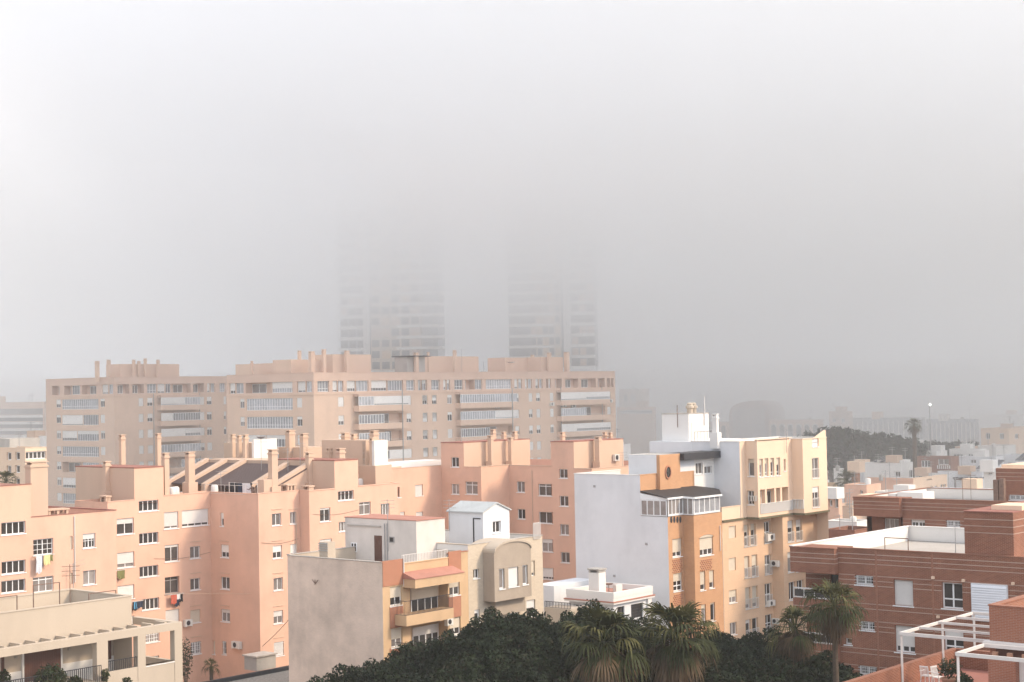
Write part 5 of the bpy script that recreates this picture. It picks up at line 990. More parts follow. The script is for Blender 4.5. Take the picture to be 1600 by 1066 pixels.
    for (xa, xb, y, m_) in ((1340,1375,773,'cream'),(1376,1400,771,'white'),(1402,1442,769,'white')): 
        ff = m1.off(-6); mb = MB(); mb.fbox(ff, ff.u(xa,780), ff.u(xb,780), zr, ff.z(xa,y), -2.5, 0); B.part('roof_room', mb, m_)
    B.finish()
brick_back()
def near_terrace():
    # foreground brick house with its roof terrace
    P = v2(at(1545.5, 960, 74)); fe = Face(P, E2); zt = fe.z(*q(Z8,1385,586)); zl = fe.z(*q(Z8,1400,835)); uR = 9.0
    B = Bld('brick_house', 'nearest bright red brick house at the right edge with a pergola terrace', 'house', P, 0)
    zF = 12.0; Dd = 5.5
    B.wall(fe, 0, uR, 0, zt, 'redbrick2'); pl = P + D1*Dd; B.wall(Face(pl, -D1), 0, Dd, 0, zt, 'redbrick2'); B.wall(Face(fe.p2(uR), D1), 0, Dd, 0, zt, 'redbrick2'); B.wall(Face(fe.p2(uR)+D1*Dd, -E2), 0, uR, 0, zt, 'redbrick2')
    flat(B, [P, fe.p2(uR), fe.p2(uR)+D1*Dd, pl], zt-.75, 'floor')
    for i, (f, a, b) in enumerate(((fe,0,uR), (Face(pl,-D1),0,Dd), (Face(fe.p2(uR)+D1*Dd,-E2),0,uR))): parapet(B, f, a, b, zt, zt-.75, 'redbrick2', cap='redbrick2', k=i, th=.3)
    mb = MB(); mb.fbox(fe, 2.4, uR, zt-.7, zt-.1, -4.2, -1.2); B.part('roof_slab', mb, 'white')
    # lower terrace: floor, parapet toward the street
    tl = Face(v2(at(1345, 1066, 92)), D1)
    pa, pb = v2(at(1345, 1066, 88)), v2(at(1472, 1016, 88*1.0+6)); 
    fl_ = Face(P - E2*7.5 - D1*5, D1); 
    c0, c1, c2, c3 = P - E2*6.2 - D1*7, P - E2*6.2 + D1*9.5, P + E2*9 + D1*9.5, P + E2*9 - D1*7
    mb = MB(); mb.hexa([(p.x,p.y,0) for p in (c0,c3,c2,c1)] + [(p.x,p.y,zF) for p in (c0,c3,c2,c1)]); B.part('terrace', mb, 'redbrick'); flat(B, [c0,c3,c2,c1], zF+.005, 'coping', 'terrace_floor')
    fp = Face(c1, -D1); mb = MB(); mb.fbox(fp, 0, 16.5, zF, zF+1.0, -.28, .02); mb.fbox(Face(c1, E2), .3, 15, zF, zF+1.0, -.0, .28); po = B.part('terrace_parapet', mb, 'redbrick')
    # lintel over the covered porch and a dark sheet on the wall painting its shaded interior
    f2 = fe.off(.06); mb = MB(); mb.fbox(fe, -.2, uR, zl-.05, zl+.22, 0, .35); B.part('porch_lintel', mb, 'white')
    mb = MB(); mb.fbox(fe, .3, uR-.3, zF+.02, zl-.1, .01, .05); B.part('porch_shade_sheet', mb, 'door')
    mb = MB(); r = fe.rect(Z8, 1405, 912, 1575, 1100); mb.fbox(fe, r[0], r[1], zF, r[3], .05, .5); B.part('porch_wall', mb, 'redbrick2'); mb = MB(); mb.fbox(fe, r[1]+.02, r[1]+.9, zF, r[3], .06, .12); B.part('porch_door', mb, 'rail')
    mb = MB()
    for i in range(12): c = .3+i*.7; mb.fbox(fe, c, c+.22, zl-.42, zl-.2, .3, .5)
    B.part('roof_tile_edge', mb, 'clay')
    # small tiles
    B.finish()
    # pergolas
    def perg(label, corner, zc, dlen, elen, nraf, posts, s=.11):
        c = v2(corner); T = thing('pergola', label, 'pergola', (c.x, c.y, zF), 'white pergolas'); b = MB()
        b.beam((*c, zc), (*(c + D1*dlen), zc), .1, .14); b.beam((*c, zc+.002), (*(c + E2*elen), zc+.002), .1, .16); b.beam((*(c+D1*dlen), zc), (*(c+D1*dlen+E2*elen), zc), .1, .14)
        b.build('beam', M['rail'], T); r = MB()
        for i in range(1, nraf+1): k = c + D1*dlen*i/(nraf+1); rr = MB(); rr.beam((*k, zc+.02), (*(k+E2*elen), zc+.02), .08, .12); rr.build('rafter', M['rail'], T)
        for du, eu in posts: k = c + D1*du + E2*eu; p_ = MB(); p_.beam((*k, zF), (*k, zc), .1, .1); p_.build('post', M['rail'], T)
        return T
    c = at(1406, 990, 80); dl = Face(v2(c), D1).u(1520, 957); 
    perg('larger white painted pergola frame on the terrace, reaching to the brick wall', c, c.z, dl, 6.6, 3, [(.05,.05), (dl*.55,.05), (dl,.05)])
    c = at(1494, 1022, 70); perg('nearer small white pergola frame in the bottom right corner', c, c.z, 2.9, 6.0, 0, [(.05,.05), (.05,3.2)])
    # pots with plants, chairs
    def pot(px, py, D, r, h, label, ht, seed):
        p = at(px, py, D); T = thing('potted_plant', label, 'plant', (p.x, p.y, zF), 'potted plants on the terrace'); mb = MB(); mb.lathe((p.x,p.y,zF), [(.02,0),(r*.6,0),(r*.72,h*.3),(r*.95,h*.85),(r*1.08,h*.86),(r*1.1,h),(r*.9,h),(r*.88,h*.9),(.01,h*.9)], 16); mb.build('pot', M['clay'], T)
        rn = random.Random(seed); f = MB()
        for i in range(420):
            v = Vector((rn.gauss(0,1), rn.gauss(0,1), rn.gauss(0,1))).normalized()*rn.uniform(.3,1); c = Vector((p.x,p.y,zF+h+ht*.5)) + Vector((v.x*r*1.5, v.y*r*1.5, v.z*ht*.55)); a = Vector((rn.gauss(0,1),rn.gauss(0,1),rn.gauss(0,1))).normalized(); b = a.orthogonal(); s_ = .06
            f.quad(c-a*s_-b*s_*.4, c+a*s_-b*s_*.4, c+a*s_+b*s_*.4, c-a*s_+b*s_*.4, rn.choice([0,1]))
        f.build('foliage', [M['frond'], M['leaf2']], T)
    pot(1484, 1055, 79, .42, .55, 'bushy potted plant in a wide clay pot beside the white pergola post', .95, 1)
    pot(1507, 1060, 76, .28, .6, 'smaller potted plant behind the nearer pergola post', .7, 2)
    def chair(px, py, D, rot, label):
        p = at(px, py, D); T = thing('garden_chair', label, 'chair', (p.x, p.y, zF), 'white garden chairs'); R = Matrix.Rotation(rot, 2)
        w = lambda x, y, z: (p.x + (R @ Vector((x,y))).x, p.y + (R @ Vector((x,y))).y, zF+z)
        mb = MB(); mb.hexa([w(-.24,-.23,.40), w(.24,-.23,.40), w(.24,.23,.40), w(-.24,.23,.40), w(-.24,-.23,.44), w(.24,-.23,.44), w(.24,.23,.44), w(-.24,.23,.44)]); mb.build('seat', M['plastic'], T)
        for sx in (-1,1):
            for sy in (-1,1): l = MB(); l.bar(w(.25*sx,.25*sy,0), w(.22*sx,.21*sy,.41), .025); l.build('leg', M['plastic'], T)
            a = MB(); a.bar(w(.25*sx,-.22,.41), w(.26*sx,-.2,.64), .02); a.beam(w(.26*sx,-.24,.65), w(.26*sx,.26,.66), .05, .03); a.build('armrest', M['plastic'], T)
        k = MB(); k.bar(w(-.22,.23,.42), w(-.21,.32,.9), .025); k.bar(w(.22,.23,.42), w(.21,.32,.9), .025); k.beam(w(-.23,.32,.9), w(.23,.32,.9), .04, .06)
        for i in range(5): x = -.15+.075*i; k.beam(w(x,.23,.44), w(x,.31,.89), .035, .015)
        k.build('backrest', M['plastic'], T)
    chair(1467, 1066, 80, .6, 'white plastic garden chair nearest the pergola post on the terrace'); chair(1449, 1068, 80.5, 2.4, 'white plastic garden chair farther left on the terrace')
near_terrace()
# ================================================================== beige house bottom left, gravel roof
def beige_house():
    R0 = v2(at(285, 1010, 100)); f = Face(R0, D1); zb = f.z(*q(Z2,1100,692)); zb2 = f.z(*q(Z2,1100,738)); zp = f.z(*q(Z2,1100,938)); uL = f.u(-70, 1030)
    B = Bld('terraced_house', 'beige house in the bottom left corner with a slatted concrete pergola and dark door', 'house', f.p2(uL), 0)
    us = [f.u(*q(Z2,x,850)) for x in (605,675,862,910,1092,1140)]; zbm = f.z(*q(Z2,600,800))
    fm = MB(); fm.fbox(f, uL, us[5], zb2, zb, -.45, 0)
    for i in (0, 2, 4): fm.fbox(f, us[i], us[i+1], 0 if i == 4 else zp-2, zb2, -.45, 0)
    e_ = Face(f.p2(us[5]), -E2); fm.fbox(e_, .45, 4.5, zb2, zb, -.4, 0); B.part('pergola_frame', fm, 'beige')
    pm = MB(); pm.fbox(f, us[0], us[5], 0, f.z(*q(Z2,770,985)), -.3, -.03); pm.fbox(f, us[3], us[4], f.z(*q(Z2,770,985)), zp, -.3, -.03); pm.fbox(e_, .3, 4.5, 0, zp, -.3, -.03); B.part('terrace_wall', pm, 'beige'); k = MB(); k.fbox(f, us[3], us[4], zp, zp+.06, -.34, 0); B.part('coping', k, 'white')
    zg = f.z(*q(Z2,770,985)); zR = f.z(*q(Z2,770,920)); B.part('balcony_rail', railing(f, us[1], us[2], zg, zR, -.15, step=.13, r=.014), 'darkmetal')
    uA = f.u(*q(Z2,300,1000)); uB = us[0]; fr_ = f.off(.6); B.part('balcony_rail', railing(fr_, fr_.u(*q(Z2,-100,1100)), fr_.u(*q(Z2,632,960)), fr_.z(*q(Z2,520,1085)), fr_.z(*q(Z2,520,975)), 0, step=.14, r=.016, top=.05), 'darkmetal'); mb = MB(); mb.fbox(f, uL, us[0], 0, fr_.z(*q(Z2,520,1085)), -3.5, .62); B.part('balcony', mb, 'beige')
    flo = zp-1.1; mb = MB(); mb.fbox(f, us[0], us[5], flo-.2, flo, -4, -.35); B.part('terrace_floor', mb, 'floor')
    # rafters between beam and wall
    bw = f.off(-3.4); uw = f.off(-1.5)
    for i in range(13):
        c = us[5]-.9-i*1.02
        if c > uL: r_ = MB(); r_.fbox(f, c-.09, c+.09, zb-.22, zb+.06, -1.48, -.46); B.part('rafter', r_, 'beige')
    # recessed wall with white dado, brown door, opening
    uE = bw.u(*q(Z2,770,880)); zt = uw.z(*q(Z2,810,528)); uT = uw.u(*q(Z2,822,560)); zd = bw.z(*q(Z2,480,935))
    B.wall(bw, bw.u(-70,1000), uT, 0, zb-.3, 'beige'); B.wall(uw, uw.u(-70,1000), uT, zb-.3, zt, 'beige'); flat(B, [uw.p2(uw.u(-70,1000)), uw.p2(uT), bw.p2(uT), bw.p2(uw.u(-70,1000))], zb-.3, 'beige', 'ceiling'); d_ = MB(); d_.fbox(bw, bw.u(-70,1000), uE, 0, zd, 0, .04); B.part('dado', d_, 'white')
    r = bw.rect(Z2, 142, 850, 372, 1064); dm = MB(); dm.fbox(bw, r[0], r[1], r[2]-1, r[3], .0, .14); do = B.part('shutter_door', dm, 'door'); dm = MB(); dm.fbox(bw, r[0]-.119, r[1]+.119, r[3]+.09, r[3]+.2, 0, .162); dm.fbox(bw, r[0]-.12, r[0], r[2]-1, r[3]+.1, 0, .16); dm.fbox(bw, r[1], r[1]+.12, r[2]-1, r[3]+.1, 0, .16); dm.build('door_frame', M['white'], do)
    r = bw.rect(Z2, 673, 800, 692, 920); dm = MB(); dm.fbox(bw, r[0], r[1], r[2], r[3], 0, .06); B.part('shutter', dm, 'door'); r = bw.rect(Z2, 8, 905, 24, 1064); dm = MB(); dm.fbox(bw, r[0], r[1], r[2]-1, r[3], 0, .06); B.part('shutter', dm, 'door')
    for x, y in ((95,908),(427,857),(733,925)): r = bw.rect(Z2, x-6, y-7, x+6, y+7); dm = MB(); dm.fbox(bw, r[0], r[1], r[2], r[3], 0, .15); B.part('wall_lamp', dm, 'greycap')
    mb = MB(); mb.fbox(bw, uE-.6, uT, 0, zb2-1.2, 0, 2.4); B.part('terrace_room', mb, 'white') if False else None
    # upper storey roof box
    pT = uw.p2(uT); fe = Face(pT, E2); Lr = -fe.u(*q(Z2,452,480)); fR = Face(pT, -E2); B.wall(fR, 0, Lr, 0, zt, 'beige'); k1 = fR.p2(Lr); Lw = uT - uw.u(-70,1000); B.wall(Face(k1, -D1), 0, Lw, 0, zt, 'beige')
    zr = zt-1.1; flat(B, [uw.p2(uT-Lw), pT, k1, k1-D1*Lw], zr, 'floor'); parapet(B, uw, uT-Lw, uT, zt, zr, 'beige', cap='beige'); parapet(B, fR, 0, Lr, zt, zr, 'beige', cap='beige', k=1); parapet(B, Face(k1,-D1), 0, Lw, zt+.03, zr, 'beige', cap='beige', k=2)
    # clothes-line posts
    mb = MB(); g = uw.off(-1.5)
    for x0, x1, y0, y1 in ((208,372,440,600),(555,724,490,610),(-60,106,522,620)):
        a, za = g.hit(*q(Z2,x0,y0+10)); b, zb_ = g.hit(*q(Z2,x1,y0)); mb.bar(g.pt(a,zr), g.pt(a,zb_), .035); mb.bar(g.pt(b,zr), g.pt(b,zb_), .035); mb.bar(g.pt(a,zb_), g.pt(b,zb_), .03)
    B.part('clothes_line_post', mb, 'rust'); antenna(B, 109.5, 0, 882, P=(*g.p2(g.u(109.5,930)), zr), arms=3, m='rust')
    B.finish()
    def shrub(px, py, D, w, h, label, n, seed, mats=('leaf2','leaf3','frond')):
        p = at(px, py, D); rn = random.Random(seed); zb = p.z - h/2; T = thing('shrub', label, 'shrub', (p.x, p.y, zb), 'shrubs by the beige house'); st = MB(); fo = MB()
        for i in range(9):
            a = rn.uniform(0, 6.28); tip = Vector((p.x+math.cos(a)*w*.35, p.y+math.sin(a)*w*.35, zb+h*rn.uniform(.6,.95))); st.bar((p.x,p.y,zb-1.2), tip, .03, .01, 5)
        for i in range(n):
            v = Vector((rn.gauss(0,1), rn.gauss(0,1), rn.gauss(0,1))).normalized()*rn.random()**.4; c = Vector((p.x,p.y,p.z)) + Vector((v.x*w/2, v.y*w/2, v.z*h/2*rn.uniform(.8,1.15))); a = Vector((rn.gauss(0,1),rn.gauss(0,1),rn.gauss(0,.6))).normalized(); b = a.orthogonal().normalized(); s_ = rn.uniform(.05,.09)
            fo.quad(c-a*s_-b*s_*.45, c+a*s_-b*s_*.45, c+a*s_+b*s_*.45, c-a*s_+b*s_*.45, rn.choice([0,0,1,2]))
        st.build('stem', M['bark'], T); fo.build('foliage', [M[x] for x in mats], T)
    shrub(78, 1062, 92, 1.9, 1.7, 'bushy green shrub in front of the brown door, largest in the corner', 1500, 1); shrub(4, 1062, 93, .9, 1.2, 'green shrub at the very bottom left corner', 500, 2); shrub(117, 1066, 93, .9, .8, 'low green shrub before the dark railing', 400, 3); shrub(164, 1056, 95, .55, .9, 'thin sprig of leaves left of the beige post', 160, 4); shrub(198, 1066, 95, .55, .6, 'small leafy plant below the terrace railing', 140, 5); shrub(290, 1030, 128, 1.2, 3.4, 'slender bush beside the pink wall at the beige corner column', 420, 6)
beige_house()
def gravel_roof():
    z = 3.4; a = onz(250, 1085, z); c = onz(478, 1024, z); b = v2(c) + E2*16; d = v2(a); 
    pts = [d, v2(c) if False else d + D1*((v2(c)-d).dot(D1))]; c2 = pts[1]; b = c2 + E2*18; e = d + E2*18
    B = Bld('low_building', 'low gravel covered flat roof with a small brick box on it', 'building', (d+c2+b+e)/4, 0)
    mb = MB(); mb.hexa([(p.x,p.y,0) for p in (d,e,b,c2)] + [(p.x,p.y,z) for p in (d,e,b,c2)]); B.part('wall', mb, 'ochre'); flat(B, [d,e,b,c2], z+.01, 'gravel')
    k = MB(); f1 = Face(d, D1); k.fbox(f1, 0, (c2-d).length, z, z+.35, 0, .3); f2 = Face(c2, E2); k.fbox(f2, .31, 18, z, z+.5, -.3, 0); B.part('kerb', k, 'darkmetal')
    p = onz(411, 1047, z); g = Face((p.x,p.y), D1); ua, ub = g.u(401,1040), g.u(431,1040); mb = MB(); mb.fbox(g, ua, ub, z, z+1.15, -1.6, 0); mo = B.part('roof_box', mb, 'concrete'); mb = MB(); mb.fbox(g, ua-.12, ub+.12, z+1.15, z+1.27, -1.75, .12); mb.build('lid', M['greycap'], mo)
    for px, py, w in ((492,1033,1.7),(508,1037,1.6)): p = onz(px, py, z); mb = MB(); mb.ball((p.x,p.y,z+.12), w/2, 12, 6, (1,.6,.35)); B.part('sandbag', mb, 'clay', smooth=True) if False else B.part('cover_slab', mb, 'pink2', smooth=True)
    B.finish()
gravel_roof()
# ================================================================== ground
def sheet(name, pts, z, m, kind='structure'):
    mb = MB(); mb.poly([(p[0],p[1],z) for p in pts]); o = mb.build(name, M[m], None, loc=(0,0,z)); tag(o, kind=kind); return o
sheet('ground', [(-1500,-60),(1500,-60),(1500,2500),(-1500,2500)], 0, 'earth')
s0 = SP - D1*60 + Vector((D1.y,-D1.x))*3.0; nn = Vector((D1.y,-D1.x)); s1 = s0 + D1*190
sheet('pavement', [s0, s0 - nn*3.0, s1 - nn*3.0, s1][::-1], .12, 'pave'); sheet('road', [s0, s1, s1 + nn*9, s0 + nn*9][::-1], .006, 'asphalt')
# ================================================================== trees
def leaf_crown(rn, fo, blobs, n, size, nm=3, shell=.55):
    tot = sum(b[1]**2 for b in blobs)
    for (c, r, sq) in blobs:
        k = int(n*r*r/tot); pb = rn.choice([.15, .4, .7, .9])
        for i in range(k):
            v = Vector((rn.gauss(0,1), rn.gauss(0,1), rn.gauss(0,1))).normalized(); rr = r*(shell+(1.04-shell)*rn.random()**.55)*(1+.12*math.sin(v.x*7+c.x)*math.sin(v.y*8+c.y)*math.cos(v.z*6)); p = c + Vector((v.x*rr*sq[0], v.y*rr*sq[1], v.z*rr*sq[2]))
            a = (v + Vector((rn.gauss(0,.7), rn.gauss(0,.7), rn.gauss(0,.7)))).normalized(); t = a.orthogonal().normalized(); t.rotate(Matrix.Rotation(rn.random()*6.28, 3, a)); b = a.cross(t); s = size*rn.uniform(.6,1.3)
            m_ = 0 if rn.random() < pb else (1 if rn.random() < .7 else 2)
            fo.poly([p-t*s, p+b*s*.45, p+t*s, p-b*s*.45], m_)
def tree(label, x, y, z0, h, R, seed, n=46000, size=.13, group='dark street trees', mats=('leaf1','leaf2','leaf3'), name='broadleaf_tree', crown_h=.62):
    rn = random.Random(seed); T = thing(name, label, 'tree', (x, y, z0), group); tr = MB(); base = Vector((x,y,z0)); fork = base + Vector((rn.uniform(-.3,.3), rn.uniform(-.3,.3), h*.36)); tr.bar(base, fork, h*.035, h*.026, 8); blobs = []
    nb = 26
    for i in range(nb):
        a = i*2.4 + rn.uniform(-.4,.4); rad = R*math.sqrt((i+.3)/nb)*.86; r = R*rn.uniform(.20,.34); zz = z0 + h - r*.8 - (rad/R)**2*h*crown_h*.34 - rn.uniform(0,.06)*h; c = Vector((x+math.cos(a)*rad, y+math.sin(a)*rad, zz))
        blobs.append((c, r, (1,1,.8))); mid = fork.lerp(c, .5) + Vector((0,0,-h*.02)); tr.bar(fork, mid, h*.014, h*.009, 6); tr.bar(mid, c, h*.009, h*.003, 5)
        for k in range(3):
            d_ = Vector((rn.gauss(0,1), rn.gauss(0,1), abs(rn.gauss(0,1))+.3)).normalized(); blobs.append((c + d_*r*.95, r*rn.uniform(.3,.5), (1,1,1)))
    blobs.append((Vector((x,y,z0+h*.62)), R*.55, (1,1,.5)))
    tr.build('trunk', M['bark'], T); fo = MB(); leaf_crown(rn, fo, blobs, n, size); fo.build('crown', [M[m_] for m_ in mats], T); return T
def dark_tree(label, px, ptop, D, R, seed, n=52000, sz=.13, **k):
    p = at(px, ptop, D); tree(label, p.x, p.y, 0, p.z, R, seed, n, sz, **k)
dark_tree('dark dense street tree rising in front of the black balcony', 668, 1012, 106, 5.2, 21)
dark_tree('dark dense street tree below the arched grey brown bay, tallest of the row', 800, 958, 104, 5.0, 22)
dark_tree('dark dense street tree at the bottom left end of the row, before the gravel roof', 572, 1046, 104, 4.6, 23)
dark_tree('dark dense street tree behind the two leafy palms', 925, 952, 103, 5.2, 24)
dark_tree('dark dense street tree low between orange and cream facades', 1160, 994, 112, 5.2, 25)
dark_tree('dark dense street tree at the foot of the slim palm on the right', 1262, 1030, 96, 4.2, 26)
dark_tree('dark dense street tree along the bottom edge, nearest the camera in the middle', 745, 1026, 92, 5.0, 27)
dark_tree('dark dense street tree along the bottom edge beneath the palms', 1010, 1022, 90, 5.4, 28)
dark_tree('dark dense street tree between the palm pair and the right palm, lowest crown', 1165, 1034, 94, 4.6, 29, n=24000)
def palm(label, px, pc, D, R, seed, z0=0, nl=46, dead=40, lean=(0,0), group='tall fan palms', seg=4, nfan=17, tr=.24, droop=1.0, trunk_r=None):
    """px,pc = pixel of the crown centre; R = crown radius"""
    rn = random.Random(seed); p = at(px, pc, D); T = thing('palm_tree', label, 'palm tree', (p.x-lean[0], p.y-lean[1], z0), group); tk = MB(); N = 10; b0 = Vector((p.x-lean[0], p.y-lean[1], z0))
    for i in range(N):
        f_ = lambda t: b0.lerp(Vector((p.x, p.y, p.z-.15*R)), t) + Vector((lean[0]*.15*math.sin(t*3.1), 0, 0)); tk.bar(f_(i/N), f_((i+1)/N), tr*(1.15-.25*i/N)*(1.06 if i % 2 else .97), tr*(1.15-.25*(i+1)/N), 9)
    tk.build('trunk', M['palmbark'], T)
    def fan(mb, el, az, L, mi, drp, w=1.0):
        d = Vector((math.cos(az)*math.cos(el), math.sin(az)*math.cos(el), math.sin(el))); up = Vector((0,0,1)); side = d.cross(up).normalized(); nrm = side.cross(d).normalized(); o = Vector((p.x,p.y,p.z)); pe = o + d*L*.5 - up*L*.04*drp
        mb.beam(o, pe, .05*R/2.2, .03*R/2.2, mi); bl = L*.62
        for i in range(nfan):
            a = (i/(nfan-1)-.5)*2.5; dir_ = (d*math.cos(a) + side*math.sin(a)).normalized(); l = bl*(.72+.28*math.cos(a))*rn.uniform(.8,1.12); pts = []; sag = rn.uniform(.5,1.0) 
            for k in range(seg+1):
                t = k/seg; g = drp*(.95*t**2.6+.06*t)*l*sag; pts.append(pe + dir_*l*t*(1-.30*t*t*min(drp,1.2)) - up*g + nrm*.03*math.cos(a*6))
            wd = l*.085*w; sd = dir_.cross(nrm).normalized()
            for k in range(seg):
                w0 = wd*(.45 if k == 0 else 1-.55*(k/seg)); w1 = wd*(1-.55*((k+1)/seg)) if k < seg-1 else .004
                mb.quad(pts[k]-sd*w0/2, pts[k]+sd*w0/2, pts[k+1]+sd*w1/2, pts[k+1]-sd*w1/2, mi)
    g = MB()
    for i in range(nl):
        t = (i+.5)/nl; el = math.radians(80-98*t + rn.uniform(-9,9)); fan(g, el, i*2.39996+rn.uniform(-.25,.25), R*rn.uniform(.76,1.16)*(1 if t > .15 else .8), 1 if rn.random() < .3+.35*(t < .5) else 0, droop*rn.uniform(.65,1.25)*(.5+.6*t))
    g.build('crown', [M['frond'], M['frond2']], T)
    if dead:
        s = MB()
        for i in range(dead):
            t = (i+.5)/dead; el = math.radians(-20-62*t + rn.uniform(-8,8)); fan(s, el, i*2.39996+rn.uniform(-.3,.3), R*rn.uniform(.58,1.02)*(1-.12*t), 1 if rn.random() < .4 else 0, rn.uniform(.5,1.0), .9)
        s.build('dry_frond_skirt', [M['deadf'], M['deadf2']], T)
    return T
palm('leafy fan palm with drooping brown skirt, left one of the palm pair', 946, 1004, 86, 2.75, 31, nl=46, dead=60, nfan=15, droop=.95)
palm('leafy fan palm with drooping brown skirt, right one of the palm pair', 1056, 996, 87, 2.85, 32, nl=46, dead=60, nfan=15, droop=.95)
palm('slim fan palm with bare trunk, crown over the red brick balcony', 1303, 946, 93, 2.15, 33, nl=36, dead=44, nfan=13, tr=.18, droop=.9)
palm('shaggy fan palm between the cream facade and the red brick block', 1243, 983, 97, 2.05, 34, nl=28, dead=56, nfan=13, droop=.95)
# distant palms
palm('hazy solitary tall palm standing above the far dark trees', 1428, 664, 300, 2.1, 35, nl=34, dead=22, seg=3, nfan=9, tr=.42, group='distant palms')
palm('squat bushy palm in front of the far white houses', 1323, 752, 260, 2.6, 36, z0=4, nl=34, dead=10, seg=3, nfan=9, tr=.4, group='distant palms')
palm('small palm by the pale flats at the left edge', 9, 752, 215, 2.2, 37, nl=30, dead=6, seg=3, nfan=11, tr=.3, group='distant palms')
palm('little fan palm growing at the foot of the pink wall', 330, 1040, 140, .95, 38, nl=22, dead=5, seg=3, nfan=11, tr=.16, group='distant palms')
# far dark tree belt
for i, (px, yt, D, R) in enumerate(((1300,668,330,8),(1318,672,345,8),(1342,676,335,8),(1366,679,340,7.5),(1390,682,335,7),(1412,684,350,6.5),(1440,690,360,7),(1470,692,370,7),(1500,694,375,7),(1530,700,380,6))):
    p = at(px, yt, D); tree(['hazy dark tree far behind the cream house, leftmost of the belt','hazy dark tree of the far belt, second from the cream house','hazy dark tree of the far belt, third from the cream house','hazy dark tree of the far belt, fourth from the cream house','hazy dark tree of the far belt, left of the solitary palm','hazy dark tree of the far belt, just behind the solitary palm','hazy dark tree of the far belt, first right of the solitary palm','hazy dark tree of the far belt, second right of the solitary palm','hazy dark tree of the far belt, third right of the solitary palm','hazy dark tree of the far belt, farthest right'][i], p.x, p.y, 0, p.z, R, 50+i, 5200, .5, 'far tree belt')
# ================================================================== distant low houses
def house(label, z, x0, x1, x2, yt, yb, D, m, wl=(), wr=(), roof='floor', cat='house', cap=None, depth=None, nm='house', group='distant low houses', par=.45):
    """x0..x1 left (E2) face, x1..x2 right (D1) face, zoom coords"""
    xa, _ = q(z, x0, 0); xb, ya = q(z, x1, yt); xc, _ = q(z, x2, 0); P = v2(at(xb, ya, D)); fe = Face(P, E2); fd = Face(P, D1); zt = fe.z(xb, ya); ul = -fe.u(xa, ya) if x0 < x1 else (depth or 8); ur = fd.u(xc, ya) if x2 > x1 else (depth or 8)
    B = Bld(nm, label, cat, P, 0, group)
    for f, l in ((fe, wl), (fd, wr)): wins(B, f, z, [(*r[:4], dict(n=r[4] if len(r) > 4 else 2, s=r[5] if len(r) > 5 else 0, rec=.25, sill=False, fw_=.12, g=r[6] if len(r) > 6 else 'glass')) for r in l])
    B.wall(fe, -ul, 0, 0, zt, m); B.wall(fd, 0, ur, 0, zt, m); B.wall(Face(fd.p2(ur), -E2), 0, ul, 0, zt, m); pB = fd.p2(ur)-E2*ul; B.wall(Face(pB, -D1), 0, ur, 0, zt, m)
    flat(B, [P, fd.p2(ur), pB, fe.p2(-ul)], zt-par, roof)
    for i, (f, a, b) in enumerate(((fe,-ul,0), (fd,0,ur), (Face(fd.p2(ur),-E2),0,ul), (Face(pB,-D1),0,ur))): parapet(B, f, a, b, zt, zt-par, m, cap=cap or m, k=i)
    rn = random.Random(int(xb*7+D)); 
    for i in range(rn.choice([1,1,2])):
        p = fe.p2(-ul*rn.uniform(.15,.9), -ur*rn.uniform(.15,.6)); hgt = rn.uniform(1.6,3.2); mb = MB(); mb.bar((p.x,p.y,zt-par), (p.x,p.y,zt+hgt), .05); 
        for k_ in range(2): mb.bar((p.x-.6,p.y,zt+hgt-.2-.4*k_), (p.x+.6,p.y+.2,zt+hgt-.2-.4*k_), .03, n=4)
        B.part('antenna', mb, 'greymetal')
    if D > 200 and rn.random() < .45:
        p = fe.p2(-ul*rn.uniform(.2,.8), -ur*rn.uniform(.2,.6)); mb = MB(); mb.lathe((p.x,p.y,zt-par), [(.01,0),(.42,0),(.44,.6),(.42,.95),(.01,1.05)], 10); B.part('water_tank', mb, rn.choice(['ac','concrete','white']))
    if D > 200 and rn.random() < .5:
        p = fe.p2(-ul*rn.uniform(.3,.7), -ur*rn.uniform(.3,.6)); mb = MB(); mb.box(p, 2.4, 2.2, zt-par, zt+rn.uniform(.8,1.7), E2); B.part('roof_room', mb, rn.choice(['white','pink2','cream']))
    return B, P, fe, fd, zt, ul, ur
def solar(B, f, z, x0, y0, x1, y1):
    a, b, c, d = f.rect(z, x0, y0, x1, y1); mb = MB(); mb.hexa([f.pt(a,c,0), f.pt(b,c,0), f.pt(b+1.2,d,-2.2), f.pt(a+1.2,d,-2.2), f.pt(a,c+.12,0), f.pt(b,c+.12,0), f.pt(b+1.2,d+.12,-2.2), f.pt(a+1.2,d+.12,-2.2)]); o = B.part('solar_panel', mb, 'solar'); k = MB()
    for i in range(4): u_ = a+(b-a)*i/3; k.beam(f.pt(u_,c+.14,0), f.pt(u_+1.2,d+.14,-2.2), .06, .05); k.bar(f.pt(u_+1.1,c-1.0,-2.1), f.pt(u_+1.1,d,-2.1), .05)
    k.build('panel_frame', M['greymetal'], o)
H = lambda *a, **k: house(*a, **k)
b = H('white two tier house with a dark square window, centre of the far houses', A6, 350, 640, 746, 622, 735, 300, 'white', [(590,685,632,732)], [(705,670,738,735)]); b[0].part('roof_room', (lambda m_: (m_.fbox(b[2].off(-2), b[2].u(1360,730), b[2].u(1400,730), b[4]-.5, b[2].off(-2).z(1380,719), -4, 0), m_)[1])(MB()), 'white'); solar(b[0], b[2].off(-1), A6, 425, 572, 500, 612); b[0].finish()
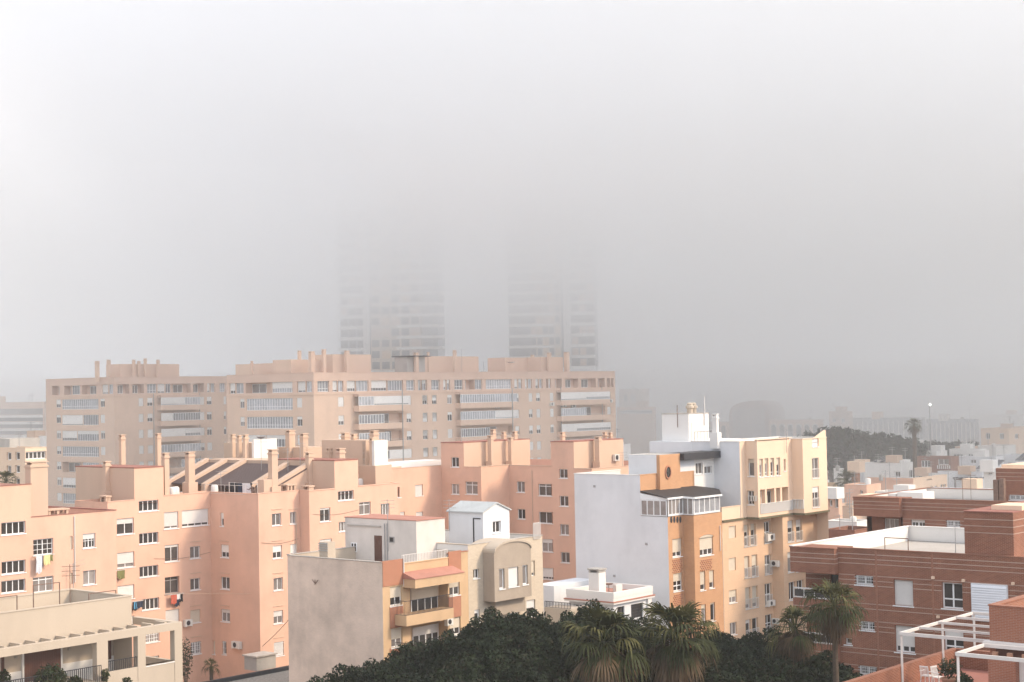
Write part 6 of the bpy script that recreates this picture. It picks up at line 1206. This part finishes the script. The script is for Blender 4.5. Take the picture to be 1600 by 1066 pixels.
b = H('dark red brick house with white balustrade, right of the palm trunk', A6, 748, 1030, 1092, 572, 690, 318, 'redbrick', [(795,598,866,652,3,0),(928,585,1012,632,2,0,'glassl')], []); b[0].part('balustrade', railing(b[2], b[2].u(*q(A6,930,650)), -.2, b[2].z(*q(A6,1000,664)), b[2].z(*q(A6,1000,636)), .3, step=.4, r=.08, top=.2), 'white'); b[0].finish()
b = H('ochre flat roofed house behind the white two tier house', A6, 462, 700, 745, 540, 610, 335, 'ochre'); b[0].finish()
b = H('long white house under the hazy pale house, with dark window slots', A6, 1016, 1260, 1305, 512, 582, 345, 'white', [(1045,548,1122,568,3,0),(1160,548,1202,572,2,0)]); b[0].finish()
b = H('white house carrying a big slanting solar panel', A6, 1090, 1380, 1440, 572, 665, 322, 'bluewhite', [(1180,592,1226,622,2,0)]); solar(b[0], b[2].off(2), A6, 1225, 600, 1370, 665); b[0].finish()
b = H('salmon pink low house wall below the white two tier house', A6, 380, 732, 735, 740, 850, 262, 'pink', depth=9); b[0].finish()
b = H('yellowish cream house with a row of tiny dark windows', A6, 700, 735, 1000, 742, 822, 268, 'cream', [], [(870,798,888,818,1,0),(905,795,925,815,1,0),(948,785,970,818,2,0),(972,783,992,815,1,0),(838,740,880,752,2,0)]); b[0].finish()
b = H('pale blue white house behind the dark terrace pergola', A6, 925, 1270, 1300, 690, 812, 285, 'bluewhite'); b[0].finish()
pp = b[1]; f_ = b[2].off(1.5); a0, a1 = f_.u(*q(A6,1055,790)), f_.u(*q(A6,1245,790)); T = thing('pergola', 'small dark terrace pergola among the far white houses', 'pergola', (*f_.p2((a0+a1)/2), f_.z(*q(A6,1150,818)))); zt_ = f_.z(*q(A6,1150,745)); zb_ = f_.z(*q(A6,1150,820)); mb = MB()
for o in (0, -2.5): mb.beam(f_.pt(a0,zt_,o), f_.pt(a1,zt_,o), .25, .3)
for i in range(6): u_ = a0+(a1-a0)*i/5; mb.beam(f_.pt(u_,zt_+.2,.3), f_.pt(u_,zt_+.2,-2.8), .18, .2)
mb.build('beam', M['darkmetal'], T)
for u_ in (a0+.2, (a0+a1)/2, a1-.2):
    for o in (0, -2.5): mb = MB(); mb.beam(f_.pt(u_,zb_-2,o), f_.pt(u_,zt_,o), .25, .25); mb.build('post', M['darkmetal'], T)
b = H('small salmon house with a flat grey roof, right of the cream apartment house', A6, 196, 370, 482, 792, 925, 240, 'pink', [(318,832,340,862,1,0)], [(432,838,458,864,2,0)], roof='corr', par=.1); b[0].finish()
b = H('pink narrow house touching the edge of the cream apartment house', A6, 20, 150, 178, 872, 990, 222, 'pink', [(78,905,102,958,1,0,'glassl'),(120,880,148,970,1,0,'glassl')]); b[0].finish()
b = H('white blue low house in front of the far dark trees', A6, 258, 345, 376, 626, 705, 312, 'bluewhite'); b[0].finish()
b = H('white cubic house at the foot of the far tree belt', A6, 112, 175, 190, 662, 770, 305, 'white'); b[0].finish()
b = H('row of white terraced roofs before the salmon wall', A6, 440, 740, 830, 850, 905, 232, 'white', [(600,842,632,880,2,.5)]); b[0].finish()
b = H('low grey white terrace wall under the dark pergola', A6, 885, 1330, 1345, 822, 930, 245, 'bluewhite'); b[0].finish()
b = H('pale blue house at the right edge with a slanting panel roof', A6, 1390, 1540, 1640, 560, 660, 330, 'bluewhite', [(1470,610,1500,640,2,0)]); solar(b[0], b[2].off(2), A6, 1530, 540, 1640, 600); b[0].finish()
b = H('white slab roof house below the cream house ledge, dark underside', A7, 262, 470, 560, 502, 560, 205, 'white', [(388,525,424,545,2,0)], roof='concrete'); b[0].finish()
b = H('red brick low block between the cream house and the brick overhang', A7, 262, 455, 600, 560, 660, 195, 'redbrick', roof='blackroof'); b[0].finish()
b = H('pinkish low house above the white slab roof', A7, 275, 440, 560, 395, 470, 232, 'pink2', roof='floor'); b[0].finish()
b = H('yellow ochre low house wall beside the squat palm', A6, 30, 128, 145, 775, 840, 285, 'ochre'); b[0].finish()
b = H('white roof terrace house far behind the orange house, partly hidden', A6, -560, -480, -440, 540, 600, 290, 'white'); b[0].finish()
b = H('white low roof left of the orange stair tower, far behind', A5, 30, 130, 200, 600, 700, 300, 'white'); b[0].finish()
b = H('pale hazy yellow house far right with dark upper windows', A6, 1262, 1480, 1700, 350, 520, 385, 'cream', [(1300,385,1335,432,2,0),(1408,385,1442,432,2,0)], [(1530,390,1560,430,2,0)]); b[0].finish()
b = H('hazy white and red low house on the far right skyline', A6, 1200, 1380, 1535, 490, 560, 365, 'white', roof='red'); b[0].finish()
b = H('white low house with a grey tank roof, left of the brick house with balustrade', A6, 835, 915, 1000, 528, 600, 340, 'white', [(850,540,880,556)], roof='concrete'); b[0].finish()
b = H('small terracotta roofed house between the white houses and the palm trunk', A6, 560, 690, 712, 610, 660, 325, 'pink2', roof='red'); b[0].finish()
b = H('low terracotta walled house left of the salmon wall', A6, 250, 300, 318, 672, 760, 290, 'terra', roof='red'); b[0].finish()
b = H('white house behind the yellowish cream house, with two dark windows', A6, 745, 905, 925, 700, 760, 292, 'white', [(770,715,800,735),(840,715,870,735)], roof='concrete'); b[0].finish()
b = H('white boxy house right of the pale blue white house', A6, 1285, 1385, 1400, 668, 760, 278, 'white', [(1320,690,1350,712)], roof='floor'); b[0].finish()
b = H('pale pink low house above the long white house', A6, 1060, 1180, 1240, 492, 530, 362, 'pink2', [(1090,500,1110,514)], roof='red'); b[0].finish()
b = H('white hazy house at the right end of the tree belt', A6, 715, 780, 800, 484, 530, 350, 'white'); b[0].finish()
# hazy institutional buildings at the limit of sight
b = H('hazy arcaded building with a row of arched openings', A5, 1160, 1500, 1540, 425, 560, 425, 'tan', [], cap='white', cat='building', nm='arcade_building', group='far hazy buildings'); f_ = b[2]; 
for i in range(6):
    mb = MB(); k = MB(); x0 = 1180+i*58; r = f_.rect(A5, x0, 478, x0+32, 545); N = 8; uc = (r[0]+r[1])/2; w_ = (r[1]-r[0])/2; mb.fbox(f_, r[0], r[1], r[2]-3, r[3], 0, .06); mb.poly([f_.pt(uc-w_*math.cos(math.pi*j/N), r[3]+w_*math.sin(math.pi*j/N), .06) for j in range(N+1)][::-1])
    for j in range(N): t0, t1 = math.pi*j/N, math.pi*(j+1)/N; k.hexa([f_.pt(uc-w_*math.cos(t)*e, r[3]+w_*math.sin(t)*e, o) for o in (0,.25) for t, e in ((t0,1.02),(t1,1.02),(t1,1.3),(t0,1.3))])
    b[0].part('arch_trim', k, 'white'); b[0].part('arched_window', mb, 'glass')
b[0].finish()
b = H('hazy arcaded wing left of the gabled market hall', A5, 700, 870, 885, 440, 560, 430, 'tan', cap='white', cat='building', nm='arcade_building', group='far hazy buildings'); f_ = b[2]; mb = MB()
for i in range(3):
    mb = MB(); r = f_.rect(A5, 720+i*56, 485, 750+i*56, 545); N = 8; uc = (r[0]+r[1])/2; w_ = (r[1]-r[0])/2; mb.fbox(f_, r[0], r[1], r[2]-3, r[3], 0, .06); mb.poly([f_.pt(uc-w_*math.cos(math.pi*j/N), r[3]+w_*math.sin(math.pi*j/N), .06) for j in range(N+1)][::-1]); b[0].part('arched_window', mb, 'glass')
b[0].finish()
P = v2(at(1204, 690, 445)); d = Vector((.96,-.28)).normalized(); f_ = Face(P, d); B = Bld('market_hall', 'dark hazy gabled hall with a rounded middle, at the limit of sight', 'hall', P, 0, 'far hazy buildings'); mb = MB(); ua, ub = f_.u(*q(A5,885,480)), f_.u(*q(A5,1160,480)); zA = f_.z(*q(A5,885,400)); zB = f_.z(*q(A5,1010,298)); N = 10
pr = [(ua,0),(ub,0),(ub,zA)] + [((ua+ub)/2+(ub-ua)/2*math.cos(math.pi*i/N), zA+(zB-zA)*math.sin(math.pi*i/N)**.8) for i in range(1,N)] + [(ua,zA)]
mb.poly([f_.pt(u_,z_) for u_, z_ in pr]); 
for i in range(len(pr)): a_, b_ = pr[i], pr[(i+1) % len(pr)]; mb.quad(f_.pt(*b_), f_.pt(*a_), f_.pt(*a_,-40), f_.pt(*b_,-40))
B.part('hall_body', mb, 'redbrick'); mb = MB()
for i in range(7): mb = MB(); u_ = ua+(ub-ua)*(.14+.12*i); mb.fbox(f_, u_-.5, u_+.5, 3, zA+ (zB-zA)*.5, 0, .1); B.part('tall_window', mb, 'glassl')
B.finish()
b = H('hazy long low building with a pale roof line and glass front', A6, 235, 800, 830, 262, 430, 420, 'glassb', cap='white', cat='building', nm='glazed_building', group='far hazy buildings'); b[0].add('glazing_bar', 'white'); 
for i in range(14): u_ = b[2].u(*q(A6,260+i*40,330)); b[0].add('glazing_bar','white').fbox(b[2], u_-.12, u_+.12, 0, b[4]-1, 0, .1)
b[0].finish()
b = H('hazy glass fronted hall with a pale flat roof, right of the solitary palm', A6, 835, 1225, 1245, 275, 440, 410, 'glassb', cap='white', cat='building', nm='glazed_building', group='far hazy buildings')
for i in range(12): u_ = b[2].u(*q(A6,850+i*33,350)); b[0].add('glazing_bar','white').fbox(b[2], u_-.12, u_+.12, 0, b[4]-1, 0, .1)
b[0].finish()
b = H('hazy pale roofed building at the far right skyline, lowest contrast', A6, 1180, 1640, 1700, 240, 300, 440, 'white', cat='building', group='far hazy buildings'); b[0].finish()
b = H('hazy pinkish block behind the far trees, left of the dark belt top', A6, 75, 235, 260, 215, 380, 430, 'pink2', [(100,270,130,300),(170,270,200,300)], cat='building', group='far hazy buildings'); b[0].finish()
b = H('hazy long flat building just right of the tan slab, low rows of windows', A5, 105, 360, 375, 335, 480, 425, 'tan', [(120,360,350,385,12,0,'glassl')], cap='white', cat='building', group='far hazy buildings'); b[0].finish()
b = H('hazy tall block right of the tan slab, barely visible in the fog', A5, 120, 270, 330, 212, 440, 452, 'pink2', [(150,250,180,300),(200,250,235,300)], cat='building', group='far hazy buildings'); b[0].finish()
# left edge
b = H('cream flats with dark windows at the left edge, under the tan slab', B1, -260, 190, 352, 680, 1000, 225, 'cream', [(50,712,85,772,1,0,'glass'),(115,710,150,770,1,0,'glass'),(50,812,85,870,1,0),(115,810,150,868,1,0),(115,910,150,960,1,0),(-40,715,-5,775),(-40,815,-5,870)], [(195,705,350,762,5,0),(195,805,350,860,5,0)], cat='apartment building', nm='apartment_building', group=None)
b[0].part('roof_room', (lambda m_: (m_.fbox(b[2].off(-2), -12, -7, b[4]-.4, b[4]+1.2, -5, 0), m_)[1])(MB()), 'concrete'); b[0].finish()
b = H('white low roofs just left of the tan slab', B1, 200, 330, 352, 590, 690, 280, 'white'); b[0].finish()
b = H('barely visible hazy apartment row at the left edge, with pale balcony bands', B1, -200, 330, 350, 330, 640, 400, 'tan', cat='apartment building', nm='apartment_building', group='far hazy buildings'); f_ = b[2]
for j in range(4): y = 430+j*50; r = f_.rect(B1, -150, y, 325, y+20); b[0].add('balcony_band', 'white').fbox(f_, r[0], r[1], r[2], r[3], 0, .8); b[0].add('wall_band', 'glassl').fbox(f_, r[0], r[1], r[3]+.1, r[3]+1.6, 0, .1)
b[0].finish()
# floodlight mast
p = at(1453, 632.5, 330); T = thing('floodlight', 'lit floodlight on a slim mast, bright dot in the haze', 'lamp', (p.x, p.y, 0)); mb = MB(); mb.bar((p.x,p.y+.3,0), (p.x,p.y+.3,p.z+.4), .14, .08); mb.build('mast', M['greymetal'], T); mb = MB(); mb.box((p.x,p.y+.1), .55, .3, p.z-.26, p.z+.3); ho = mb.build('lamp_housing', M['greymetal'], T)
em = bpy.data.materials.new('lit_lamp'); em.use_nodes = True; em.node_tree.nodes['Principled BSDF'].inputs['Emission Color'].default_value = (1,.97,.9,1); em.node_tree.nodes['Principled BSDF'].inputs['Emission Strength'].default_value = 4; mb = MB(); mb.ball((p.x,p.y-.12,p.z), .24, 10, 6, (1,.5,1)); mb.build('lamp_lens', em, ho)
# ================================================================== person hanging washing on the pink roof
def person():
    a, b = PM[0], PM[1]; fe = Face(b.p2(0, -1.7), E2); u_ = fe.u(395, 765); c = fe.p2(u_); z = PMT - .95; T = bpy.data.meshes.new('person')
    X = Vector((E2.x, E2.y, 0)); Y = Vector((D1.x, D1.y, 0)); Zv = Vector((0,0,1)); O = Vector((c.x, c.y, z)); W = lambda x, y, zz: X*x + Y*y + Zv*zz
    V = [W(0,0,.95), W(-.02,0,1.12), W(-.08,0,1.32), W(-.14,-.02,1.46), W(-.18,-.02,1.55), W(-.22,-.03,1.68), W(.0,.14,1.40), W(-.18,.2,1.15), W(-.42,.16,1.12), W(-.02,-.2,1.40), W(-.2,-.3,1.2), W(-.46,-.28,1.25), W(0,.1,.9), W(.02,.11,.5), W(.04,.12,.06), W(0,-.1,.9), W(-.03,-.11,.5), W(0,-.12,.06), W(-.08,.12,.03), W(-.12,-.12,.03), W(-.5,.16,1.13), W(-.54,-.28,1.28), W(-.1,0,1.42)]
    E = [(0,1),(1,2),(2,22),(22,3),(3,4),(4,5),(22,6),(6,7),(7,8),(22,9),(9,10),(10,11),(0,12),(12,13),(13,14),(0,15),(15,16),(16,17),(14,18),(17,19),(8,20),(11,21)]
    r = [.15,.14,.16,.07,.055,.095,.06,.045,.032,.06,.045,.032,.1,.065,.045,.1,.065,.045,.035,.035,.03,.03,.13]
    T.from_pydata(V, E, []); o = bpy.data.objects.new('person', T); C.objects.link(o); o.location = O
    sk = o.modifiers.new('skin', 'SKIN'); 
    if not T.skin_vertices: bpy.context.view_layer.objects.active = o
    lay = T.skin_vertices[0].data if T.skin_vertices else None
    if lay is None: return None
    for i, s in enumerate(lay): s.radius = (r[i], r[i]); s.use_root = (i == 0)
    o.modifiers.new('sub', 'SUBSURF').levels = 1; o.modifiers['sub'].render_levels = 2; T.materials.append(M['rust']); tag(o, 'person in dark clothes leaning forward beside the white sheet on the pink roof', 'person'); o['org'] = tuple(O)
    h = MB(); h.ball(O + V[5] + Vector((.03,0,.05)), .115, 10, 6, (1,1,.9)); h.build('hair', M['darkmetal'], o, True); return o
person()
def roof_line():
    b = PM[1]; fe = Face(b.p2(0, -2.2), E2); zt = fe.z(375, 755); T = thing('clothes_line', 'dark clothes and a white sheet drying on the pink roof beside a person', 'laundry', (*fe.p2(fe.u(378,760)), zt-1.6)); mb = MB(); mb.bar(fe.pt(fe.u(358,755),zt), fe.pt(fe.u(402,755),zt), .02, n=4)
    for x in (358, 366.5, 402): mb.bar(fe.pt(fe.u(x,755),zt-2), fe.pt(fe.u(x,755),zt+.05), .035)
    mb.build('line_post', M['rail'], T)
    for i, (x0, x1, m_, l) in enumerate(((360,366,'black_cloth',1.2),(367,372,'black_cloth',1.1),(372.5,378,'navy_cloth',1.15),(379,392,'white_cloth',1.35))):
        mb = MB(); ua, ub = fe.u(x0,757), fe.u(x1,757)
        for j in range(6):
            for oo in (.02,-.02):
                g = lambda s, t: fe.pt(ua+(ub-ua)*s, zt-l*t, oo+.05*math.sin(s*8+i)*t); p_ = [g(j/6,1), g((j+1)/6,1), g((j+1)/6,0), g(j/6,0)]; mb.poly(p_ if oo > 0 else p_[::-1])
        mb.build('hanging_garment', M[m_], T, True)
roof_line()
# ------------------------------------------------------------------ light
w = bpy.data.worlds.new('World'); SC.world = w; w.use_nodes = True; nt = w.node_tree
SUN_EL = math.radians(35); SUN_AZ = math.radians(100)      # azimuth clockwise from +Y
bg = nt.nodes['Background']; sky = nt.nodes.new('ShaderNodeTexSky'); sky.sky_type = 'NISHITA'; sky.sun_disc = False
sky.sun_elevation = SUN_EL; sky.sun_rotation = SUN_AZ; sky.dust_density = 6; sky.air_density = 1; sky.ozone_density = 1
hs = nt.nodes.new('ShaderNodeHueSaturation'); hs.inputs['Saturation'].default_value = .22; hs.inputs['Value'].default_value = 1.0
nt.links.new(sky.outputs['Color'], hs.inputs['Color'])
N_ = nt.nodes; L_ = nt.links
geo = N_.new('ShaderNodeTexCoord'); dt = N_.new('ShaderNodeVectorMath'); dt.operation = 'DOT_PRODUCT'; L_.new(geo.outputs['Generated'], dt.inputs[0]); dt.inputs[1].default_value = Vector((.55, -.62, .56)).normalized()
mr_ = N_.new('ShaderNodeMapRange'); mr_.inputs['From Min'].default_value = -.35; mr_.inputs['From Max'].default_value = 1; L_.new(dt.outputs['Value'], mr_.inputs['Value'])
pw = N_.new('ShaderNodeMath'); pw.operation = 'POWER'; L_.new(mr_.outputs['Result'], pw.inputs[0]); pw.inputs[1].default_value = 1.6
glow = N_.new('ShaderNodeMix'); glow.data_type = 'RGBA'; L_.new(pw.outputs[0], glow.inputs['Factor']); glow.inputs['A'].default_value = (5.7, 5.9, 6.4, 1); glow.inputs['B'].default_value = (10.8, 11.4, 12.5, 1)
mixn = N_.new('ShaderNodeMix'); mixn.data_type = 'RGBA'; mixn.inputs['Factor'].default_value = .8
L_.new(hs.outputs['Color'], mixn.inputs['A']); L_.new(glow.outputs['Result'], mixn.inputs['B'])
L_.new(mixn.outputs['Result'], bg.inputs['Color']); bg.inputs['Strength'].default_value = .13
ld = bpy.data.lights.new('sun', 'SUN'); ld.energy = 2.5; ld.angle = math.radians(9); ld.color = (1, .79, .56); lo = bpy.data.objects.new('sun', ld); C.objects.link(lo)
sd = Vector((math.sin(SUN_AZ)*math.cos(SUN_EL), math.cos(SUN_AZ)*math.cos(SUN_EL), math.sin(SUN_EL)))
lo.rotation_euler = sd.to_track_quat('Z', 'Y').to_euler(); lo.location = (60, -20, 80)
# ------------------------------------------------------------------ fog
def vol(name, pts, faces, dens, col, aniso=.25):
    mt = bpy.data.materials.new(name); mt.use_nodes = True; n = mt.node_tree; n.nodes.remove(n.nodes['Principled BSDF'])
    pv = n.nodes.new('ShaderNodeVolumePrincipled'); pv.inputs['Density'].default_value = dens; pv.inputs['Color'].default_value = (*col, 1); pv.inputs['Anisotropy'].default_value = aniso
    n.links.new(pv.outputs['Volume'], n.nodes['Material Output'].inputs['Volume'])
    me = bpy.data.meshes.new(name); me.from_pydata(pts, [], faces); me.materials.append(mt); o = bpy.data.objects.new(name, me); C.objects.link(o); o['kind'] = 'stuff'; return o
def prism(prof, x0, x1):
    if sum(a[0]*b[1]-b[0]*a[1] for a, b in zip(prof, prof[1:]+prof[:1])) > 0: prof = prof[::-1]
    n = len(prof); v = [(x0, y, z) for y, z in prof] + [(x1, y, z) for y, z in prof]
    f = [tuple(range(n)), tuple(reversed(range(n, 2*n)))] + [(i, n+i, n+(i+1) % n, (i+1) % n) for i in range(n)]
    return v, f
HX, HY0, HY1, HZ = 420, -40, 950, 182
v, f = prism([(HY0,-1.5), (HY1,-1.5), (HY1,HZ), (HY0,HZ)], -HX, HX)
vol('haze', v, f, .00032, (.985, .99, 1))
v, f = prism([(225,62), (205,-1), (600,-1), (600,62)], -HX+1, HX-1)
vol('fog_bank', v, f, .0017, (.98, .99, 1))
v, f = prism([(372,-1), (392,33), (540,33), (540,-1)], -HX+3, HX-3)
vol('fog_bank', v, f, .02, (.988, .994, 1))
# the low cloud that swallows the towers: a closed body with an uneven underside
prof = [(215,HZ-2), (560,HZ-2), (560,-1), (520,-1), (475,24), (421,37.5), (345,53), (255,70)][::-1]
NX = 48; xs_ = [(-HX+2) + (2*HX-4)*i/NX for i in range(NX+1)]; v = []
for i, x in enumerate(xs_):
    for k, (y, z) in enumerate(prof):
        low = k in (0, 1, 2, 3); w_ = (5*math.sin(x*.021+3.6)+4*math.sin(x*.053+y*.02)+3*math.sin(x*.12+y*.05)) if low and i not in (0, NX) else 0
        v.append((x, y, max(98, min(HZ-2, 146+.55*x)) if z > 100 else z + (w_*(.3 if z < 60 else 1))))
n = len(prof); f = [(i*n+k, i*n+(k+1) % n, (i+1)*n+(k+1) % n, (i+1)*n+k) for i in range(NX) for k in range(n)] + [tuple(reversed(range(n))), tuple(NX*n+k for k in range(n))]
fb_ = vol('fog_bank', v, f, .025, (.992, .996, 1))
import bmesh
bm = bmesh.new(); bm.from_mesh(fb_.data); bmesh.ops.recalc_face_normals(bm, faces=bm.faces); bm.to_mesh(fb_.data); bm.free()
# ------------------------------------------------------------------ render
SC.view_settings.view_transform = 'Standard'; SC.view_settings.look = 'None'; SC.view_settings.exposure = 0.5; SC.view_settings.gamma = 1.0
cy = SC.cycles; cy.use_denoising = True; cy.max_bounces = 18; cy.diffuse_bounces = 3; cy.glossy_bounces = 2; cy.transmission_bounces = 2; cy.volume_bounces = 16; cy.transparent_max_bounces = 8
cy.caustics_reflective = False; cy.caustics_refractive = False
